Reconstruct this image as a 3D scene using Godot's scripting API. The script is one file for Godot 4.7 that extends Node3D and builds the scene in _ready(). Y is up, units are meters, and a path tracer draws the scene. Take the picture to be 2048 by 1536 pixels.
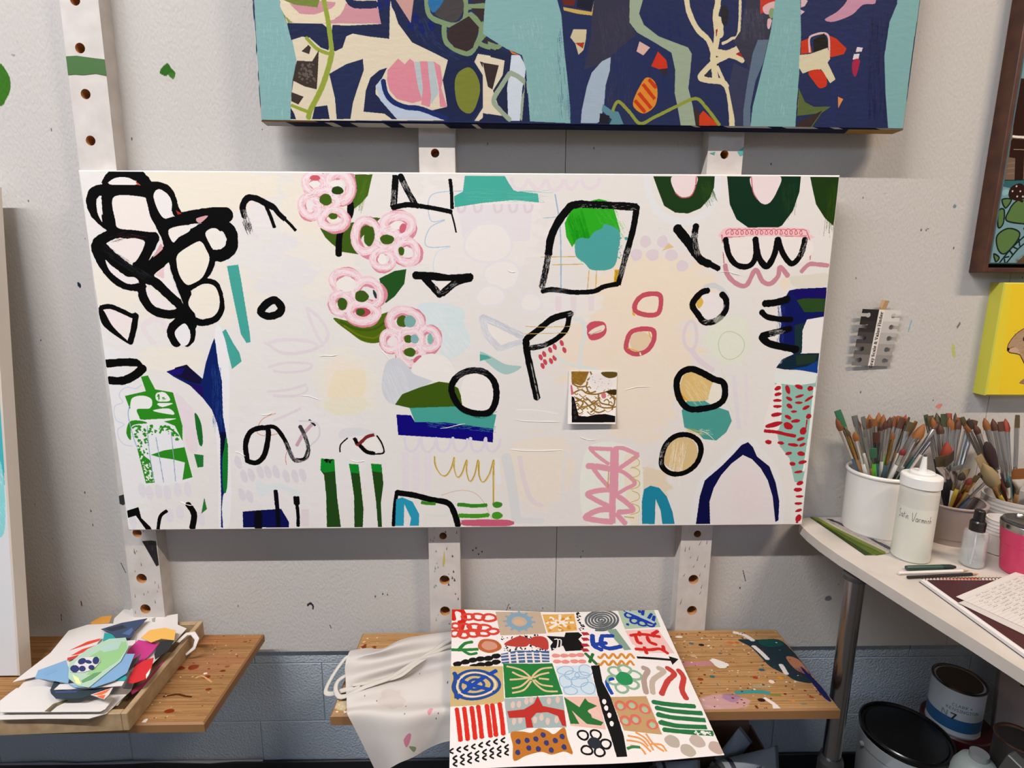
extends Node3D
# A painter's studio wall: two long canvases on white peg slats, shelves of papers, a desk of brushes.
# Units are metres, floor at y = 0, the wall panels at z = 0, the room in front of them.

var mats := {}
var used := {}
var rng := RandomNumberGenerator.new()

# ---------- flat paint pictures ----------
class Pic:
	var im: Image
	var w: int
	var h: int
	var rng := RandomNumberGenerator.new()
	var gain := 1.0
	var ground := ""
	func ink(c: String) -> Color:
		# pigment as mixed: gain scales all pigments of a picture; thin pale washes let some ground through
		var k := Color(c)
		if ground and minf(k.r, minf(k.g, k.b)) > 0.69:
			return k.lerp(Color(ground), 0.25)
		var l := k.srgb_to_linear()
		return Color(l.r * gain, l.g * gain, l.b * gain).linear_to_srgb()
	func _init(ww: int, hh: int, base: String):
		w = ww
		h = hh
		im = Image.create(w, h, false, Image.FORMAT_RGBA8)
		im.fill(Color(base))
		rng.seed = 7
	func cr(p: Array, closed: bool) -> PackedVector2Array:
		var q := PackedVector2Array()
		var n := p.size() / 2
		var last := n if closed else n - 1
		for i in last:
			var g: Array = []
			for d in [-1, 0, 1, 2]:
				var j: int = i + d
				j = posmod(j, n) if closed else clampi(j, 0, n - 1)
				g.append(Vector2(p[2 * j], p[2 * j + 1]))
			var steps := clampi(int((g[2] - g[1]).length() / 5.0), 2, 8)
			for t in steps:
				var u := float(t) / steps
				q.append(0.5 * (2.0 * g[1] + (g[2] - g[0]) * u + (2.0 * g[0] - 5.0 * g[1] + 4.0 * g[2] - g[3]) * u * u + (3.0 * g[1] - g[0] - 3.0 * g[2] + g[3]) * u * u * u))
		if not closed:
			q.append(Vector2(p[2 * n - 2], p[2 * n - 1]))
		return q
	func fillp(q: PackedVector2Array, c: Color) -> void:
		var lo := 1e9
		var hi := -1e9
		for v in q:
			lo = minf(lo, v.y)
			hi = maxf(hi, v.y)
		for yy in range(maxi(0, int(floor(lo))), mini(h - 1, int(ceil(hi))) + 1):
			var xs: Array = []
			var y := yy + 0.5
			for i in q.size():
				var a := q[i]
				var b := q[(i + 1) % q.size()]
				if (a.y <= y) != (b.y <= y):
					xs.append(a.x + (y - a.y) / (b.y - a.y) * (b.x - a.x))
			xs.sort()
			for i in range(0, xs.size() - 1, 2):
				var x0 := maxi(0, int(round(xs[i])))
				var x1 := mini(w, int(round(xs[i + 1])))
				if x1 > x0:
					im.fill_rect(Rect2i(x0, yy, x1 - x0, 1), c)
	func f(c: String, p: Array, smooth := 1) -> void:
		var q := PackedVector2Array()
		if smooth:
			q = cr(p, true)
		else:
			for i in range(0, p.size(), 2):
				q.append(Vector2(p[i], p[i + 1]))
		fillp(q, ink(c))
	func disc(x: float, y: float, r: float, c: Color) -> void:
		for yy in range(maxi(0, int(y - r)), mini(h - 1, int(y + r)) + 1):
			var d := r * r - (yy + 0.5 - y) * (yy + 0.5 - y)
			if d > 0:
				var s := sqrt(d)
				var x0 := maxi(0, int(round(x - s)))
				var x1 := mini(w, int(round(x + s)))
				if x1 > x0:
					im.fill_rect(Rect2i(x0, yy, x1 - x0, 1), c)
	func line(q: PackedVector2Array, wd: float, c: Color, closed := false) -> void:
		var n := q.size()
		var ws: Array = []
		for i in n:
			ws.append(wd * 0.5 * (1.0 + rng.randf_range(-0.07, 0.07)))
		for i in (n if closed else n - 1):
			var a := q[i]
			var b := q[(i + 1) % n]
			if a.distance_to(b) < 0.01:
				continue
			var d := (b - a).normalized().orthogonal()
			var wa: float = ws[i]
			var wb: float = ws[(i + 1) % n]
			fillp(PackedVector2Array([a + d * wa, b + d * wb, b - d * wb, a - d * wa]), c)
			if wd > 3.0 and (i > 0 or closed):
				disc(a.x, a.y, wa * 0.99, c)
	func s(c: String, wd: float, p: Array, closed := 0) -> void:
		line(cr(p, closed == 1), maxf(wd, 1.2), ink(c), closed == 1)
	func k(c: String, wd: float, p: Array, n: int, ln: int) -> void:
		# n thin dry bristle streaks scattered along a stroke
		var q := cr(p, false)
		var col := ink(c)
		for i in n * 3:
			var a := rng.randi_range(0, q.size() - 2)
			var d := (q[a + 1] - q[a]).normalized()
			var o := q[a].lerp(q[a + 1], rng.randf()) + d.orthogonal() * rng.randf_range(-0.5, 0.5) * wd
			var l := int(ln * rng.randf_range(0.15, 0.8))
			var al := rng.randf_range(0.25, 0.85)
			d = d.rotated(rng.randf_range(-0.06, 0.06))
			for t in l:
				var v := o + d * t
				if v.x >= 0 and v.y >= 0 and v.x < w and v.y < h and rng.randf() < 0.8:
					var x := int(v.x)
					var y := int(v.y)
					im.set_pixel(x, y, im.get_pixel(x, y).lerp(col, al))
	func e(c: String, x: float, y: float, rx: float, ry: float, rot := 0.0) -> void:
		var q := PackedVector2Array()
		for i in 28:
			var t := TAU * i / 28
			var g := 1.0 + 0.03 * sin(t * 3 + x) + 0.025 * sin(t * 5 + y)
			q.append(Vector2(x, y) + Vector2(cos(t) * rx, sin(t) * ry).rotated(rot) * g)
		fillp(q, ink(c))
	func r(c: String, x: float, y: float, rx: float, ry: float, wd: float) -> void:
		var q := PackedVector2Array()
		for i in 32:
			var t := TAU * i / 32
			var g := 1.0 + 0.05 * sin(t * 2.0 + x) + 0.04 * sin(t * 3.0 + y)
			q.append(Vector2(x + cos(t) * rx * g, y + sin(t) * ry * g))
		line(q, maxf(wd, 1.5), ink(c), true)
	func b(c: String, x: float, y: float, rx: float, ry: float, al: float) -> void:
		# a scumbled patch of another ground colour with a ragged rim
		var col := ink(c)
		var nz := FastNoiseLite.new()
		nz.frequency = 0.02
		nz.seed = int(x) + int(y)
		for yy in range(maxi(0, int(y - ry * 1.2)), mini(h, int(y + ry * 1.2))):
			for xx in range(maxi(0, int(x - rx * 1.2)), mini(w, int(x + rx * 1.2))):
				var d := Vector2((xx - x) / rx, (yy - y) / ry).length() + 0.35 * nz.get_noise_2d(xx * 0.6, yy * 1.6)
				if d < 1.0:
					im.set_pixel(xx, yy, im.get_pixel(xx, yy).lerp(col, al * smoothstep(1.0, 0.82, d)))
	func n(c: String, p: Array, cnt: int, r0: float, r1: float) -> void:
		var q := PackedVector2Array()
		var lo := Vector2(1e9, 1e9)
		var hi := -lo
		for i in range(0, p.size(), 2):
			q.append(Vector2(p[i], p[i + 1]))
			lo = lo.min(q[-1])
			hi = hi.max(q[-1])
		var made := 0
		for i in cnt * 8:
			var v := Vector2(rng.randf_range(lo.x, hi.x), rng.randf_range(lo.y, hi.y))
			if made < cnt and Geometry2D.is_point_in_polygon(v, q):
				made += 1
				var rr := rng.randf_range(r0, r1)
				e(c, v.x, v.y, rr, rr * rng.randf_range(0.5, 1.0), rng.randf_range(0, 3))
	func grain(base: String, dark: String, light: String, cnt: int, seed_: int) -> void:
		# long wood fibres along the picture's width
		rng.seed = seed_
		for i in cnt:
			var y := rng.randf_range(0, h)
			var x := rng.randf_range(-100, w)
			var l := rng.randf_range(60, 420)
			var c := Color(base).lerp(Color(dark) if rng.randf() < 0.6 else Color(light), rng.randf_range(0.15, 0.7))
			line(PackedVector2Array([Vector2(x, y), Vector2(x + l * 0.5, y + rng.randf_range(-2, 2)), Vector2(x + l, y + rng.randf_range(-3, 3))]), rng.randf_range(0.8, 2.6), c)
	func tex() -> ImageTexture:
		var m := im.duplicate()
		m.generate_mipmaps()
		return ImageTexture.create_from_image(m)

# ---------- materials ----------
func mat(key: String, col := "", rough := 0.6, metal := 0.0) -> StandardMaterial3D:
	if mats.has(key):
		return mats[key]
	var m := StandardMaterial3D.new()
	m.resource_name = key
	m.albedo_color = Color(col)
	m.roughness = rough
	m.metallic = metal
	mats[key] = m
	return m

func noise_tex(freq: float, lo: String, hi: String, sd := 1, size := 256) -> NoiseTexture2D:
	var t := NoiseTexture2D.new()
	t.width = size
	t.height = size
	t.seamless = true
	var nz := FastNoiseLite.new()
	nz.seed = sd
	nz.frequency = freq
	nz.fractal_octaves = 4
	t.noise = nz
	var g := Gradient.new()
	g.set_color(0, Color(lo))
	g.set_color(1, Color(hi))
	t.color_ramp = g
	return t

func bump_tex(freq: float, strength: float, sd := 1, size := 256) -> NoiseTexture2D:
	var t := NoiseTexture2D.new()
	t.width = size
	t.height = size
	t.seamless = true
	t.as_normal_map = true
	t.bump_strength = strength
	var nz := FastNoiseLite.new()
	nz.seed = sd
	nz.frequency = freq
	nz.fractal_octaves = 3
	t.noise = nz
	return t

var bumps := {}
func rough_up(m: StandardMaterial3D, bump: Texture2D, amount: float, tile: float) -> void:
	m.normal_enabled = true
	m.normal_texture = bump
	m.normal_scale = amount
	m.uv1_triplanar = true
	m.uv1_world_triplanar = true
	m.uv1_scale = Vector3.ONE * tile

func mottle(m: StandardMaterial3D, t: Texture2D, tile: float) -> void:
	m.albedo_texture = t
	m.uv1_triplanar = true
	m.uv1_world_triplanar = true
	m.uv1_scale = Vector3.ONE * tile

func pic_mat(key: String, p: Pic, rough := 0.55) -> StandardMaterial3D:
	var m := mat(key, "ffffff", rough)
	m.albedo_texture = p.tex()
	m.metallic_specular = 0.15
	return m

# ---------- nodes ----------
func numbered(called: String) -> String:
	if not used.has(called):
		used[called] = 0
		return called
	used[called] += 1
	return "%s_%03d" % [called, used[called]]

func thing(called: String, label: String, category: String, at := Vector3.ZERO, group := "") -> Node3D:
	var o := Node3D.new()
	o.name = numbered(called)
	add_child(o)
	o.position = at
	tag(o, label, category, group)
	return o

func tag(o: Node, label: String, category: String, group := "") -> void:
	o.set_meta("label", label)
	o.set_meta("category", category)
	if group:
		o.set_meta("group", group)

func part(called: String, mesh: Mesh, m: Material, parent: Node = null, at := Vector3.ZERO, rot := Vector3.ZERO) -> MeshInstance3D:
	var o := MeshInstance3D.new()
	o.mesh = mesh
	o.material_override = m
	o.cast_shadow = GeometryInstance3D.SHADOW_CASTING_SETTING_ON
	if parent:
		o.name = called
		parent.add_child(o, true)
	else:
		o.name = numbered(called)
		add_child(o)
	o.position = at
	o.rotation = rot
	return o

func structure(called: String, mesh: Mesh, m: Material, at := Vector3.ZERO) -> MeshInstance3D:
	var o := part(called, mesh, m, null, at)
	o.set_meta("kind", "structure")
	o.set_meta("label", called.replace("_", " ") + " of the studio")
	return o

# ---------- meshes ----------
func tri(st: SurfaceTool, a: Vector3, b: Vector3, c: Vector3, ua := Vector2.ZERO, ub := Vector2.ZERO, uc := Vector2.ZERO) -> void:
	# a, b, c run counter-clockwise seen from outside; Godot wants clockwise
	st.set_uv(ua); st.add_vertex(a)
	st.set_uv(uc); st.add_vertex(c)
	st.set_uv(ub); st.add_vertex(b)

func quad(st: SurfaceTool, a: Vector3, b: Vector3, c: Vector3, d: Vector3, ua := Vector2(0, 1), ub := Vector2(1, 1), uc := Vector2(1, 0), ud := Vector2(0, 0)) -> void:
	tri(st, a, b, c, ua, ub, uc)
	tri(st, a, c, d, ua, uc, ud)

func begin(smooth := false) -> SurfaceTool:
	var st := SurfaceTool.new()
	st.begin(Mesh.PRIMITIVE_TRIANGLES)
	st.set_smooth_group(0 if smooth else -1)
	return st

func done(st: SurfaceTool) -> ArrayMesh:
	st.generate_normals()
	return st.commit()

func box(s: Vector3, bevel := 0.002) -> ArrayMesh:
	# a box centred at the origin with chamfered edges
	var st := begin()
	var h := s * 0.5
	var b := minf(bevel, minf(h.x, minf(h.y, h.z)) * 0.9)
	var i := h - Vector3.ONE * b
	for ax in 3:
		for sg in [-1.0, 1.0]:
			var n := Vector3.ZERO
			n[ax] = sg
			var u := Vector3.ZERO
			var v := Vector3.ZERO
			u[(ax + 1) % 3] = 1.0
			v[(ax + 2) % 3] = sg
			var c := n * h
			var iu := u * i
			var iv := v * i
			quad(st, c - iu - iv, c + iu - iv, c + iu + iv, c - iu + iv)
	for ax in 3:
		var d := Vector3.ZERO
		d[ax] = 1.0
		var p := (ax + 1) % 3
		var q := (ax + 2) % 3
		for sp in [-1.0, 1.0]:
			for sq in [-1.0, 1.0]:
				var a1 := Vector3.ZERO
				a1[p] = sp * h[p]; a1[q] = sq * i[q]
				var a2 := Vector3.ZERO
				a2[p] = sp * i[p]; a2[q] = sq * h[q]
				var e := d * i[ax]
				if sp * sq > 0:
					quad(st, a1 - e, a2 - e, a2 + e, a1 + e)
				else:
					quad(st, a2 - e, a1 - e, a1 + e, a2 + e)
	for sx in [-1.0, 1.0]:
		for sy in [-1.0, 1.0]:
			for sz in [-1.0, 1.0]:
				var A := Vector3(sx * h.x, sy * i.y, sz * i.z)
				var B := Vector3(sx * i.x, sy * h.y, sz * i.z)
				var C := Vector3(sx * i.x, sy * i.y, sz * h.z)
				if sx * sy * sz > 0:
					tri(st, A, B, C)
				else:
					tri(st, A, C, B)
	return done(st)

func lathe(prof: Array, seg := 40, soft := false) -> ArrayMesh:
	var arc := TAU
	# prof: [r, y, r, y ...] along the outside, then down the inside; u runs round, v along
	var st := begin(true)
	var n := prof.size() / 2
	var tot := 0.0
	var ls := [0.0]
	for j in range(1, n):
		tot += Vector2(prof[2 * j] - prof[2 * j - 2], prof[2 * j + 1] - prof[2 * j - 1]).length()
		ls.append(tot)
	for j in n - 1:
		st.set_smooth_group(0 if soft else j)
		for i in seg:
			var t0 := arc * i / seg
			var t1 := arc * (i + 1) / seg
			var r0: float = prof[2 * j]
			var y0: float = prof[2 * j + 1]
			var r1: float = prof[2 * j + 2]
			var y1: float = prof[2 * j + 3]
			var a := Vector3(sin(t0) * r0, y0, cos(t0) * r0)
			var b := Vector3(sin(t1) * r0, y0, cos(t1) * r0)
			var c := Vector3(sin(t1) * r1, y1, cos(t1) * r1)
			var d := Vector3(sin(t0) * r1, y1, cos(t0) * r1)
			var va: float = 1.0 - ls[j] / tot
			var vb: float = 1.0 - ls[j + 1] / tot
			var u0 := float(i) / seg
			var u1 := float(i + 1) / seg
			if r0 > 1e-6:
				tri(st, a, b, c, Vector2(u0, va), Vector2(u1, va), Vector2(u1, vb))
			if r1 > 1e-6:
				tri(st, a, c, d, Vector2(u0, va), Vector2(u1, vb), Vector2(u0, vb))
	return done(st)

func tube(pts: Array, rad: Array, seg := 10, flat := 1.0) -> ArrayMesh:
	# swept along pts; rad per point; flat < 1 squeezes one axis
	var st := begin(true)
	var n := pts.size()
	var rings: Array = []
	var up := Vector3.UP
	if absf((pts[1] - pts[0]).normalized().y) > 0.95:
		up = Vector3.RIGHT
	for i in n:
		var d: Vector3 = (pts[mini(i + 1, n - 1)] - pts[maxi(i - 1, 0)]).normalized()
		var x := up.cross(d).normalized()
		var y := d.cross(x).normalized()
		up = y
		var ring: Array = []
		for k in seg:
			var t := TAU * k / seg
			ring.append(pts[i] + (x * cos(t) + y * sin(t) * flat) * float(rad[i]))
		rings.append(ring)
	for i in n - 1:
		for k in seg:
			var l := (k + 1) % seg
			quad(st, rings[i][k], rings[i][l], rings[i + 1][l], rings[i + 1][k])
	st.set_smooth_group(-1)
	for k in range(1, seg - 1):
		tri(st, rings[0][0], rings[0][k + 1], rings[0][k])
		tri(st, rings[n - 1][0], rings[n - 1][k], rings[n - 1][k + 1])
	return done(st)

func slab(p: Array, y0: float, y1: float, bevel := 0.0) -> ArrayMesh:
	# p: [x, z, ...] outline seen from above, from y0 up to y1; uv spans the outline's box
	var q := PackedVector2Array()
	var lo := Vector2(1e9, 1e9)
	var hi := -lo
	for i in range(0, p.size(), 2):
		q.append(Vector2(p[i], p[i + 1]))
		lo = lo.min(q[-1])
		hi = hi.max(q[-1])
	if Geometry2D.is_polygon_clockwise(q):
		q.reverse()
	var idx := Geometry2D.triangulate_polygon(q)
	var st := begin()
	var sz := hi - lo
	var top := q
	if bevel > 0.0:
		var off := Geometry2D.offset_polygon(q, -bevel)
		if off.size() == 1 and off[0].size() == q.size():
			# match the inset outline to the nearest start
			var best := 0
			for k in q.size():
				if off[0][k].distance_to(q[0]) < off[0][best].distance_to(q[0]):
					best = k
			top = PackedVector2Array()
			for k in q.size():
				top.append(off[0][(best + k) % q.size()])
	for t in range(0, idx.size(), 3):
		var v: Array = []
		var uv: Array = []
		for k in 3:
			var s := top[idx[t + k]]
			v.append(Vector3(s.x, y1, s.y))
			uv.append((s - lo) / sz)
		if (v[1] - v[0]).cross(v[2] - v[0]).y < 0:
			var tmp = v[1]; v[1] = v[2]; v[2] = tmp
			tmp = uv[1]; uv[1] = uv[2]; uv[2] = tmp
		tri(st, v[0], v[1], v[2], uv[0], uv[1], uv[2])
		var w: Array = []
		for k in 3:
			var s2 := q[idx[t + k]]
			w.append(Vector3(s2.x, y0, s2.y))
		if (w[1] - w[0]).cross(w[2] - w[0]).y > 0:
			var tm = w[1]; w[1] = w[2]; w[2] = tm
		tri(st, w[0], w[1], w[2])
	var n := q.size()
	var mid := y1 - (bevel if top != q else 0.0)
	for i in n:
		var a := q[i]
		var b := q[(i + 1) % n]
		quad(st, Vector3(b.x, y0, b.y), Vector3(a.x, y0, a.y), Vector3(a.x, mid, a.y), Vector3(b.x, mid, b.y), (b - lo) / sz, (a - lo) / sz, (a - lo) / sz, (b - lo) / sz)
		if top != q:
			var c := top[i]
			var d := top[(i + 1) % n]
			quad(st, Vector3(b.x, mid, b.y), Vector3(a.x, mid, a.y), Vector3(c.x, y1, c.y), Vector3(d.x, y1, d.y), (b - lo) / sz, (a - lo) / sz, (c - lo) / sz, (d - lo) / sz)
	return done(st)

func wall_slab(p: Array, z0: float, z1: float) -> ArrayMesh:
	# the same for an outline [x, y, ...] that stands against a wall, from z0 out to z1
	var g: Array = []
	for i in range(0, p.size(), 2):
		g.append(p[i])
		g.append(-p[i + 1])
	var m := slab(g, z0, z1)
	var st := SurfaceTool.new()
	st.append_from(m, 0, Transform3D(Basis(Vector3(1, 0, 0), Vector3(0, 0, 1), Vector3(0, -1, 0)), Vector3.ZERO))
	return st.commit()

func sheet_mesh(rows: Array, thick: float) -> ArrayMesh:
	# rows of Vector3: a draped sheet with a front, a back and a rim
	var st := begin(true)
	var nr := rows.size()
	var nc: int = rows[0].size()
	var nrm: Array = []
	for i in nr:
		var r: Array = []
		for j in nc:
			var du: Vector3 = rows[i][mini(j + 1, nc - 1)] - rows[i][maxi(j - 1, 0)]
			var dv: Vector3 = rows[maxi(i - 1, 0)][j] - rows[mini(i + 1, nr - 1)][j]
			r.append(du.cross(dv).normalized())
		nrm.append(r)
	for i in nr - 1:
		for j in nc - 1:
			var ua := Vector2(float(j) / (nc - 1), float(i + 1) / (nr - 1))
			var ub := Vector2(float(j + 1) / (nc - 1), float(i + 1) / (nr - 1))
			var uc := Vector2(float(j + 1) / (nc - 1), float(i) / (nr - 1))
			var ud := Vector2(float(j) / (nc - 1), float(i) / (nr - 1))
			st.set_smooth_group(0)
			quad(st, rows[i + 1][j], rows[i + 1][j + 1], rows[i][j + 1], rows[i][j], ua, ub, uc, ud)
			st.set_smooth_group(1)
			quad(st, rows[i][j] - nrm[i][j] * thick, rows[i][j + 1] - nrm[i][j + 1] * thick, rows[i + 1][j + 1] - nrm[i + 1][j + 1] * thick, rows[i + 1][j] - nrm[i + 1][j] * thick, ud, uc, ub, ua)
	st.set_smooth_group(-1)
	for j in nc - 1:
		for i in [0, nr - 1]:
			var a: Vector3 = rows[i][j]
			var b: Vector3 = rows[i][j + 1]
			var a2: Vector3 = a - nrm[i][j] * thick
			var b2: Vector3 = b - nrm[i][j + 1] * thick
			var u := Vector2(float(j) / (nc - 1), float(i) / (nr - 1))
			if i == 0:
				quad(st, a, b, b2, a2, u, u, u, u)
			else:
				quad(st, a2, b2, b, a, u, u, u, u)
	for i in nr - 1:
		for j in [0, nc - 1]:
			var a: Vector3 = rows[i][j]
			var b: Vector3 = rows[i + 1][j]
			var a2: Vector3 = a - nrm[i][j] * thick
			var b2: Vector3 = b - nrm[i + 1][j] * thick
			var u := Vector2(float(j) / (nc - 1), float(i) / (nr - 1))
			if j == 0:
				quad(st, a2, b2, b, a, u, u, u, u)
			else:
				quad(st, a, b, b2, a2, u, u, u, u)
	return done(st)

func spline_rows(ctrl: Array, nr: int, nc: int) -> Array:
	# Catmull-Rom through a lattice of Vector3 rows
	var cols: Array = []
	for r in ctrl:
		cols.append(spline(r, nc))
	var out: Array = []
	for i in nr:
		out.append([])
	for j in nc:
		var c: Array = []
		for r in cols:
			c.append(r[j])
		var l := spline(c, nr)
		for i in nr:
			out[i].append(l[i])
	return out

func spline(p: Array, n: int) -> Array:
	var out: Array = []
	for i in n:
		var t := float(i) / (n - 1) * (p.size() - 1)
		var k := mini(int(t), p.size() - 2)
		var u := t - k
		var a: Vector3 = p[maxi(k - 1, 0)]
		var b: Vector3 = p[k]
		var c: Vector3 = p[k + 1]
		var d: Vector3 = p[mini(k + 2, p.size() - 1)]
		out.append(b.cubic_interpolate(c, a, d, u))
	return out

func vecs(p: Array) -> Array:
	var out: Array = []
	for i in range(0, p.size(), 3):
		out.append(Vector3(p[i], p[i + 1], p[i + 2]))
	return out

func canvas_box(size: Vector3, art: Material, side: Material, parent: Node, at: Vector3, rot := Vector3.ZERO) -> void:
	# stretched canvas: painted face, wrapped edges, back
	var h := size * 0.5
	var r := 0.003
	var st := begin()
	quad(st, Vector3(-h.x + r, -h.y + r, h.z), Vector3(h.x - r, -h.y + r, h.z), Vector3(h.x - r, h.y - r, h.z), Vector3(-h.x + r, h.y - r, h.z))
	part("painted_face", done(st), art, parent, at, rot)
	st = begin()
	var f := [Vector3(-h.x + r, -h.y + r, h.z), Vector3(h.x - r, -h.y + r, h.z), Vector3(h.x - r, h.y - r, h.z), Vector3(-h.x + r, h.y - r, h.z)]
	var m := [Vector3(-h.x, -h.y, h.z - r), Vector3(h.x, -h.y, h.z - r), Vector3(h.x, h.y, h.z - r), Vector3(-h.x, h.y, h.z - r)]
	var b := [Vector3(-h.x, -h.y, -h.z), Vector3(h.x, -h.y, -h.z), Vector3(h.x, h.y, -h.z), Vector3(-h.x, h.y, -h.z)]
	for i in 4:
		var j := (i + 1) % 4
		quad(st, f[j], f[i], m[i], m[j])
		quad(st, m[j], m[i], b[i], b[j], Vector2(1, 0), Vector2(0, 0), Vector2(0, 1), Vector2(1, 1))
	quad(st, b[1], b[0], b[3], b[2])
	part("wrapped_edge", done(st), side, parent, at, rot)

func text(called: String, words: String, size: float, m: Material, parent: Node, at: Vector3, rot: Vector3, serif := false, bend := 0.0, bold := 400) -> void:
	var t := TextMesh.new()
	t.text = words
	var fnt := SystemFont.new()
	fnt.font_names = PackedStringArray(["Droid Serif" if serif else "Droid Sans"])
	fnt.font_weight = bold
	t.font = fnt
	t.font_size = 64
	t.pixel_size = size / 64.0
	t.depth = 0.0006
	t.curve_step = 2.0
	if bend <= 0.0:
		part(called, t, m, parent, at, rot)
		return
	var arr := t.surface_get_arrays(0)
	var vs: PackedVector3Array = arr[Mesh.ARRAY_VERTEX]
	var ns: PackedVector3Array = arr[Mesh.ARRAY_NORMAL]
	for i in vs.size():
		var a := vs[i].x / bend
		vs[i] = Vector3(sin(a) * (bend + vs[i].z), vs[i].y, cos(a) * (bend + vs[i].z))
		ns[i] = ns[i].rotated(Vector3.UP, a)
	arr[Mesh.ARRAY_VERTEX] = vs
	arr[Mesh.ARRAY_NORMAL] = ns
	var am := ArrayMesh.new()
	am.add_surface_from_arrays(Mesh.PRIMITIVE_TRIANGLES, arr)
	part(called, am, m, parent, at, rot)

# ---------- the scene ----------
func _ready() -> void:
	rng.seed = 11
	# camera
	var cam := Camera3D.new()
	cam.name = "camera"
	cam.fov = 71.42
	cam.position = Vector3(0.0821, 1.5834, 1.4504)
	cam.rotation = Vector3(-0.1849, -0.0239, 0.0062)
	cam.near = 0.05
	add_child(cam)
	cam.current = true
	# daylight outside the windows
	var env := Environment.new()
	env.background_mode = Environment.BG_SKY
	var sky := Sky.new()
	var sm := ProceduralSkyMaterial.new()
	sm.sky_top_color = Color("93b0d6")
	sm.sky_horizon_color = Color("d2dce8")
	sm.ground_bottom_color = Color("6c6a66")
	sm.ground_horizon_color = Color("b4b6b8")
	sm.sky_energy_multiplier = 2.6
	sm.ground_energy_multiplier = 1.5
	sky.sky_material = sm
	env.sky = sky
	env.tonemap_mode = Environment.TONE_MAPPER_LINEAR
	env.tonemap_exposure = 0.86
	env.sdfgi_enabled = true
	env.ssao_enabled = true
	env.ssil_enabled = true
	var we := WorldEnvironment.new()
	we.name = "world_environment"
	we.environment = env
	add_child(we)
	# the row of fluorescent fittings over the wall
	for q in [[-5.0, 5.0, "f6f6fc", "cool white fluorescent ceiling fitting farthest from the desk"], [-3.75, 8.0, "f6f6fc", "cool white fluorescent ceiling fitting next to the one farthest from the desk"], [-2.45, 12.0, "f6f6fc", "cool white fluorescent ceiling fitting over the tall white canvas"], [-1.15, 15.0, "fbf6f2", "neutral white fluorescent ceiling fitting over the tray of papers"], [2.45, 17.0, "ffe6cc", "warm white fluorescent ceiling fitting above the desk"]]:
		ceiling_lamp(q[0], 2.1, q[1], q[2], q[3])
	room()
	wall_things()
	shelves()
	desk()
	under_desk()

func ceiling_lamp(x: float, z: float, energy: float, tint: String, label: String) -> void:
	var t := thing("ceiling_light", label, "light", Vector3(x, 4.45, z), "fluorescent ceiling fittings")
	var body := mat("lamp housing", "dcdcd8", 0.5)
	part("housing", box(Vector3(1.25, 0.05, 0.16), 0.006), body, t, Vector3(0, 0.035, 0))
	part("hanger", box(Vector3(0.02, 0.5, 0.02), 0.002), body, t, Vector3(-0.5, 0.3, 0))
	part("hanger", box(Vector3(0.02, 0.5, 0.02), 0.002), body, t, Vector3(0.5, 0.3, 0))
	var glow := mat("lamp tube " + tint, "ffffff", 0.4)
	glow.emission_enabled = true
	glow.emission = Color(tint)
	glow.emission_energy_multiplier = 2.0
	part("tube", tube([Vector3(-1.4, 0, 0), Vector3(0.6, 0, 0)], [0.008, 0.008], 12), glow, t, Vector3(0, 0.002, 0))
	var l := AreaLight3D.new()
	l.name = "lamp_light"
	l.area_size = Vector2(1.2, 0.05)
	l.light_color = Color(tint)
	l.light_energy = energy
	l.shadow_enabled = true
	l.area_range = 14.0
	t.add_child(l)
	l.position = Vector3(0, -0.012, 0)
	l.rotation = Vector3(-PI / 2, 0, 0)

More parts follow.
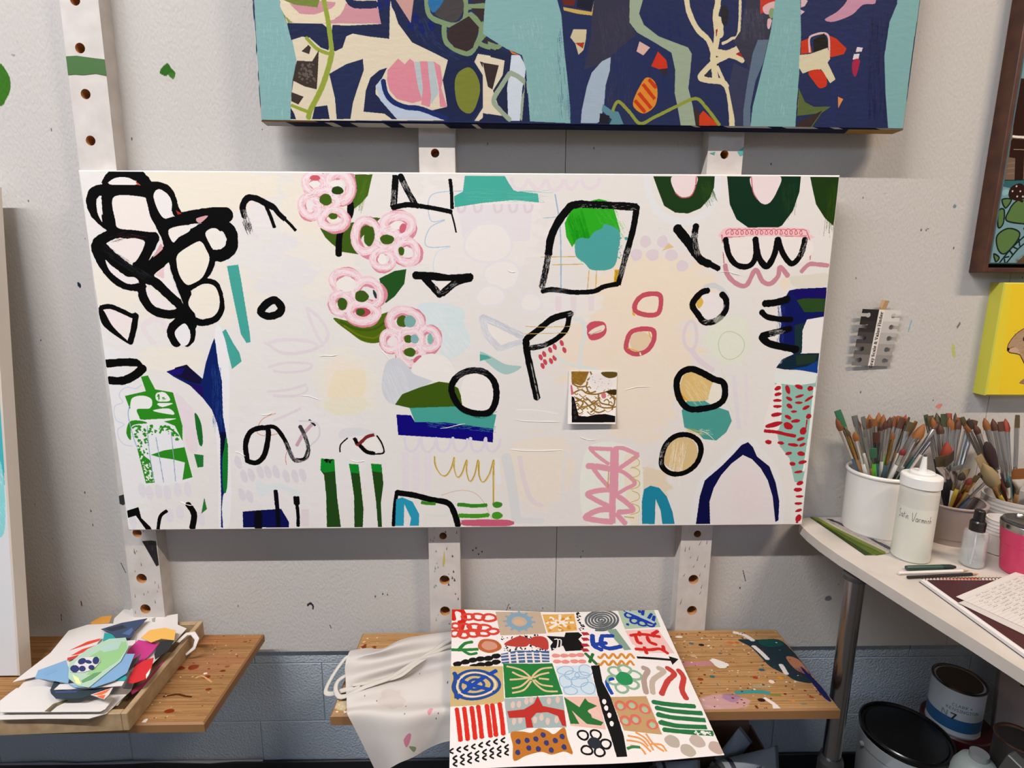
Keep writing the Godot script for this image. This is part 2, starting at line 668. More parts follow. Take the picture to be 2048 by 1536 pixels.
func room() -> void:
	bumps.nap = bump_tex(0.16, 5.0, 3, 1024)
	bumps.brushed = bump_tex(0.05, 4.0, 8, 1024)
	bumps.block = bump_tex(0.09, 10.0, 5)
	bumps.canvas = bump_tex(0.09, 5.0, 9)
	bumps.fine = bump_tex(0.15, 4.0, 12)
	var white := mat("room paint", "96928d", 0.8)
	var conc := mat("concrete", "8a8580", 0.7)
	mottle(conc, noise_tex(0.01, "3c3a38", "565350", 4), 0.7)
	conc.albedo_color = Color.WHITE
	structure("floor", box(Vector3(11.0, 0.2, 6.6), 0.001), conc, Vector3(-1.4, -0.1, 3.0))
	structure("ceiling", box(Vector3(11.0, 0.2, 6.6), 0.001), mat("ceiling deck", "8a8883", 0.9), Vector3(-1.4, 5.1, 3.0))
	# side walls and a rear wall with one unseen window, placed high for its fill light
	structure("wall_right", box(Vector3(0.2, 5.0, 6.6), 0.001), white, Vector3(4.0, 2.5, 3.0))
	structure("wall_left", box(Vector3(0.2, 5.0, 6.6), 0.001), white, Vector3(-6.7, 2.5, 3.0))
	var rear := Node3D.new()
	rear.name = "wall_rear"
	add_child(rear)
	rear.set_meta("kind", "structure")
	rear.set_meta("label", "rear wall of the studio with one unseen high window placed for fill light")
	part("wall_strip", box(Vector3(11.0, 3.4, 0.2), 0.001), white, rear, Vector3(-1.4, 1.7, 6.2))
	part("wall_strip", box(Vector3(11.0, 0.4, 0.2), 0.001), white, rear, Vector3(-1.4, 4.8, 6.2))
	for s in [[-3.95, 5.7], [3.95, 0.3]]:
		part("wall_pier", box(Vector3(s[1], 1.2, 0.2), 0.001), white, rear, Vector3(s[0], 4.0, 6.2))
	var frame := mat("window frame", "e4e2de", 0.5)
	var glass := mat("window glass", "e8f0f4", 0.02)
	glass.transparency = BaseMaterial3D.TRANSPARENCY_ALPHA
	glass.albedo_color = Color(0.92, 0.96, 0.98, 0.06)
	var n := 0
	for r in [[-1.1, 3.8]]:
		n += 1
		var w := Node3D.new()
		w.name = "window_%d" % n
		add_child(w)
		w.set_meta("kind", "structure")
		w.set_meta("label", "unseen wide high white framed window in the rear wall, placed for fill light")
		var mid: float = (r[0] + r[1]) * 0.5
		var wd: float = r[1] - r[0]
		part("sill", box(Vector3(wd, 0.05, 0.24), 0.004), frame, w, Vector3(mid, 3.425, 6.18))
		part("head", box(Vector3(wd, 0.05, 0.12), 0.004), frame, w, Vector3(mid, 4.575, 6.2))
		for x in [r[0] + 0.025, mid, r[1] - 0.025]:
			part("mullion", box(Vector3(0.05, 1.1, 0.1), 0.004), frame, w, Vector3(x, 4.0, 6.2))
		part("pane", box(Vector3(wd - 0.1, 1.1, 0.006), 0.0005), glass, w, Vector3(mid, 4.0, 6.2))
	# block wall behind the white panels
	var mortar := mat("mortar paint", "8e9aa5", 0.7)
	structure("wall_back", box(Vector3(11.0, 5.0, 0.2), 0.001), mortar, Vector3(-1.4, 2.5, -0.1145))
	var wall := get_node("wall_back")
	var bm: Array = []
	for c in ["9ca8b3", "9aa6b1", "9eaab5"]:
		var m := mat("block paint " + c, c, 0.62)
		rough_up(m, bumps.block, 0.22, 4.5)
		bm.append(m)
	var bmesh := box(Vector3(0.4038, 0.2006, 0.012), 0.0012)
	var row := 0
	for y in [0.1355, 0.3387, 0.5419]:
		for i in 13:
			var x := -2.535 + 0.4064 * i + (0.2032 if row % 2 == 1 else 0.0) + 0.0425
			part("block", bmesh, bm[(i * 7 + row * 3) % 3], wall, Vector3(x + 1.4, y - 2.5, 0.0965))
		row += 1
	var cove := mat("cove base", "14161c", 0.5)
	structure("baseboard_back", box(Vector3(9.0, 0.1, 0.01), 0.003), cove, Vector3(-1.4, 0.05, -0.0055))
	var caulk := mat("old caulk", "8b9096", 0.6)
	structure("trim_1", tube(vecs([-1.9, 0.1014, -0.003, -1.8173, 0.1053, -0.003, -1.7347, 0.1045, -0.003, -1.652, 0.1041, -0.003, -1.5693, 0.1005, -0.003, -1.4867, 0.1042, -0.003, -1.404, 0.1046, -0.003, -1.3213, 0.1051, -0.003, -1.2387, 0.1014, -0.003, -1.156, 0.1023, -0.003, -1.0733, 0.1046, -0.003, -0.9907, 0.1051, -0.003, -0.908, 0.1034, -0.003, -0.8253, 0.1009, -0.003, -0.7427, 0.1042, -0.003, -0.66, 0.1045, -0.003]), [0.004, 0.0053, 0.0027, 0.004, 0.0053, 0.0027, 0.0041, 0.0053, 0.0027, 0.0041, 0.0053, 0.0027, 0.0041, 0.0052, 0.0026, 0.0041], 8, 0.7), caulk)
	# white hardboard panels with marks of stray paint
	var edges := [-2.19, -0.97, 0.2505, 1.4705, 2.69]
	for i in 4:
		var p := Pic.new(1024, 1024, "b6b3af")
		wall_marks(p, i)
		var m := pic_mat("panel paint %d" % i, p, 0.72)
		var x0: float = edges[i] + 0.0008
		var x1: float = edges[i + 1] - 0.0008
		var pn := Node3D.new()
		pn.name = "wall_panel_%d" % (i + 1)
		add_child(pn)
		pn.set_meta("kind", "structure")
		pn.set_meta("label", "white painted hardboard panel of the back wall")
		var st := begin()
		var y0 := 0.4897
		var y1 := 2.93
		quad(st, Vector3(x0, y0, 0), Vector3(x1, y0, 0), Vector3(x1, y1, 0), Vector3(x0, y1, 0))
		for e in [[x0, y0, x1, y0], [x1, y0, x1, y1], [x1, y1, x0, y1], [x0, y1, x0, y0]]:
			quad(st, Vector3(e[2], e[3], 0), Vector3(e[0], e[1], 0), Vector3(e[0], e[1], -0.012), Vector3(e[2], e[3], -0.012), Vector2(.01, .01), Vector2(.01, .01), Vector2(.01, .01), Vector2(.01, .01))
		quad(st, Vector3(x1, y0, -0.012), Vector3(x0, y0, -0.012), Vector3(x0, y1, -0.012), Vector3(x1, y1, -0.012))
		st.generate_normals()
		st.generate_tangents()
		m.normal_enabled = true
		m.normal_texture = bumps.nap
		m.normal_scale = 0.09
		part("sheet", st.commit(), m, pn)

func wall_marks(p: Pic, i: int) -> void:
	# roller nap: faint specks of a slightly different white
	p.rng.seed = 40 + i
	for k in 2600:
		var c := Color("b6b3af").lerp(Color("a49d96") if p.rng.randf() < 0.5 else Color("c6c1bb"), p.rng.randf_range(0.08, 0.4))
		var v := Vector2(p.rng.randf_range(0, 1024), p.rng.randf_range(0, 1024))
		p.line(PackedVector2Array([v, v + Vector2(p.rng.randf_range(2, 7), p.rng.randf_range(-1, 1))]), 1.2, c)
	for k in 26:
		p.e("5a5a60", p.rng.randf_range(0, 1024), p.rng.randf_range(400, 1024), p.rng.randf_range(0.8, 2.0), p.rng.randf_range(0.6, 1.6))
	match i:
		0:
			p.f("35661f",[873, 348, 888, 347, 895, 353, 901, 360, 898, 372, 886, 381, 876, 387, 864, 381])
			p.e("1c2438",982.6,569.0,4.0,2.6,0.50)
			p.e("8a8a86",915.1,338.6,4.0,1.0,0.00)
			p.e("6a6a68",900.3,481.0,1.5,1.0,0.00)
			p.s("6a4030",1.6,[826, 969, 825, 978])
			p.e("6a4030",879.3,954.8,1.6,4.0,0.00)
			p.s("4a4a4c",1.6,[989, 901, 997, 914])
			p.e("4a4844",927.7,810.4,1.4,1.6,0.00)
			p.e("4a4844",935.3,833.7,1.4,1.6,0.00)
			p.e("4a4844",935.1,851.5,1.4,1.6,0.00)
		1:
			p.f("2f5d20",[180, 353, 189, 347, 199, 344, 206, 349, 213, 353, 200, 354, 192, 356])
			p.f("3a6a2a",[197, 354, 213, 353, 207, 359])
			p.s("24262c",3.0,[405, 960, 414, 957, 420, 961, 418, 965])
			p.s("3a3c42",1.5,[458, 987, 461, 992])
			p.e("3a3c44",818.8,887.2,1.7,1.1,0.00)
			p.e("3a3c44",826.2,883.9,1.7,1.1,0.00)
			p.e("3a3c44",832.3,891.9,1.7,1.1,0.00)
			p.e("3a3c44",840.9,888.6,1.7,1.1,0.00)
			p.e("3a3c44",910.6,965.6,1.7,1.1,0.00)
			p.e("3a3c44",593.2,944.9,1.7,1.1,0.00)
			p.e("3a3c44",605.4,946.4,1.7,1.1,0.00)
			p.s("55585c",1.4,[901, 970, 908, 960])
		2:
			p.e("6f7c84",870.3,477.3,4.0,2.0,0.00)
			p.e("5a6068",802.1,502.8,2.4,1.4,0.00)
			p.e("5a6068",813.5,502.8,2.0,1.2,0.00)
			p.s("6f9fae",2.2,[810, 603, 807, 610, 806, 617])
			p.s("6a6a6c",3.0,[925, 606, 919, 612])
			p.f("a8b070",[913, 632, 919, 631, 927, 645, 920, 646])
			p.f("c88078",[898, 706, 904, 702, 914, 703, 908, 708])
			p.s("22262a",1.6,[470, 916, 475, 924, 479, 931])
			p.e("32363a",466.5,940.3,1.6,1.4,0.00)
			p.e("6a6c70",696.7,955.8,9.0,3.5,0.00)
		3:
			pass

func wood_slat(called: String, label: String, x: float, lean: float, holes: Array, sd: int) -> Node3D:
	var t := thing(called, label, "upright", Vector3(x + 0.04445, 0.5, 0), "perforated wall uprights")
	t.rotation.z = -lean
	var c := CSGCombiner3D.new()
	c.name = "slat_board"
	t.add_child(c)
	var b := CSGBox3D.new()
	b.size = Vector3(0.0889, 2.3, 0.042)
	b.position = Vector3(0, 1.15, 0.021)
	var wm := mat("slat paint %d" % sd, "ffffff", 0.6)
	mottle(wm, noise_tex(0.03, "b6b0ab", "c6c1bc", sd, 256), 2.0)
	b.material = wm
	c.add_child(b)
	var raw := mat("raw drilled wood", "b07a44", 0.8)
	for h in holes:
		var k := CSGCylinder3D.new()
		k.operation = CSGShape3D.OPERATION_SUBTRACTION
		k.radius = h[2]
		k.height = 0.08
		k.sides = 28
		k.material = raw
		k.rotation.x = PI / 2
		k.position = Vector3(h[0], h[1] - 0.5, 0.03)
		c.add_child(k)
	return t

func paint_mark(parent: Node, p: Array, col: String, z := 0.0421, deep := 0.0006) -> void:
	var m := mat("stray paint " + col, col, 0.45)
	part("paint_mark", wall_slab(p, z, z + deep), m, parent)

func wall_things() -> void:
	# three perforated slats that carry canvases and shelves
	var hl: Array = []
	for h in [[0.0142, 2.3270, 0.0115], [0.0180, 2.2265, 0.0115], [0.0151, 2.1249, 0.0115], [0.0141, 2.0246, 0.0115], [0.0116, 1.9201, 0.0115], [-0.0011, 0.8962, 0.0125], [-0.0053, 0.7580, 0.0145], [-0.0058, 0.6627, 0.0145]]:
		hl.append([h[0] - sin(0.0154) * (h[1] - 0.5), h[1], h[2]])
	var sl := wood_slat("easel_upright", "white perforated wooden upright with a band of green paint beside the tall white canvas", -0.9687, 0.0154, hl, 21)
	paint_mark(sl, [-0.0446, 1.606, -0.02, 1.608, 0.02, 1.604, 0.0446, 1.602, 0.0448, 1.566, 0.02, 1.57, -0.01, 1.566, -0.03, 1.567, -0.0448, 1.565], "2f5d1c")
	paint_mark(sl, [0.004, 0.372, 0.03, 0.374, 0.042, 0.372, 0.043, 0.30, 0.036, 0.296, 0.02, 0.335], "101216")
	paint_mark(sl, [-0.0446, 0.505, -0.03, 0.51, -0.028, 0.485, -0.036, 0.478, -0.0446, 0.482], "2a2a2a")
	for k in 22:
		var x := rng.randf_range(-0.04, 0.04)
		var y := rng.randf_range(0.12, 0.42)
		paint_mark(sl, [x, y, x + 0.0015, y, x + 0.001, y + rng.randf_range(0.004, 0.016)], "5c5a58" if k % 3 else "a86a5a")
	var sc := wood_slat("easel_upright", "white perforated wooden upright with a yellow drip, between the two shelves", -0.1179, 0.0, [[-0.0048, 1.9009, 0.0105], [-0.0030, 0.8828, 0.0105], [-0.0011, 0.7470, 0.0145], [-0.0014, 0.6486, 0.0145]], 22)
	paint_mark(sc, [-0.006, 0.292, -0.001, 0.335, 0.0, 0.335, 0.001, 0.31, -0.003, 0.288], "b8a63a")
	for k in 26:
		var x := rng.randf_range(-0.042, -0.02) if k % 2 else rng.randf_range(0.0, 0.04)
		var y := rng.randf_range(0.1, 0.42)
		paint_mark(sc, [x, y, x + rng.randf_range(0.002, 0.006), y, x + 0.002, y + rng.randf_range(0.002, 0.012)], "6f8f92" if k % 2 else "3c3c40")
	var sr := wood_slat("easel_upright", "white perforated wooden upright with teal flecks, the one nearest the desk", 0.6023, 0.0, [[-0.0023, 1.9055, 0.0105], [0.0015, 0.8851, 0.0105], [-0.0002, 0.7432, 0.0145], [0.0022, 0.6437, 0.0145]], 23)
	paint_mark(sr, [-0.04, 1.408, -0.026, 1.412, -0.028, 1.404], "3c8a88")
	paint_mark(sr, [0.03, 1.412, 0.044, 1.424, 0.044, 1.405, 0.038, 1.402], "4a9a96")
	for k in 14:
		var x := rng.randf_range(-0.04, 0.03)
		var y := rng.randf_range(0.08, 0.36)
		paint_mark(sr, [x, y, x + 0.0016, y, x + rng.randf_range(0.001, 0.007), y + rng.randf_range(0.006, 0.018)], "56504c" if k % 3 else "5f4232")
	# the long white canvas with black, pink and green forms
	var p := Pic.new(2048, 1024, "d9d6d2")
	p.gain = 0.86
	p.ground = "d9d6d2"
	main_art(p)
	var am := pic_mat("long canvas paint", p, 0.5)
	am.normal_enabled = true
	am.normal_texture = bumps.brushed
	am.normal_scale = 0.07
	var t := thing("painted_canvas", "long white abstract canvas with black loops, pink flowers and green arches on slats", "painting", Vector3(0, 1.387, 0.061))
	t.rotation.z = 0.0041
	canvas_box(Vector3(1.8468, 0.9234, 0.038), am, mat("canvas edge white", "d9d6d2", 0.7), t, Vector3.ZERO)
	impasto(t)
	# upper canvas
	p = Pic.new(2048, 1008, "232b4c")
	p.gain = 0.74
	top_art(p)
	am = pic_mat("upper canvas paint", p, 0.45)
	am.normal_enabled = true
	am.normal_texture = bumps.brushed
	am.normal_scale = 0.14
	t = thing("painted_canvas", "deep navy and teal abstract canvas hung above the white one", "painting", Vector3(0.2909, 2.3395, 0.0615))
	var ep := Pic.new(1024, 32, "1b2140")
	ep.gain = 0.74
	top_edge(ep)
	canvas_box(Vector3(1.5484, 0.762, 0.039), am, pic_mat("upper canvas edge", ep, 0.5), t, Vector3.ZERO)
	# tall blank canvas leaning on the left shelf
	p = Pic.new(512, 1024, "c6c8ca")
	p.f("3fa0a8", [300, 420, 512, 380, 512, 560, 508, 640, 497, 700, 480, 660, 400, 600])
	p.f("7fc0c2", [420, 560, 500, 540, 508, 690, 490, 720, 450, 640])
	p.k("c6c8ca", 90.0, [400, 420, 500, 690], 120, 40)
	t = thing("blank_canvas", "tall thick white canvas with a smear of teal leaning on the wooden shelf", "canvas", Vector3(-1.15, 0.581, 0.175))
	t.rotation.x = -atan2(0.141, 1.229)
	canvas_box(Vector3(0.8, 1.237, 0.037), pic_mat("tall canvas paint", p, 0.6), mat("canvas edge plain", "d6d0c8", 0.7), t, Vector3(-0.4, 0.6185, 0.0185))
	# framed picture and yellow canvas on the right
	t = thing("framed_painting", "landscape painting of green stones and ironwork in a dark wooden floater frame", "painting", Vector3(1.352, 1.6215, 0))
	var fm := mat("dark frame wood", "4a2616", 0.45)
	mottle(fm, noise_tex(0.02, "3a1c10", "54301c", 31), 3.0)
	fm.albedo_color = Color.WHITE
	part("frame_rail", box(Vector3(0.012, 0.9, 0.046), 0.0015), fm, t, Vector3(0.006, 0.45, 0.023))
	part("frame_rail", box(Vector3(0.012, 0.9, 0.046), 0.0015), fm, t, Vector3(0.694, 0.45, 0.023))
	part("frame_rail", box(Vector3(0.676, 0.012, 0.046), 0.0015), fm, t, Vector3(0.35, 0.006, 0.023))
	part("frame_rail", box(Vector3(0.676, 0.012, 0.046), 0.0015), fm, t, Vector3(0.35, 0.894, 0.023))
	part("backing", box(Vector3(0.676, 0.876, 0.006), 0.0005), mat("frame backing", "121012", 0.8), t, Vector3(0.35, 0.45, 0.004))
	p = Pic.new(1024, 1334, "6d8d94")
	frame_art(p)
	canvas_box(Vector3(0.66, 0.86, 0.028), pic_mat("framed paint", p, 0.4), mat("framed canvas edge", "5c8088", 0.6), t, Vector3(0.35, 0.452, 0.023))
	t = thing("painted_canvas", "small bright yellow canvas with a brown animal under the framed landscape", "painting", Vector3(1.42, 1.2895, 0))
	p = Pic.new(768, 512, "d9bc2c")
	animal_art(p)
	var ym := mat("yellow canvas edge", "c2bd44", 0.5)
	canvas_box(Vector3(0.46, 0.306, 0.04), pic_mat("yellow paint", p, 0.45), ym, t, Vector3(0.23, 0.153, 0.02))
	value_card()
	# small print taped to the long canvas
	p = Pic.new(192, 216, "e4e0da")
	print_art(p)
	t = thing("art_print", "small square print in brown and black fixed to the long white canvas", "print", Vector3(0.3257, 1.2928, 0.0806))
	t.rotation.z = -0.006
	var rows: Array = []
	for i in 9:
		var r: Array = []
		for j in 9:
			var v := float(i) / 8.0
			var u := float(j) / 8.0
			r.append(Vector3((u - 0.5) * 0.127, (0.5 - v) * 0.141, 0.001 + 0.009 * v * v * v + 0.002 * (1.0 - u) * v))
		rows.append(r)
	part("printed_sheet", sheet_mesh(rows, 0.0008), pic_mat("print ink", p, 0.5), t)

func impasto(t: Node3D) -> void:
	# ridges of thick white paint standing on the canvas
	var m := mat("thick white paint", "e6e2db", 0.45)
	for r in [[0.123, -0.155, 0.242, -0.166], [0.110, -0.238, 0.250, -0.243], [-0.378, 0.010, -0.333, 0.019], [-0.776, -0.382, -0.743, -0.389], [-0.075, -0.177, -0.009, -0.170], [0.412, -0.077, 0.477, -0.067], [-0.617, -0.243, -0.591, -0.250], [-0.436, -0.088, -0.385, -0.102], [0.296, -0.206, 0.337, -0.213], [-0.278, 0.460, -0.230, 0.452], [0.103, 0.231, 0.122, 0.224], [0.641, 0.226, 0.693, 0.222], [0.618, -0.187, 0.660, -0.215], [-0.316, -0.265, -0.277, -0.270], [-0.543, -0.141, -0.510, -0.136], [-0.224, 0.029, -0.200, 0.003]]:
		var pts: Array = []
		for k in 5:
			var u := k / 4.0
			pts.append(Vector3(r[0] + (r[2] - r[0]) * u, r[1] + (r[3] - r[1]) * u + 0.003 * sin(u * 4.0 + r[0] * 30.0), 0.0192))
		part("paint_ridge", tube(pts, [0.0004, 0.0011, 0.0008, 0.0012, 0.0004], 6, 0.8), m, t)

func value_card() -> void:
	var t := thing("value_finder", "notched grey scale card with ten steps hung on the wall by tape", "card", Vector3(1.1139, 1.444, 0.012))
	t.rotation = Vector3(0.05, 0.06, -0.035)
	var shades := ["15110f", "241f1d", "3a3634", "57524f", "716c69", "c9c5c0", "b9b5b0", "aaa6a2", "98948f", "8a8682"]
	for k in 10:
		var side := -1.0 if k < 5 else 1.0
		var y1 := 0.0775 - 0.031 * (k % 5)
		var y0 := y1 - 0.031
		var ym := (y0 + y1) * 0.5
		var p: Array = [0.0085 * side, y0, 0.056 * side, y0, 0.056 * side, ym - 0.0045, 0.041 * side, ym - 0.0045]
		for i in 9:
			var a := -2.45 + 4.9 * i / 8.0
			p.append_array([(0.0365 - cos(a) * 0.007) * side, ym + sin(a) * 0.007])
		p.append_array([0.041 * side, ym + 0.0045, 0.056 * side, ym + 0.0045, 0.056 * side, y1, 0.0085 * side, y1])
		part("grey_step", wall_slab(p, -0.0005, 0.0005), mat("grey step %d" % k, shades[k], 0.5), t)
	part("title_strip", wall_slab([-0.0085, -0.0775, 0.0085, -0.0775, 0.0085, 0.0775, -0.0085, 0.0775], -0.0005, 0.0005), mat("card white", "d8d2ca", 0.5), t)
	text("title_lettering", "Gray Scale & Value Finder", 0.0118, mat("print black", "141210", 0.6), t, Vector3(0.0003, -0.006, 0.0007), Vector3(0, 0, PI / 2), true, 0.0, 700)
	var tp := thing("masking_tape", "torn tan tape holding the grey scale card to the wall", "tape", Vector3(1.1195, 1.526, 0.0145))
	tp.rotation = Vector3(0.04, 0.05, -0.16)
	part("tape_strip", wall_slab([-0.01, -0.02, 0.007, -0.021, 0.012, 0.021, -0.009, 0.02], -0.0006, 0.0006), mat("tape tan", "a3835c", 0.6), tp)
	part("tape_strip", wall_slab([-0.012, 0.004, -0.004, -0.004, 0.0, 0.021, -0.01, 0.021], 0.0006, 0.0012), mat("tape pale", "b89a74", 0.6), tp)

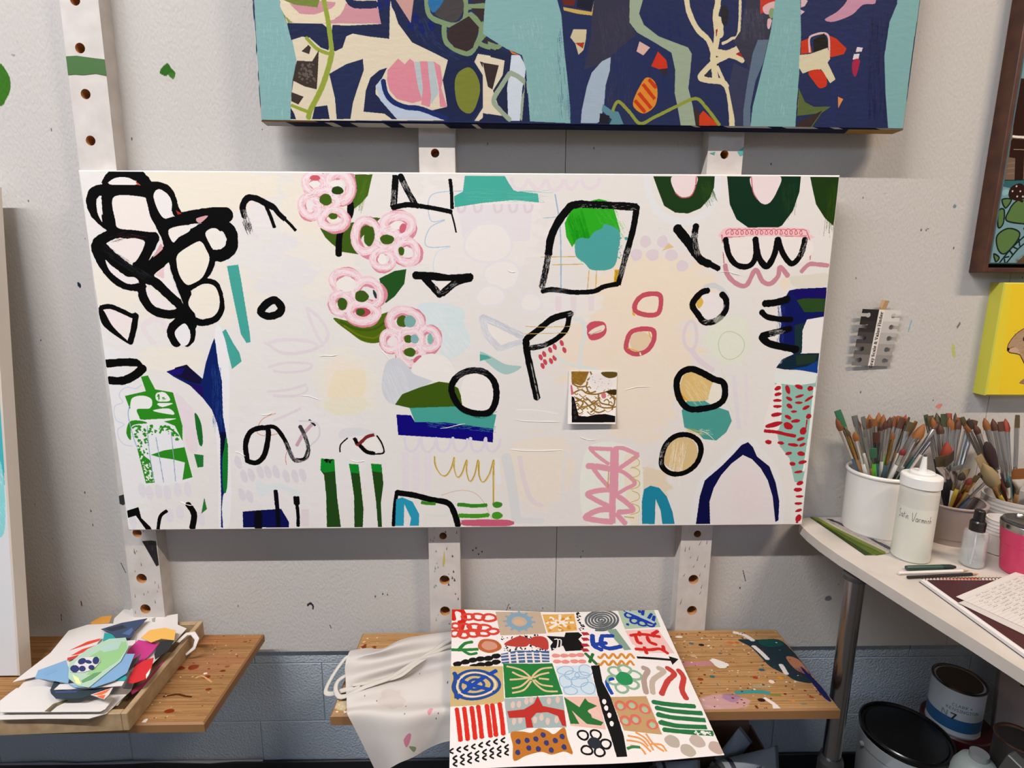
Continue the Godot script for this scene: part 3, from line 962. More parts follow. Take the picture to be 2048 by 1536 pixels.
func shelves() -> void:
	var p := Pic.new(1024, 320, "9c7850")
	p.grain("9c7850", "7c5834", "ae8c62", 900, 3)
	p.gain = 0.8
	shelf_r_art(p)
	var edge := mat("shelf edge wood", "86603a", 0.55)
	var t := thing("wooden_shelf", "paint spattered wooden board shelf under the pattern sheet", "shelf", Vector3(0.2953, 0.581, 0.1945))
	plank(t, Vector3(1.2225, 0.027, 0.304), pic_mat("spattered board", p, 0.5), edge)
	p = Pic.new(1024, 400, "8f6a44")
	p.grain("8f6a44", "6c4a2c", "a3805a", 1100, 5)
	p.gain = 0.8
	shelf_l_art(p)
	t = thing("wooden_shelf", "brown wooden board shelf under the tray of paper scraps", "shelf", Vector3(-1.2097, 0.581, 0.2032))
	plank(t, Vector3(1.22, 0.024, 0.322), pic_mat("brown board", p, 0.5), edge)
	# dowels that carry the boards
	var dm := mat("dowel wood", "b58a58", 0.6)
	for s in [[-0.0735, "round wooden dowel under the spattered shelf by the cloth"], [0.6468, "round wooden dowel under the spattered shelf near the desk leg"], [-0.93, "round wooden dowel under the brown shelf"]]:
		var d := part("support_dowel", tube([Vector3(0, 0, 0.0), Vector3(0, 0, 0.25)], [0.0115, 0.0115], 16), dm, null, Vector3(s[0], 0.541, 0.0))
		tag(d, s[1], "dowel")
	# open wooden tray and its papers
	t = thing("wooden_tray", "shallow pale wooden tray full of painted paper scraps", "tray", Vector3(-0.915, 0.581, 0.2205))
	t.rotation.y = 0.035
	var wm := mat("tray wood", "a08a68", 0.6)
	mottle(wm, noise_tex(0.02, "8e7656", "b09a78", 33), 4.0)
	wm.albedo_color = Color.WHITE
	part("tray_side", box(Vector3(0.014, 0.046, 0.336), 0.0015), wm, t, Vector3(0.146, 0.023, 0))
	part("tray_side", box(Vector3(0.014, 0.046, 0.336), 0.0015), wm, t, Vector3(-0.146, 0.023, 0))
	part("tray_side", box(Vector3(0.278, 0.046, 0.014), 0.0015), wm, t, Vector3(0, 0.023, 0.161))
	part("tray_side", box(Vector3(0.278, 0.046, 0.014), 0.0015), wm, t, Vector3(0, 0.023, -0.161))
	part("tray_bottom", box(Vector3(0.278, 0.006, 0.308), 0.0005), wm, t, Vector3(0, 0.004, 0))
	# papers and scraps, from the bottom of the heap to its top
	var k := 0
	for s in [
		["magenta_paper", "thin magenta paper strip along the tray's right inner side", 0.6242, "9c2a5c", -0.7802, 0.2722, [-0.0137, 0.0427, -0.0007, 0.0119, -0.0012, -0.064, 0.0086, -0.0639, 0.0109, 0.0205, -0.0039, 0.0528]],
		["paper_scrap", "cream paper strip lying low in the tray by its front corner", 0.6264, "b8b1a2", -0.8068, 0.3331, [-0.0096, 0.0331, -0.017, -0.0062, 0.0042, -0.0362, 0.0076, -0.0178, 0.0148, 0.0271]],
		["white_paper", "large white paper at the bottom of the heap hanging over the tray front", 0.6286, "c4bfbb", -0.9365, 0.3177, [-0.1117, 0.0521, -0.1472, -0.1037, -0.1517, -0.1347, 0.0983, -0.1286, 0.1453, 0.0004, 0.1377, 0.0688, 0.1087, 0.0826, 0.0051, 0.0809, -0.0846, 0.0823]],
		["paper_scrap", "orange painted edge of paper at the back of the heap", 0.6308, "c48a34", -1.0547, 0.0477, [-0.0221, 0.0094, -0.0118, -0.0181, 0.0162, -0.0219, 0.0311, 0.0119, -0.0134, 0.0187]],
		["white_paper", "white paper with turned corner pointing at the wall behind the heap", 0.6330, "c4bfbb", -0.9713, 0.0575, [-0.0499, -0.0151, -0.0526, -0.064, 0.0106, -0.0323, 0.0556, 0.0096, 0.057, 0.065, -0.0207, 0.0367]],
		["white_paper", "white paper reaching over the tray's back right corner", 0.6352, "c4bfbb", -0.8711, 0.0868, [-0.1278, -0.0649, -0.1331, -0.1088, -0.0358, -0.0456, 0.0207, -0.0599, 0.05, -0.0095, 0.0846, 0.0079, 0.0851, 0.0564, 0.0795, 0.1491, -0.0233, 0.0754], [["8a8a88", [-0.0396, -0.0377, -0.0325, -0.0435, -0.0214, -0.0228, -0.0285, -0.0229]]]],
		["white_paper", "broad white paper in the middle of the heap under the red strokes", 0.6374, "c4bfbb", -0.9959, 0.1898, [-0.0815, 0.0047, -0.1063, -0.0871, -0.074, -0.1128, -0.0109, -0.1176, 0.0749, -0.0939, 0.1238, -0.0093, 0.1452, 0.0964, 0.064, 0.1242, -0.0479, 0.0892, -0.0873, 0.1063]],
		["white_paper", "white paper with a brown twig drawn across, at the tray front", 0.6396, "c4bfbb", -0.9510, 0.3557, [-0.1053, -0.021, -0.1032, -0.0368, -0.0506, -0.0441, 0.1465, -0.0035, 0.1504, 0.0303, 0.1444, 0.0374, -0.076, 0.0357, -0.1062, 0.0021], [["6a5a34", [0.0206, 0.0352, 0.0224, 0.0132, 0.042, 0.0022, 0.0493, 0.0042, 0.037, 0.0209, 0.0348, 0.0372]], ["4a4438", [0.0276, 0.0335, 0.0281, 0.0133, 0.0339, 0.0153, 0.0347, 0.0354]]]],
		["magenta_paper", "magenta scrap between the yellow and red scraps", 0.6418, "b02a74", -0.8475, 0.1949, [-0.0336, -0.0441, 0.0299, -0.0278, 0.0351, 0.0117, 0.0301, 0.058, -0.0266, 0.0108, -0.0349, -0.0087]],
		["striped_scrap", "white scrap with red painted bands near the middle of the heap", 0.6440, "c4beba", -0.9990, 0.1860, [-0.0079, 0.0442, -0.0303, 0.001, -0.0182, -0.0393, 0.0159, -0.0429, 0.0286, 0.0018, 0.0119, 0.0352], [["c23a26", [-0.0297, 0.0077, -0.0088, -0.0269, 0.0152, -0.0395, 0.0194, -0.029, 0.0008, -0.0141]], ["c23a26", [-0.0098, 0.0272, 0.0008, 0.0033, 0.0225, -0.0113, 0.0249, -0.0013, 0.0058, 0.0227]], ["b83226", [-0.012, 0.0366, 0.0076, 0.0251, 0.0096, 0.036, -0.0047, 0.046]]]],
		["paper_scrap", "teal scrap tucked beside the red banded one", 0.6462, "178a8a", -0.9573, 0.1486, [-0.03, -0.0222, 0.0066, -0.0147, 0.0227, 0.0085, 0.0006, 0.0284]],
		["navy_scrap", "dark navy pointed scrap at the back of the heap", 0.6484, "2b3a56", -0.9412, 0.1180, [-0.0646, -0.0049, -0.0269, -0.0322, 0.0304, -0.0515, 0.0322, 0.0046, 0.0438, 0.0324, 0.0071, 0.037, -0.0219, 0.0146], [["1d2430", [-0.0529, -0.0055, -0.0195, -0.0216, 0.002, -0.0102, -0.028, 0.0057]], ["425a86", [0.0068, 0.0169, 0.0158, -0.01, 0.0266, 0.0011, 0.0308, 0.0226]]]],
		["paper_scrap", "black angular scrap beside the orange yellow one", 0.6506, "1c1c20", -0.7870, 0.1989, [-0.0245, -0.0299, 0.0084, -0.0356, 0.0197, 0.0065, 0.0055, 0.0394, -0.0091, 0.0195]],
		["paper_scrap", "orange yellow rounded scrap near the tray's back corner", 0.6528, "d2a24e", -0.8256, 0.1475, [-0.0436, 0.0092, -0.0405, -0.0225, -0.0054, -0.0318, 0.031, -0.0193, 0.0504, 0.0209, 0.0126, 0.0142, -0.0044, 0.0292]],
		["paper_scrap", "bright red scrap by the tray's right side", 0.6550, "ba1820", -0.7838, 0.2860, [-0.0093, 0.0373, -0.0272, -0.0164, -0.017, -0.0387, -0.0008, -0.0477, 0.0214, -0.0025, 0.0259, 0.028, 0.0071, 0.04], [["d8d0cc", [0.0187, 0.012, 0.0156, -0.0096, 0.0245, 0.0078, 0.0282, 0.0268]]]],
		["paper_scrap", "small dark sketched scrap between blue and red", 0.6572, "4a4644", -0.8198, 0.2586, [0.0012, 0.0268, -0.0104, -0.0089, -0.0036, -0.0319, 0.0053, -0.0086, 0.0075, 0.0226]],
		["navy_scrap", "dark blue green curved cutting at the front of the heap", 0.6594, "1d2c36", -0.9069, 0.3513, [-0.0415, -0.0016, -0.0557, -0.0318, -0.0374, -0.0242, -0.0324, -0.0034, 0.0072, 0.0003, 0.0798, -0.0064, 0.0714, 0.0098, 0.0485, 0.0246, -0.0077, 0.0245, -0.0321, 0.0082], [["33406e", [-0.0282, 0.0022, 0.0251, 0.0011, 0.0239, 0.0069, -0.0207, 0.0081]]]],
		["paper_scrap", "white scrap with orange paint by the dark curved cutting", 0.6616, "c0bab6", -0.8140, 0.3663, [-0.0288, 0.0019, 0.0056, -0.0197, 0.0121, 0.0018, 0.011, 0.0161], [["cf5a2c", [-0.0245, 0.0036, 0.0026, -0.0161, 0.0023, -0.0044, -0.0037, 0.0031]], ["cf5a2c", [-0.0123, 0.0068, 0.0049, 0.0033, 0.0093, 0.0154]]]],
		["paper_scrap", "white edged scrap under the light blue scrap", 0.6638, "c4bfbb", -0.8603, 0.3417, [-0.0755, 0.0122, -0.0759, -0.0043, 0.0414, -0.0146, 0.0665, -0.0142, 0.0708, 0.0027, 0.0105, 0.0069, -0.0378, 0.0113]],
		["paper_scrap", "teal triangular scrap beneath the light blue scrap", 0.6660, "1a8c90", -0.8040, 0.3206, [-0.0113, 0.0091, -0.0122, -0.02, 0.0111, 0.0013, 0.0123, 0.0095]],
		["blue_scrap", "light blue ragged scrap on the left of the heap", 0.6682, "6f94b4", -0.9715, 0.3092, [-0.033, 0.0129, -0.0474, -0.0132, -0.0089, -0.0477, 0.0408, 0.0008, 0.0566, 0.0305, -0.0081, 0.0166], [["6a90b4", [-0.0267, -0.0027, -0.0136, -0.0195, -0.0006, -0.0107, -0.0138, 0.0059]]]],
		["blue_scrap", "light blue scrap with pointed end beside the red scrap", 0.6704, "6f94b8", -0.8504, 0.3123, [-0.0635, 0.0301, -0.0043, 0.044, -0.01, -0.0461, -0.0073, -0.0689, 0.0248, -0.0685, 0.0505, -0.0018, 0.0386, 0.0236, 0.0073, 0.0442, -0.036, 0.0435]],
		["green_scrap", "pale sage green egg shaped scrap on top of the heap", 0.6726, "9cb6a2", -0.8982, 0.2675, [-0.0617, 0.0098, -0.0552, -0.0405, -0.0292, -0.0793, 0.0098, -0.0837, 0.0408, -0.0496, 0.0586, 0.0063, 0.0458, 0.0915, 0.0154, 0.0851, -0.0243, 0.0605], [["84b078", [-0.0302, -0.0113, -0.0107, -0.0534, 0.0209, -0.0676, 0.0408, -0.043, 0.0507, 0.0035, 0.0333, 0.0507, 0.0096, 0.0503, 0.0082, 0.0161]], ["9ab6ac", [-0.0258, -0.0392, -0.0174, -0.0583, 0.0112, -0.0678, 0.0218, -0.0385, -0.0046, -0.0271]], ["cfd890", [-0.023, 0.0498, 0.0013, 0.0626, 0.0225, 0.083, 0.0079, 0.0788]], ["5a8a5a", [0.0134, 0.0708, 0.0243, 0.0464, 0.0391, 0.0424, 0.0337, 0.0671, 0.0209, 0.077]]]],
		["dotted_scrap", "white scrap with six navy dots on the sage green scrap", 0.6748, "c4c0be", -0.9129, 0.2850, [-0.0324, -0.01, -0.0305, -0.0244, 0.0115, -0.0255, 0.0264, -0.0092, 0.0298, 0.0162, 0.0144, 0.0274, -0.0193, 0.0256], [["1c2a5c", [-0.013, -0.0161, -0.0079, -0.0091, -0.0068, -0.0026, -0.0099, 0.0009, -0.0162, 0.0002, -0.0232, -0.0045, -0.0284, -0.0114, -0.0296, -0.018, -0.0265, -0.0216, -0.0201, -0.0209]], ["1c2a5c", [0.0091, -0.0052, 0.0093, -0.0021, 0.0055, -0.0012, -0.0008, -0.0028, -0.0072, -0.0063, -0.0114, -0.0104, -0.0117, -0.0135, -0.0079, -0.0145, -0.0015, -0.0128, 0.005, -0.0093]], ["1c2a5c", [0.0246, -0.0073, 0.0257, -0.001, 0.0224, 0.0011, 0.0158, -0.0017, 0.0085, -0.0085, 0.0032, -0.0167, 0.0019, -0.0232, 0.0053, -0.0254, 0.012, -0.0224, 0.0193, -0.0155]], ["1c2a5c", [-0.0045, 0.0161, -0.0012, 0.0231, -0.0032, 0.0274, -0.0099, 0.0273, -0.0186, 0.0229, -0.0261, 0.0158, -0.0296, 0.0087, -0.0276, 0.0043, -0.0208, 0.0044, -0.012, 0.0089]], ["1c2a5c", [0.0105, 0.0163, 0.0132, 0.0219, 0.0119, 0.0252, 0.0071, 0.0252, 0.0006, 0.0217, -0.0051, 0.0161, -0.0079, 0.0105, -0.0066, 0.0071, -0.0017, 0.0071, 0.0048, 0.0107]], ["1c2a5c", [0.0284, 0.0123, 0.0304, 0.0169, 0.0288, 0.0196, 0.0244, 0.0196, 0.0187, 0.0167, 0.0139, 0.0121, 0.0119, 0.0075, 0.0134, 0.0047, 0.0179, 0.0048, 0.0236, 0.0077]]]],
	]:
		var o := thing(s[0], s[1], "paper", Vector3(s[4], s[2], s[5]), "papers heaped in the wooden tray")
		var m := mat("paper " + s[3], s[3], 0.7)
		if s[3] != "c4bfbb" and not m.normal_enabled:
			rough_up(m, bumps.fine, 0.25, 20.0)
		part("paper_cut", slab(s[6], 0.0, 0.0012), m, o)
		if s.size() > 7:
			var lift := 0.0
			for q in s[7]:
				var pm := mat("patch " + q[0], q[0], 0.6)
				part("painted_patch", slab(q[1], 0.0012, 0.0015 + lift), pm, o)
				lift += 0.0002
		k += 1
	var strip := thing("paper_strip", "curled white paper strip hanging over the tray's side", "paper", Vector3(-0.765, 0.632, 0.10))
	part("curled_strip", tube(vecs([-0.0114, 0.005, 0.0536, -0.0047, 0.008, 0.0236, 0.0155, 0.013, 0.0282, 0.0353, 0.008, 0.0454, 0.0308, -0.012, 0.0544, 0.0075, -0.032, 0.0554]), [0.006, 0.007, 0.007, 0.006, 0.005, 0.003], 8, 0.16), mat("paper strip", "c4bfba", 0.7), strip)
	# white canvas apron thrown over the board
	var cloth := mat("apron cotton", "b8b3ae", 0.9)
	var cp := Pic.new(512, 512, "b8b3ae")
	cp.b("ab9f99", 180, 330, 60, 40, 0.5)
	cp.b("a9a4a6", 300, 220, 90, 50, 0.5)
	cp.f("c4808a", [330, 398, 345, 385, 354, 390, 344, 406, 334, 412])
	cp.f("b06a80", [214, 462, 238, 448, 250, 452, 238, 470, 220, 478])
	cp.f("6a7a5a", [232, 478, 262, 486, 250, 496])
	for d in [[82, 300], [125, 330], [240, 360], [235, 395], [360, 425], [372, 410], [300, 250], [410, 300]]:
		cp.e("3a4048", d[0], d[1], 2, 3.4, 0.5)
	cloth.albedo_texture = cp.tex()
	cloth.albedo_color = Color.WHITE
	t = thing("cotton_apron", "white paint stained cotton apron draped over the spattered shelf", "apron")
	var ctrl: Array = []
	for r in [
		[-0.3207, 0.588, 0.1264, -0.282, 0.59, 0.1214, -0.2401, 0.59, 0.1241, -0.1983, 0.59, 0.0888, -0.1446, 0.59, 0.0698, -0.053, 0.59, 0.0531, 0.0341, 0.59, 0.0544],
		[-0.3218, 0.606, 0.1779, -0.281, 0.614, 0.1811, -0.2318, 0.616, 0.1766, -0.1832, 0.618, 0.1521, -0.1249, 0.612, 0.1262, -0.0483, 0.606, 0.1042, 0.0355, 0.602, 0.0956],
		[-0.3192, 0.594, 0.208, -0.2814, 0.594, 0.1937, -0.2321, 0.594, 0.1792, -0.1819, 0.596, 0.1631, -0.1202, 0.594, 0.1434, -0.0463, 0.594, 0.1302, 0.0363, 0.594, 0.1231],
		[-0.3042, 0.608, 0.2542, -0.2635, 0.616, 0.2506, -0.2132, 0.62, 0.2385, -0.1611, 0.62, 0.2173, -0.1049, 0.616, 0.1941, -0.0421, 0.61, 0.1755, 0.0376, 0.606, 0.1635],
		[-0.2967, 0.592, 0.2793, -0.2582, 0.594, 0.2655, -0.205, 0.594, 0.2456, -0.1528, 0.594, 0.2251, -0.0986, 0.594, 0.2058, -0.0408, 0.594, 0.1935, 0.0384, 0.594, 0.189],
		[-0.2867, 0.596, 0.3101, -0.2427, 0.606, 0.3064, -0.191, 0.608, 0.2932, -0.1416, 0.606, 0.2749, -0.0915, 0.604, 0.2595, -0.036, 0.602, 0.2474, 0.0401, 0.6, 0.2426],
		[-0.2797, 0.588, 0.3323, -0.2349, 0.59, 0.3261, -0.1824, 0.59, 0.3207, -0.133, 0.59, 0.3152, -0.0846, 0.59, 0.3159, -0.0302, 0.59, 0.3168, 0.0424, 0.59, 0.3179],
		[-0.2712, 0.5931, 0.362, -0.2237, 0.5951, 0.362, -0.1715, 0.597, 0.362, -0.125, 0.6003, 0.362, -0.0785, 0.601, 0.362, -0.0261, 0.6002, 0.362, 0.0438, 0.5992, 0.362],
		[-0.2483, 0.5424, 0.37, -0.2084, 0.5437, 0.372, -0.1615, 0.5489, 0.374, -0.117, 0.5555, 0.376, -0.0709, 0.5583, 0.374, -0.0258, 0.5637, 0.372, 0.044, 0.5689, 0.37],
		[-0.2124, 0.4478, 0.372, -0.1824, 0.4633, 0.378, -0.1476, 0.4935, 0.384, -0.1103, 0.5038, 0.384, -0.0711, 0.5181, 0.38, -0.0261, 0.5332, 0.374, 0.0439, 0.5418, 0.37],
	]:
		ctrl.append(vecs(r))
	var rows := spline_rows(ctrl, 60, 60)
	for i in rows.size():
		for j in rows[i].size():
			var v := float(i) / 59.0
			var u := float(j) / 59.0
			var a := 0.5 + 0.5 * sin((v * 26.0 + u * 9.0 + 1.5 * sin(u * 4.0 + v * 6.0)))
			var k2 := smoothstep(0.66, 0.3, v) * smoothstep(0.0, 0.08, v) * 0.008
			rows[i][j] += Vector3(0, a * a * k2, 0)
			rows[i][j] += Vector3(0, 0, 0.008 * sin(u * 9.0 + v * 5.0)) * smoothstep(0.5, 0.9, v)
	part("cloth", sheet_mesh(rows, 0.0025), cloth, t)
	var sm := mat("strap cotton", "b8b3ab", 0.9)
	for s in [
		[-0.2957, 0.604, 0.1872, -0.3184, 0.606, 0.176, -0.3306, 0.6, 0.1854, -0.3474, 0.586, 0.2231, -0.3543, 0.5735, 0.26, -0.3375, 0.5732, 0.27, -0.3, 0.59, 0.2769, -0.2596, 0.604, 0.2874],
		[-0.293, 0.606, 0.236, -0.3089, 0.602, 0.2432, -0.3239, 0.596, 0.2532, -0.3245, 0.59, 0.2732, -0.309, 0.589, 0.2969, -0.2873, 0.594, 0.2998, -0.2462, 0.61, 0.2914, -0.19, 0.614, 0.2667, -0.1525, 0.616, 0.2307, -0.1131, 0.617, 0.1914, -0.0537, 0.612, 0.1209],
		[-0.2795, 0.604, 0.2771, -0.2139, 0.61, 0.2718, -0.1666, 0.613, 0.2589, -0.1346, 0.615, 0.2224, -0.0889, 0.614, 0.1742, -0.0453, 0.61, 0.1392],
	]:
		var l := spline(vecs(s), 26)
		var rr: Array = []
		for i in 26:
			rr.append(0.0062)
		part("strap", tube(l, rr, 8, 0.35), sm, t)
	# sheet of painted pattern squares
	p = Pic.new(1024, 768, "cfcac8")
	p.gain = 0.8
	sheet_art(p)
	t = thing("pattern_sheet", "large white paper of small painted pattern squares lying over the shelf edge", "paper")
	rows = []
	var tl := Vector3(-0.052, 0.672, 0.07)
	var tr := Vector3(0.545, 0.652, 0.052)
	var br := Vector3(0.574, 0.576, 0.465)
	var bl := Vector3(-0.02, 0.597, 0.508)
	for i in 25:
		var r: Array = []
		for j in 25:
			var v := i / 24.0
			var u := j / 24.0
			var q := tl.lerp(tr, u).lerp(bl.lerp(br, u), v)
			q.y += -0.006 * sin(u * PI) * (1.0 - v) - 0.006 * v * v * v * sin(u * 3.0) + 0.0015 * sin(u * 9.0 + v * 5.0)
			r.append(q)
		rows.append(r)
	part("painted_paper", sheet_mesh(rows, 0.0008), pic_mat("pattern sheet paint", p, 0.6), t)

func plank(t: Node3D, s: Vector3, top: Material, edge: Material) -> void:
	var h := s * 0.5
	var r := 0.004
	var st := begin()
	quad(st, Vector3(-h.x + r, 0, h.z - r), Vector3(h.x - r, 0, h.z - r), Vector3(h.x - r, 0, -h.z + r), Vector3(-h.x + r, 0, -h.z + r))
	part("board_face", done(st), top, t)
	st = begin()
	var f := [Vector3(-h.x + r, 0, h.z - r), Vector3(h.x - r, 0, h.z - r), Vector3(h.x - r, 0, -h.z + r), Vector3(-h.x + r, 0, -h.z + r)]
	var m := [Vector3(-h.x, -r, h.z), Vector3(h.x, -r, h.z), Vector3(h.x, -r, -h.z), Vector3(-h.x, -r, -h.z)]
	var b := [Vector3(-h.x, -s.y, h.z), Vector3(h.x, -s.y, h.z), Vector3(h.x, -s.y, -h.z), Vector3(-h.x, -s.y, -h.z)]
	for i in 4:
		var j := (i + 1) % 4
		quad(st, m[i], m[j], f[j], f[i])
		quad(st, b[i], b[j], m[j], m[i])
	quad(st, b[3], b[2], b[1], b[0])
	part("board_edge", done(st), edge, t)

func desk() -> void:
	var t := thing("work_desk", "white round cornered desk on chrome tube legs", "desk", Vector3(0, 0, 0))
	var dm := mat("desk laminate", "ffffff", 0.4)
	mottle(dm, noise_tex(0.02, "b3aca4", "beb7af", 35), 2.0)
	part("desk_top", slab([0.985, 0.006, 0.955, 0.018, 0.936, 0.05, 0.93, 0.1, 0.93, 0.16, 0.937, 0.232, 0.957, 0.347, 0.976, 0.455, 0.995, 0.554, 1.01, 0.65, 1.035, 0.8, 1.05, 0.88, 1.075, 0.92, 1.12, 0.935, 2.3, 0.935, 2.3, 0.006], 0.892, 0.918, 0.009), dm, t)
	var chrome := mat("worn chrome", "8e8e90", 0.22, 1.0)
	var collar := mat("leg collar", "5a5a5c", 0.4, 0.8)
	for q in [[0.957, 0.268], [2.05, 0.268], [1.08, 0.82], [2.05, 0.82]]:
		var lg := part("leg", lathe([0.0, 0.36, 0.0215, 0.36, 0.0215, 0.885, 0.0, 0.885], 28), chrome, t, Vector3(q[0], 0, q[1]))
		part("leg_collar", lathe([0.0, 0.0, 0.03, 0.0, 0.03, 0.355, 0.026, 0.37, 0.0, 0.37], 28), collar, lg)
		part("mounting_plate", lathe([0.0, 0.878, 0.028, 0.878, 0.028, 0.889, 0.0, 0.889], 28), collar, lg)
	var D := 0.918
	# feathery card
	var p := Pic.new(256, 160, "b8aca0")
	card_art(p)
	t = thing("painted_card", "narrow painted card with a green band lying at the desk corner", "card", Vector3(0, D, 0))
	var cm := pic_mat("painted card ink", p, 0.45)
	part("card_stock", slab([0.99, 0.008, 0.9955, 0.1063, 1.0017, 0.2299, 1.0333, 0.2302, 1.0711, 0.2205, 1.0926, 0.1947, 1.1008, 0.1538, 1.0923, 0.1073, 1.0719, 0.0639, 1.0462, 0.0247], 0.0004, 0.0022), cm, t)
	# pots
	var enamel := mat("white enamel", "d8d5d0", 0.18)
	enamel.clearcoat_enabled = true
	enamel.clearcoat = 0.6
	enamel.clearcoat_roughness = 0.1
	t = thing("brush_pot", "wide glossy white enamel pot crowded with brushes", "pot", Vector3(1.125, D, 0.084))
	part("pot_body", lathe([0.0, 0.0, 0.075, 0.0, 0.078, 0.006, 0.08, 0.168, 0.076, 0.168, 0.074, 0.01, 0.0, 0.008], 56), enamel, t)
	part("rolled_rim", lathe([0.0785, 0.163, 0.0822, 0.165, 0.0836, 0.169, 0.0822, 0.173, 0.079, 0.175, 0.076, 0.173, 0.0745, 0.168], 56, true), enamel, t)
	var taupe := mat("taupe plastic", "94867f", 0.4)
	t = thing("brush_pot", "dull taupe tub of short mixed brushes behind the spray bottle", "pot", Vector3(1.292, D, 0.122))
	part("pot_body", lathe([0.0, 0.0, 0.072, 0.0, 0.0725, 0.016, 0.074, 0.017, 0.08, 0.105, 0.076, 0.105, 0.07, 0.012, 0.0, 0.01], 52), taupe, t)
	part("rolled_rim", lathe([0.079, 0.101, 0.082, 0.102, 0.0825, 0.107, 0.08, 0.109, 0.0755, 0.107], 52, true), taupe, t)
	var ridge := mat("ridged ceramic", "b9b3ac", 0.35)
	t = thing("brush_pot", "pale ridged ceramic jar of large soft brushes beside the pink tumbler", "pot", Vector3(1.462, D, 0.135))
	var rp: Array = [0.0, 0.0, 0.066, 0.0]
	for i in 22:
		rp.append_array([0.07 + (0.0012 if i % 2 else 0.0), 0.004 + i * 0.005])
	rp.append_array([0.071, 0.116, 0.066, 0.116, 0.064, 0.01, 0.0, 0.01])
	part("pot_body", lathe(rp, 48), ridge, t)
	# squeeze bottle of satin varnish
	var bot := mat("cloudy squeeze plastic", "d3d3c8", 0.3)
	bot.subsurf_scatter_enabled = true
	bot.subsurf_scatter_strength = 0.3
	var vp := Pic.new(1024, 512, "cfcec2")
	vp.f("c6c4ba", [0, 0, 1024, 0, 1024, 150, 0, 150], 0)
	varnish_art(vp)
	bot.albedo_texture = vp.tex()
	bot.albedo_color = Color.WHITE
	t = thing("squeeze_bottle", "cloudy white squeeze bottle with handwritten varnish label and cone tip", "bottle", Vector3(1.1105, D, 0.2369))
	part("bottle_body", lathe([0.0385, 0.001, 0.0405, 0.004, 0.0405, 0.178, 0.039, 0.19, 0.037, 0.196], 56), bot, t, Vector3.ZERO, Vector3(0, 2.31, 0))
	part("bottle_base", lathe([0.0, 0.0, 0.037, 0.0, 0.0385, 0.001, 0.0, 0.002], 40), mat("bottle base", "c9c9be", 0.3), t)
	var capm := mat("white cap plastic", "dcdad6", 0.3)
	part("screw_cap", lathe([0.0, 0.19, 0.0425, 0.19, 0.0425, 0.213, 0.041, 0.216, 0.026, 0.218, 0.026, 0.223, 0.024, 0.225, 0.0, 0.225], 56), capm, t)
	part("cone_tip", lathe([0.009, 0.224, 0.0075, 0.232, 0.0042, 0.262, 0.0, 0.262], 28), capm, t)
	part("tip_plug", lathe([0.0, 0.262, 0.0034, 0.262, 0.0034, 0.267, 0.0, 0.267], 16), mat("tip plug", "4a4a4a", 0.4), t)
	# spray bottle
	var clear := mat("clear plastic", "eef2f2", 0.03)
	clear.transparency = BaseMaterial3D.TRANSPARENCY_ALPHA
	clear.albedo_color = Color(0.88, 0.9, 0.9, 0.14)
	var water := mat("clear water", "f4f8f8", 0.0)
	water.transparency = BaseMaterial3D.TRANSPARENCY_ALPHA
	water.albedo_color = Color(0.8, 0.83, 0.83, 0.22)
	var black := mat("black plastic", "101012", 0.3)
	t = thing("spray_bottle", "small clear spray bottle with a black pump top", "bottle", Vector3(1.2302, D, 0.2787))
	part("bottle_body", lathe([0.0, 0.0, 0.022, 0.0, 0.0245, 0.004, 0.0245, 0.082, 0.022, 0.089, 0.013, 0.092, 0.012, 0.0915, 0.0212, 0.088, 0.0235, 0.081, 0.0235, 0.005, 0.021, 0.002, 0.0, 0.002], 48), clear, t)
	part("water_fill", lathe([0.0, 0.0025, 0.021, 0.0025, 0.0233, 0.006, 0.0233, 0.062, 0.0, 0.062], 48), water, t)
	part("dip_tube", tube([Vector3(0, 0.09, 0), Vector3(-0.002, 0.05, 0.003), Vector3(-0.012, 0.008, 0.01)], [0.0016, 0.0016, 0.0016], 8), mat("dip tube", "d8dcdc", 0.3), t)
	part("pump_collar", lathe([0.0, 0.09, 0.0155, 0.09, 0.0158, 0.112, 0.013, 0.116, 0.0, 0.116], 36), black, t)
	part("pump_head", lathe([0.0, 0.115, 0.0112, 0.115, 0.0105, 0.14, 0.009, 0.142, 0.0, 0.142], 32), black, t)
	# nested cups
	t = thing("paper_cup_stack", "short nest of white ribbed cups behind the spray bottle", "cups", Vector3(1.352, D, 0.218))
	var cups := mat("cup white", "cfcac6", 0.5)
	for i in 5:
		part("cup", lathe([0.026 + 0.0002 * i, 0.002 + i * 0.009, 0.031, 0.052 + i * 0.009, 0.0325, 0.054 + i * 0.009, 0.0325, 0.056 + i * 0.009, 0.0295, 0.056 + i * 0.009, 0.025, 0.004 + i * 0.009, 0.0, 0.004 + i * 0.009], 36), cups, t)
	# pink tumbler
	var pink := mat("pink enamel", "c2365c", 0.28)
	var steel := mat("brushed steel", "b0aeac", 0.25, 1.0)
	t = thing("tumbler", "coral pink steel tumbler with a silver rim and clear lid", "tumbler", Vector3(1.322, D, 0.314))
	part("cup_body", lathe([0.0, 0.0, 0.038, 0.0, 0.041, 0.004, 0.0475, 0.07, 0.0485, 0.072, 0.0525, 0.108, 0.0, 0.108], 56), pink, t)
	part("steel_rim", lathe([0.0525, 0.1075, 0.0535, 0.112, 0.054, 0.122, 0.053, 0.1235, 0.0505, 0.122, 0.0505, 0.108, 0.0, 0.107], 56), steel, t)
	part("lid_ring", lathe([0.0, 0.117, 0.046, 0.117, 0.0495, 0.119, 0.0515, 0.124, 0.05, 0.128, 0.0475, 0.127, 0.045, 0.12, 0.0, 0.119], 56, true), mat("smoky lid", "3c3a3a", 0.1), t)
	var glint := mat("glint pink", "e08098", 0.1)  # opaque paler pink beads paint a glint on the cup
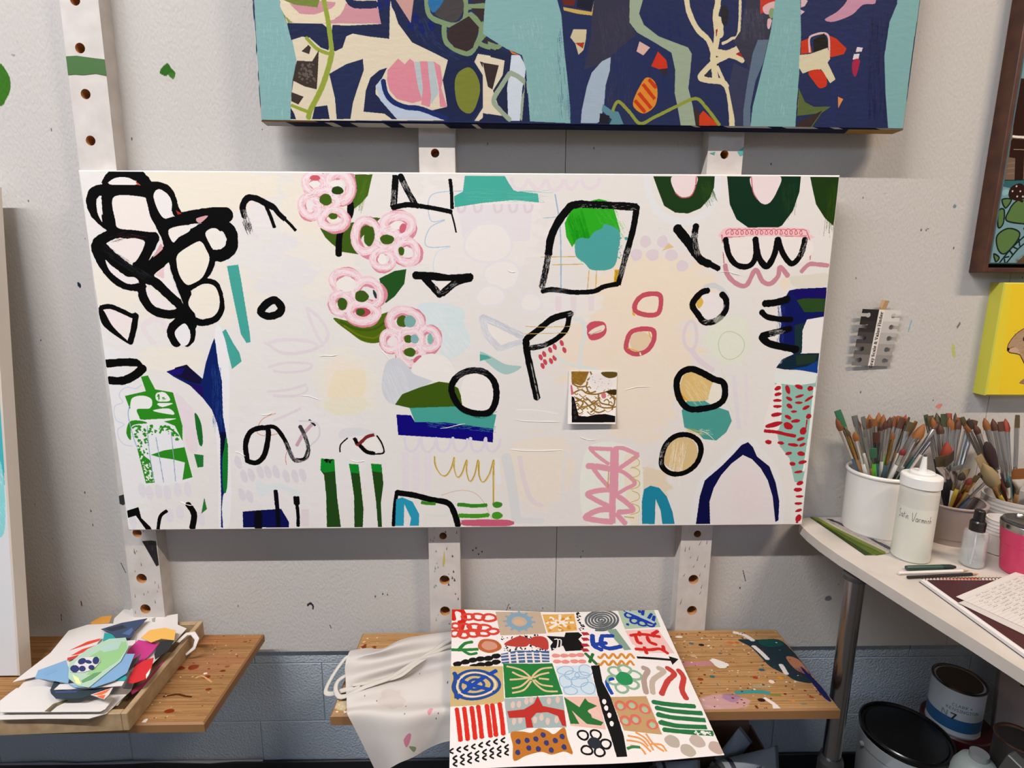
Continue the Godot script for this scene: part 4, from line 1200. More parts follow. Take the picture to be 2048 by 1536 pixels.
	part("glint_bead", lathe([0.0, 0.0, 0.0022, 0.001, 0.0, 0.0024], 12, true), glint, t, Vector3(-0.04, 0.088, 0.028))
	part("glint_bead", lathe([0.0, 0.0, 0.0022, 0.001, 0.0, 0.0024], 12, true), glint, t, Vector3(-0.036, 0.08, 0.03))
	# pens and pencils
	pencil("marker_pen", "thick dark green marker on the desk before the varnish bottle", Vector3(1.0517, 0.918, 0.3020), Vector3(1.1734, 0.918, 0.2990), 0.0062, "27433c", "1b2c28")
	pencil("pencil", "white barrelled pencil between the marker and the black pencil", Vector3(1.0188, 0.918, 0.3217), Vector3(1.1975, 0.918, 0.3106), 0.0038, "d2cdc8", "b89a80")
	pencil("pencil", "black pencil beside the spiral notebook", Vector3(1.0270, 0.918, 0.3391), Vector3(1.2064, 0.918, 0.3262), 0.0038, "18161a", "b08a64")
	pencil("pencil", "orange pencil behind the notebook's spiral", Vector3(1.0909, 0.918, 0.3546), Vector3(1.1931, 0.918, 0.3475), 0.0036, "c25a3c", "b08a64")
	# spiral notebook
	t = thing("spiral_notebook", "burgundy covered spiral notebook with white pages", "notebook", Vector3(1.15, D, 0.494))
	t.rotation.y = -0.02
	part("page_block", box(Vector3(0.216, 0.008, 0.28), 0.0008), mat("page white", "cfcbc8", 0.7), t, Vector3(0, 0.0045, 0.003))
	part("back_cover", box(Vector3(0.218, 0.001, 0.282), 0.0003), mat("cover dark", "301418", 0.5), t, Vector3(0, 0.0005, 0.002))
	part("front_cover", box(Vector3(0.206, 0.0014, 0.272), 0.0004), mat("burgundy cover", "3e1620", 0.42), t, Vector3(0.005, 0.0094, 0.004))
	var wire := mat("bronze wire", "6a4a3c", 0.35, 0.9)
	for i in 26:
		var l: Array = []
		var rr: Array = []
		for k in 13:
			var a := TAU * k / 12.0
			l.append(Vector3(0.0012 * sin(a * 0.5), 0.0062 + 0.0062 * sin(a), -0.138 + 0.006 * cos(a)))
			rr.append(0.0007)
		part("wire_ring", tube(l, rr, 6), wire, t, Vector3(-0.1 + i * 0.008, 0, 0))
	# two written sheets
	p = Pic.new(512, 640, "c4bfbb")
	note_art(p)
	for i in 2:
		t = thing("written_sheet", ["lined paper with handwritten notes lying on the burgundy notebook", "plain sheet just under the handwritten notes"][i], "paper", Vector3(1.061 - 0.012 * i, D + 0.0122 - 0.0012 * i, 0.431 + 0.02 * i))
		t.rotation.y = 0.407 - 0.05 * i
		part("paper_sheet", slab([0, 0, 0.28, 0, 0.28, 0.216, 0, 0.216], 0.0, 0.0008), pic_mat("note paper", p, 0.7) if i == 0 else mat("plain paper", "bab5b1", 0.7), t)
	brushes()

func pencil(called: String, label: String, a: Vector3, b: Vector3, r: float, col: String, tip: String) -> void:
	var t := thing(called, label, "pencil" if called == "pencil" else "marker", a)
	var d := b - a
	var u := Vector3(0, r + 0.0004, 0)
	if called == "pencil":
		part("barrel", tube([u, u + d * 0.9], [r, r], 6), mat("barrel " + col, col, 0.35), t)
		part("sharpened_tip", tube([u + d * 0.9, u + d], [r * 0.96, 0.0006], 6), mat("tip " + tip, tip, 0.6), t)
	else:
		part("barrel", tube([u, u + d * 0.06, u + d * 0.72], [r * 0.85, r, r], 20), mat("barrel " + col, col, 0.35), t)
		part("cap", tube([u + d * 0.72, u + d * 0.9, u + d], [r * 1.06, r * 1.0, r * 0.5], 20), mat("tip " + tip, tip, 0.35), t)

func brush(kind: String, label: String, group: String, base: Vector3, tip: Vector3, hair: String, handle: String, metal: String, wide: float, hl: float, fl: float) -> void:
	var t := thing("paint_brush", label, "brush", base, group)
	var d := tip - base
	var n := d.length()
	var z := d / n
	var x := Vector3(0, 0, 1).cross(z).normalized()
	# the broad side of a flat brush faces about half to the room
	x = x.rotated(z, rng.randf_range(-0.5, 0.5))
	var bs := Basis(x, z, x.cross(z))
	var hm := mat("handle " + handle, handle, 0.3)
	var fm := mat("ferrule " + metal, metal, 0.26, 1.0)
	var bm := mat("bristle " + hair, hair, 0.65)
	var y1 := n - hl - fl
	var y2 := n - hl
	var r := wide * 0.5
	var o := part("handle", lathe([0.0, 0.0, 0.0022, 0.0, 0.003, y1 * 0.3, 0.0052, y1 * 0.8, 0.0042, y1, 0.0, y1 + 0.002], 14, true), hm, t)
	o.basis = bs
	var flat := kind == "flat"
	o = part("ferrule", blade([0.0046, y1 - 0.004, 0.0046, 0.005, y1 + fl * 0.3, 0.005, r if flat else r * 0.95, y2 - 0.004, 0.0036 if flat else r * 0.95, r if flat else r, y2, 0.0036 if flat else r]), fm, t)
	o.basis = bs
	if flat:
		o = part("bristles", blade([r * 0.97, y2 - 0.003, 0.0034, r * 1.02, y2 + hl * 0.6, 0.0026, r * 0.98, n, 0.0009]), bm, t)
	elif kind == "mop":
		o = part("bristles", blade([r * 0.9, y2 - 0.003, r * 0.6, r * 1.6, y2 + hl * 0.35, r * 1.0, r * 1.75, y2 + hl * 0.6, r * 1.05, r * 1.3, y2 + hl * 0.88, r * 0.7, r * 0.4, n, r * 0.2]), bm, t)
	else:
		o = part("bristles", blade([r * 0.95, y2 - 0.003, r * 0.95, r * 1.18, y2 + hl * 0.3, r * 1.1, r * 0.85, y2 + hl * 0.65, r * 0.8, r * 0.1, n, r * 0.1]), bm, t)
	o.basis = bs

func blade(p: Array) -> ArrayMesh:
	# stacked ellipses: [half width, height, half depth, ...]
	var st := begin(true)
	var seg := 16
	var n := p.size() / 3
	for j in n - 1:
		for i in seg:
			var v: Array = []
			for q in [[i, j], [i + 1, j], [i + 1, j + 1], [i, j + 1]]:
				var t: float = TAU * q[0] / seg
				v.append(Vector3(sin(t) * p[3 * q[1]], p[3 * q[1] + 1], cos(t) * p[3 * q[1] + 2]))
			quad(st, v[0], v[1], v[2], v[3])
	st.set_smooth_group(-1)
	for e in [0, n - 1]:
		for i in range(1, seg - 1):
			var v: Array = []
			for q in [0, i, i + 1]:
				var t: float = TAU * q / seg
				v.append(Vector3(sin(t) * p[3 * e], p[3 * e + 1], cos(t) * p[3 * e + 2]))
			if e == 0:
				tri(st, v[0], v[2], v[1])
			else:
				tri(st, v[0], v[1], v[2])
	return done(st)

func brushes() -> void:
	for q in [
		["flat", "flat brush, grey hair, white handle, in the white enamel pot", "brushes in the white enamel pot", 1.1425, 0.93, 0.0901, 1.051, 1.2358, 0.054, "585854", "c8c4be", "d8d8d8", 0.0150, 0.0300, 0.0725],
		["round", "slim pointed brush, rusty brown hair, black handle, in the white enamel pot", "brushes in the white enamel pot", 1.1404, 0.93, 0.0934, 1.0692, 1.2214, 0.044, "6e3c18", "1a1a1c", "d8d8d8", 0.0100, 0.0200, 0.0725],
		["flat", "flat brush, grey hair, teal handle, in the white enamel pot", "brushes in the white enamel pot", 1.1428, 0.93, 0.0893, 1.0678, 1.2355, 0.064, "585854", "2f5a5c", "d8d8d8", 0.0137, 0.0250, 0.0725],
		["round", "mid sized pointed brush, amber hair, steel blue handle, in the white enamel pot", "brushes in the white enamel pot", 1.134, 0.93, 0.096, 1.0992, 1.237, 0.044, "88501a", "4a5c6a", "d8d8d8", 0.0175, 0.0400, 0.0798],
		["round", "mid sized pointed brush, amber hair, black handle, in the white enamel pot", "brushes in the white enamel pot", 1.1222, 0.93, 0.099, 1.1329, 1.2402, 0.034, "88501a", "1a1a1c", "d8d8d8", 0.0175, 0.0420, 0.0798],
		["round", "pointed brush, golden brown hair, teal handle, in the white enamel pot", "brushes in the white enamel pot", 1.1225, 0.93, 0.093, 1.1321, 1.2395, 0.054, "7c4816", "2f5a5c", "d8d8d8", 0.0150, 0.0350, 0.0725],
		["round", "pointed brush, dark brown hair, green handle, in the white enamel pot", "brushes in the white enamel pot", 1.1186, 0.93, 0.09, 1.1433, 1.2355, 0.064, "482414", "4f9a2a", "d8d8d8", 0.0125, 0.0300, 0.0725],
		["flat", "mid sized flat brush, golden brown hair, black handle, in the white enamel pot", "brushes in the white enamel pot", 1.1107, 0.93, 0.0946, 1.1831, 1.2286, 0.034, "7c4816", "1a1a1c", "d8d8d8", 0.0163, 0.0300, 0.0798],
		["flat", "mid sized flat brush, golden brown hair, black handle, in the white enamel pot", "brushes in the white enamel pot", 1.1084, 0.93, 0.0917, 1.1805, 1.2342, 0.054, "7c4816", "1a1a1c", "b08a50", 0.0175, 0.0340, 0.0798],
		["round", "slim pointed brush, rust red hair, black handle, in the white enamel pot", "brushes in the white enamel pot", 1.1082, 0.93, 0.0914, 1.2027, 1.237, 0.044, "883018", "1a1a1c", "d8d8d8", 0.0112, 0.0320, 0.0725],
		["flat", "flat brush, dark brown hair, steel blue handle, in the white enamel pot", "brushes in the white enamel pot", 1.1091, 0.93, 0.087, 1.1703, 1.2347, 0.074, "482414", "4a5c6a", "d8d8d8", 0.0150, 0.0300, 0.0870],
		["flat", "broad flat brush, khaki hair, white handle, in the white enamel pot", "brushes in the white enamel pot", 1.1063, 0.93, 0.0862, 1.1982, 1.2223, 0.074, "4a3c20", "c8c4be", "d8d8d8", 0.0213, 0.0280, 0.0580],
		["round", "slim pointed brush, dark brown hair, white handle, in the white enamel pot", "brushes in the white enamel pot", 1.1278, 0.93, 0.084, 1.117, 1.2318, 0.084, "482414", "c8c4be", "d8d8d8", 0.0100, 0.0250, 0.0870],
		["flat", "flat brush, golden brown hair, white handle, in the white enamel pot", "brushes in the white enamel pot", 1.1388, 0.93, 0.084, 1.0855, 1.2345, 0.084, "7c4816", "c8c4be", "d8d8d8", 0.0125, 0.0200, 0.0725],
		["flat", "mid sized flat brush, green hair, green handle, in the white enamel pot", "brushes in the white enamel pot", 1.1438, 0.93, 0.0852, 0.9892, 1.2553, 0.074, "2e6442", "4f9a2a", "d8d8d8", 0.0175, 0.0500, 0.0290],
		["round", "pointed brush, rusty brown hair, steel blue handle, in the white enamel pot", "brushes in the white enamel pot", 1.1439, 0.93, 0.0829, 0.9751, 1.2384, 0.094, "6e3c18", "4a5c6a", "d8d8d8", 0.0137, 0.0360, 0.0870],
		["round", "pointed brush, amber hair, white handle, in the white enamel pot", "brushes in the white enamel pot", 1.1431, 0.93, 0.0792, 1.0114, 1.2085, 0.119, "88501a", "c8c4be", "d8d8d8", 0.0137, 0.0250, 0.0725],
		["round", "slim pointed brush, khaki hair, wooden handle, in the white enamel pot", "brushes in the white enamel pot", 1.1437, 0.93, 0.0815, 0.9994, 1.2125, 0.104, "4a3c20", "9a7248", "b08a50", 0.0100, 0.0200, 0.0725],
		["flat", "mid sized flat brush, dark brown hair, teal handle, in the white enamel pot", "brushes in the white enamel pot", 1.1413, 0.93, 0.0758, 1.0736, 1.2057, 0.114, "482414", "2f5a5c", "5a5a5c", 0.0163, 0.0300, 0.0580],
		["round", "broad pointed brush, amber hair, white handle, in the white enamel pot", "brushes in the white enamel pot", 1.1062, 0.93, 0.0822, 1.2164, 1.2234, 0.094, "88501a", "c8c4be", "d8d8d8", 0.0225, 0.0450, 0.0870],
		["round", "pointed brush, brick red hair, white handle, in the white enamel pot", "brushes in the white enamel pot", 1.1198, 0.93, 0.069, 1.1399, 1.1683, 0.134, "702216", "c8c4be", "d8d8d8", 0.0125, 0.0180, 0.0290],
		["flat", "slim flat brush, grey hair, wooden handle, in the white enamel pot", "brushes in the white enamel pot", 1.1439, 0.93, 0.084, 1.0637, 1.2042, 0.084, "585854", "9a7248", "d8d8d8", 0.0112, 0.0200, 0.0870],
		["round", "slim pointed brush, dark brown hair, black handle, in the white enamel pot", "brushes in the white enamel pot", 1.1269, 0.93, 0.09, 1.1195, 1.2182, 0.064, "482414", "1a1a1c", "d8d8d8", 0.0112, 0.0200, 0.0798],
		["flat", "flat brush, grey hair, white handle, in the white enamel pot", "brushes in the white enamel pot", 1.1061, 0.93, 0.085, 1.2918, 1.2292, 0.074, "585854", "c8c4be", "d8d8d8", 0.0150, 0.0080, 0.1015],
		["round", "pointed brush, dark brown hair, teal handle, in the white enamel pot", "brushes in the white enamel pot", 1.1061, 0.93, 0.084, 1.2625, 1.2235, 0.084, "482414", "2f5a5c", "d8d8d8", 0.0125, 0.0200, 0.0870],
		["flat", "flat brush, grey hair, black handle, in the white enamel pot", "brushes in the white enamel pot", 1.108, 0.93, 0.0769, 1.1866, 1.1907, 0.114, "585854", "1a1a1c", "d8d8d8", 0.0150, 0.0120, 0.0870],
		["round", "slim pointed brush, golden brown hair, steel blue handle, in the white enamel pot", "brushes in the white enamel pot", 1.1267, 0.93, 0.075, 1.1201, 1.2071, 0.114, "7c4816", "4a5c6a", "b08a50", 0.0100, 0.0200, 0.0725],
		["round", "slim pointed brush, golden brown hair, black handle, in the white enamel pot", "brushes in the white enamel pot", 1.1323, 0.93, 0.0989, 1.1019, 1.2227, 0.029, "7c4816", "1a1a1c", "d8d8d8", 0.0112, 0.0220, 0.0653],
		["flat", "flat brush, dark brown hair, teal handle, in the white enamel pot", "brushes in the white enamel pot", 1.1351, 0.93, 0.0933, 1.0962, 1.2257, 0.053, "482414", "2f5a5c", "d8d8d8", 0.0119, 0.0240, 0.0711],
		["round", "pointed brush, amber hair, steel blue handle, in the white enamel pot", "brushes in the white enamel pot", 1.1282, 0.93, 0.0981, 1.1158, 1.214, 0.037, "88501a", "4a5c6a", "d8d8d8", 0.0125, 0.0260, 0.0769],
		["flat", "flat brush, khaki hair, wooden handle, in the white enamel pot", "brushes in the white enamel pot", 1.1298, 0.93, 0.0909, 1.1112, 1.2205, 0.061, "4a3c20", "9a7248", "d8d8d8", 0.0131, 0.0280, 0.0653],
		["round", "slim pointed brush, rusty brown hair, white handle, in the white enamel pot", "brushes in the white enamel pot", 1.1229, 0.93, 0.0957, 1.131, 1.2172, 0.045, "6e3c18", "c8c4be", "d8d8d8", 0.0112, 0.0220, 0.0711],
		["flat", "flat brush, golden brown hair, black handle, in the white enamel pot", "brushes in the white enamel pot", 1.1213, 0.93, 0.0945, 1.1355, 1.2306, 0.049, "7c4816", "1a1a1c", "d8d8d8", 0.0119, 0.0240, 0.0769],
		["round", "pointed brush, dark brown hair, teal handle, in the white enamel pot", "brushes in the white enamel pot", 1.1141, 0.93, 0.0973, 1.1608, 1.2141, 0.033, "482414", "2f5a5c", "d8d8d8", 0.0125, 0.0260, 0.0653],
		["flat", "flat brush, amber hair, steel blue handle, in the white enamel pot", "brushes in the white enamel pot", 1.1173, 0.93, 0.0921, 1.147, 1.2203, 0.057, "88501a", "4a5c6a", "d8d8d8", 0.0131, 0.0280, 0.0711],
		["round", "slim pointed brush, khaki hair, wooden handle, in the white enamel pot", "brushes in the white enamel pot", 1.1118, 0.93, 0.0956, 1.1672, 1.2289, 0.041, "4a3c20", "9a7248", "d8d8d8", 0.0112, 0.0220, 0.0769],
		["flat", "flat brush, rusty brown hair, white handle, in the white enamel pot", "brushes in the white enamel pot", 1.1132, 0.93, 0.0897, 1.1587, 1.2327, 0.065, "6e3c18", "c8c4be", "d8d8d8", 0.0119, 0.0240, 0.0653],
		["round", "pointed brush, golden brown hair, black handle, in the white enamel pot", "brushes in the white enamel pot", 1.1101, 0.93, 0.0939, 1.1959, 1.2265, 0.029, "7c4816", "1a1a1c", "d8d8d8", 0.0125, 0.0260, 0.0711],
		["flat", "flat brush, dark brown hair, teal handle, in the white enamel pot", "brushes in the white enamel pot", 1.1079, 0.93, 0.0909, 1.1909, 1.2193, 0.053, "482414", "2f5a5c", "d8d8d8", 0.0131, 0.0280, 0.0769],
		["round", "slim pointed brush, amber hair, steel blue handle, in the white enamel pot", "brushes in the white enamel pot", 1.1083, 0.93, 0.0916, 1.2134, 1.2131, 0.037, "88501a", "4a5c6a", "d8d8d8", 0.0112, 0.0220, 0.0653],
		["flat", "flat brush, khaki hair, wooden handle, in the white enamel pot", "brushes in the white enamel pot", 1.107, 0.93, 0.0888, 1.1988, 1.2334, 0.061, "4a3c20", "9a7248", "d8d8d8", 0.0119, 0.0240, 0.0711],
		["round", "pointed brush, rusty brown hair, white handle, in the white enamel pot", "brushes in the white enamel pot", 1.1075, 0.93, 0.0901, 1.2216, 1.2112, 0.045, "6e3c18", "c8c4be", "d8d8d8", 0.0125, 0.0260, 0.0769],
		["flat", "flat brush, golden brown hair, black handle, in the white enamel pot", "brushes in the white enamel pot", 1.1071, 0.93, 0.0891, 1.2297, 1.2188, 0.049, "7c4816", "1a1a1c", "d8d8d8", 0.0131, 0.0280, 0.0653],
		["flat", "flat brush, khaki hair, black handle, in the taupe tub", "brushes in the taupe tub", 1.3031, 0.93, 0.1328, 1.2477, 1.2231, 0.072, "4a3c20", "1a1a1c", "d8d8d8", 0.0125, 0.0250, 0.0870],
		["round", "pointed brush, golden brown hair, steel blue handle, in the taupe tub", "brushes in the taupe tub", 1.3038, 0.93, 0.1322, 1.2483, 1.2374, 0.078, "7c4816", "4a5c6a", "d8d8d8", 0.0132, 0.0250, 0.0870],
		["flat", "flat brush, blackish brown hair, wooden handle, in the taupe tub", "brushes in the taupe tub", 1.3028, 0.93, 0.1331, 1.2603, 1.2257, 0.084, "2e2218", "9a7248", "d8d8d8", 0.0140, 0.0250, 0.0870],
		["round", "pointed brush, dark brown hair, teal handle, in the taupe tub", "brushes in the taupe tub", 1.3026, 0.93, 0.1316, 1.2617, 1.2212, 0.09, "482414", "2f5a5c", "d8d8d8", 0.0147, 0.0250, 0.0870],
		["flat", "flat brush, khaki hair, black handle, in the taupe tub", "brushes in the taupe tub", 1.2926, 0.93, 0.1364, 1.2903, 1.2359, 0.072, "4a3c20", "1a1a1c", "d8d8d8", 0.0125, 0.0250, 0.0870],
		["round", "pointed brush, golden brown hair, steel blue handle, in the taupe tub", "brushes in the taupe tub", 1.2905, 0.93, 0.1352, 1.2963, 1.2372, 0.078, "7c4816", "4a5c6a", "d8d8d8", 0.0132, 0.0250, 0.0870],
		["flat", "flat brush, blackish brown hair, wooden handle, in the taupe tub", "brushes in the taupe tub", 1.2876, 0.93, 0.1334, 1.3046, 1.2335, 0.084, "2e2218", "9a7248", "d8d8d8", 0.0140, 0.0250, 0.0870],
		["round", "pointed brush, dark brown hair, teal handle, in the taupe tub", "brushes in the taupe tub", 1.2855, 0.93, 0.1316, 1.3107, 1.2333, 0.09, "482414", "2f5a5c", "d8d8d8", 0.0147, 0.0250, 0.0870],
		["flat", "flat brush, khaki hair, black handle, in the ridged jar", "brushes in the ridged jar", 1.4762, 0.93, 0.1394, 1.3225, 1.2392, 0.085, "4a3c20", "1a1a1c", "d8d8d8", 0.0125, 0.0250, 0.0870],
		["round", "pointed brush, golden brown hair, steel blue handle, in the ridged jar", "brushes in the ridged jar", 1.4763, 0.93, 0.1391, 1.3312, 1.2243, 0.091, "7c4816", "4a5c6a", "d8d8d8", 0.0132, 0.0250, 0.0870],
		["flat", "flat brush, blackish brown hair, wooden handle, in the ridged jar", "brushes in the ridged jar", 1.4764, 0.93, 0.1387, 1.3338, 1.2341, 0.097, "2e2218", "9a7248", "d8d8d8", 0.0140, 0.0250, 0.0870],
		["round", "pointed brush, dark brown hair, teal handle, in the ridged jar", "brushes in the ridged jar", 1.4765, 0.93, 0.1384, 1.3448, 1.2239, 0.103, "482414", "2f5a5c", "d8d8d8", 0.0147, 0.0250, 0.0870],
		["flat", "flat brush, green hair, green handle, in the white enamel pot", "brushes in the white enamel pot", 1.14, 0.93, 0.0742, 1.0529, 1.17, 0.139, "2e6442", "4f9a2a", "5a5a5c", 0.0150, 0.0300, 0.0145],
		["flat", "flat brush, olive hair, black handle, in the taupe tub", "brushes in the taupe tub", 1.3027, 0.93, 0.1331, 1.2426, 1.2406, 0.062, "303c22", "1a1a1c", "d8d8d8", 0.0137, 0.0300, 0.0870],
		["flat", "mid sized flat brush, khaki hair, black handle, in the taupe tub", "brushes in the taupe tub", 1.3033, 0.93, 0.1326, 1.2464, 1.2404, 0.072, "4a3c20", "1a1a1c", "d8d8d8", 0.0163, 0.0300, 0.0870],
		["round", "mid sized pointed brush, khaki hair, black handle, in the taupe tub", "brushes in the taupe tub", 1.2973, 0.93, 0.1357, 1.2721, 1.2462, 0.062, "4a3c20", "1a1a1c", "d8d8d8", 0.0163, 0.0400, 0.0870],
		["flat", "broad flat brush, olive hair, teal handle, in the taupe tub", "brushes in the taupe tub", 1.2946, 0.93, 0.1362, 1.2841, 1.2454, 0.072, "303c22", "2f5a5c", "d8d8d8", 0.0225, 0.0350, 0.0870],
		["flat", "flat brush, rust red hair, black handle, in the taupe tub", "brushes in the taupe tub", 1.2881, 0.93, 0.136, 1.3063, 1.2451, 0.062, "883018", "1a1a1c", "d8d8d8", 0.0150, 0.0300, 0.1015],
		["round", "pointed brush, golden brown hair, steel blue handle, in the taupe tub", "brushes in the taupe tub", 1.2889, 0.93, 0.134, 1.3008, 1.234, 0.082, "7c4816", "4a5c6a", "d8d8d8", 0.0137, 0.0300, 0.1015],
		["round", "slim pointed brush, dusky hair, dark red handle, in the taupe tub", "brushes in the taupe tub", 1.2848, 0.93, 0.135, 1.3156, 1.2492, 0.072, "3c342e", "4a1418", "5a5a5c", 0.0063, 0.0200, 0.1740],
		["flat", "broad flat brush, golden brown hair, black handle, in the taupe tub", "brushes in the taupe tub", 1.2827, 0.93, 0.134, 1.3187, 1.2379, 0.082, "7c4816", "1a1a1c", "d8d8d8", 0.0250, 0.0320, 0.1015],
		["round", "mid sized pointed brush, dark brown hair, black handle, in the taupe tub", "brushes in the taupe tub", 1.2787, 0.93, 0.1308, 1.3568, 1.2332, 0.072, "482414", "1a1a1c", "d8d8d8", 0.0163, 0.0300, 0.1160],
		["flat", "flat brush, dark brown hair, steel blue handle, in the taupe tub", "brushes in the taupe tub", 1.2776, 0.93, 0.1295, 1.3743, 1.2273, 0.072, "482414", "4a5c6a", "d8d8d8", 0.0150, 0.0250, 0.1160],
		["round", "broad pointed brush, rust red hair, white handle, in the taupe tub", "brushes in the taupe tub", 1.3031, 0.93, 0.122, 1.2604, 1.1821, 0.122, "883018", "c8c4be", "d8d8d8", 0.0250, 0.0500, 0.0725],
		["flat", "broad flat brush, blackish brown hair, black handle, in the taupe tub", "brushes in the taupe tub", 1.3061, 0.93, 0.1141, 1.2459, 1.1564, 0.152, "2e2218", "1a1a1c", "d8d8d8", 0.0525, 0.0250, 0.0435],
		["flat", "broad flat brush, khaki hair, black handle, in the taupe tub", "brushes in the taupe tub", 1.3077, 0.93, 0.1169, 1.2394, 1.1504, 0.142, "4a3c20", "1a1a1c", "d8d8d8", 0.0375, 0.0300, 0.0435],
		["round", "pointed brush, blackish brown hair, yellow handle, in the taupe tub", "brushes in the taupe tub", 1.2982, 0.93, 0.1086, 1.2721, 1.115, 0.172, "2e2218", "b09030", "d8d8d8", 0.0150, 0.0200, 0.0290],
		["round", "pointed brush, brick red hair, dark red handle, in the taupe tub", "brushes in the taupe tub", 1.2916, 0.93, 0.1076, 1.2934, 1.1022, 0.174, "702216", "4a1418", "b08a50", 0.0125, 0.0200, 0.0290],
		["flat", "flat brush, khaki hair, yellow handle, in the taupe tub", "brushes in the taupe tub", 1.2859, 0.93, 0.1086, 1.3113, 1.1068, 0.172, "4a3c20", "b09030", "b08a50", 0.0150, 0.0200, 0.0290],
		["round", "slim pointed brush, blackish brown hair, wooden handle, in the taupe tub", "brushes in the taupe tub", 1.2799, 0.93, 0.112, 1.3336, 1.1139, 0.162, "2e2218", "9a7248", "d8d8d8", 0.0100, 0.0150, 0.0435],
		["flat", "broad flat brush, grey hair, white handle, in the taupe tub", "brushes in the taupe tub", 1.2991, 0.93, 0.113, 1.2718, 1.1267, 0.152, "585854", "c8c4be", "d8d8d8", 0.0375, 0.0120, 0.0580],
		["round", "pointed brush, blackish brown hair, steel blue handle, in the taupe tub", "brushes in the taupe tub", 1.2764, 0.93, 0.1166, 1.3779, 1.1133, 0.157, "2e2218", "4a5c6a", "d8d8d8", 0.0125, 0.0180, 0.0725],
		["flat", "broad flat brush, straw hair, wooden handle, in the taupe tub", "brushes in the taupe tub", 1.2828, 0.93, 0.119, 1.3183, 1.1113, 0.132, "8e7c58", "9a7248", "d8d8d8", 0.0300, 0.0300, 0.0435],
		["round", "pointed brush, golden brown hair, black handle, in the ridged jar", "brushes in the ridged jar", 1.4732, 0.93, 0.1436, 1.3946, 1.2351, 0.075, "7c4816", "1a1a1c", "d8d8d8", 0.0150, 0.0320, 0.1160],
		["round", "pointed brush, dark brown hair, black handle, in the ridged jar", "brushes in the ridged jar", 1.4709, 0.93, 0.1454, 1.4184, 1.2328, 0.075, "482414", "1a1a1c", "d8d8d8", 0.0150, 0.0320, 0.1305],
		["flat", "mid sized flat brush, dark brown hair, teal handle, in the ridged jar", "brushes in the ridged jar", 1.4699, 0.93, 0.146, 1.4312, 1.2271, 0.085, "482414", "2f5a5c", "d8d8d8", 0.0163, 0.0260, 0.1160],
		["round", "pointed brush, rust red hair, black handle, in the ridged jar", "brushes in the ridged jar", 1.4642, 0.93, 0.1478, 1.4533, 1.2334, 0.075, "883018", "1a1a1c", "d8d8d8", 0.0150, 0.0360, 0.1160],
		["flat", "broad flat brush, khaki hair, black handle, in the ridged jar", "brushes in the ridged jar", 1.4582, 0.93, 0.1475, 1.4752, 1.2459, 0.085, "4a3c20", "1a1a1c", "d8d8d8", 0.0325, 0.0350, 0.1015],
		["flat", "broad flat brush, straw hair, wooden handle, in the ridged jar", "brushes in the ridged jar", 1.4768, 0.93, 0.1374, 1.358, 1.1414, 0.115, "8e7c58", "9a7248", "d8d8d8", 0.0250, 0.0500, 0.0435],
		["mop", "mid sized soft mop brush, deep plum hair, dark red handle, in the ridged jar", "brushes in the ridged jar", 1.492, 0.93, 0.133, 1.3333, 1.1907, 0.155, "241014", "4a1418", "d8d8d8", 0.0194, 0.0850, 0.0290],
		["round", "broad pointed brush, straw hair, yellow handle, in the ridged jar", "brushes in the ridged jar", 1.492, 0.93, 0.1319, 1.3221, 1.1382, 0.17, "8e7c58", "b09030", "b08a50", 0.0325, 0.0700, 0.0435],
		["round", "slim pointed brush, blackish brown hair, wooden handle, in the ridged jar", "brushes in the ridged jar", 1.482, 0.93, 0.1284, 1.3779, 1.0968, 0.185, "2e2218", "9a7248", "d8d8d8", 0.0100, 0.0200, 0.0435],
		["flat", "broad flat brush, golden brown hair, wooden handle, in the ridged jar", "brushes in the ridged jar", 1.4731, 0.93, 0.1263, 1.4291, 1.1229, 0.165, "7c4816", "9a7248", "d8d8d8", 0.0375, 0.0300, 0.0435],
	]:
		brush(q[0], q[1], q[2], Vector3(q[3], q[4], q[5]), Vector3(q[6], q[7], q[8]), q[9], q[10], q[11], q[12], q[13], q[14])

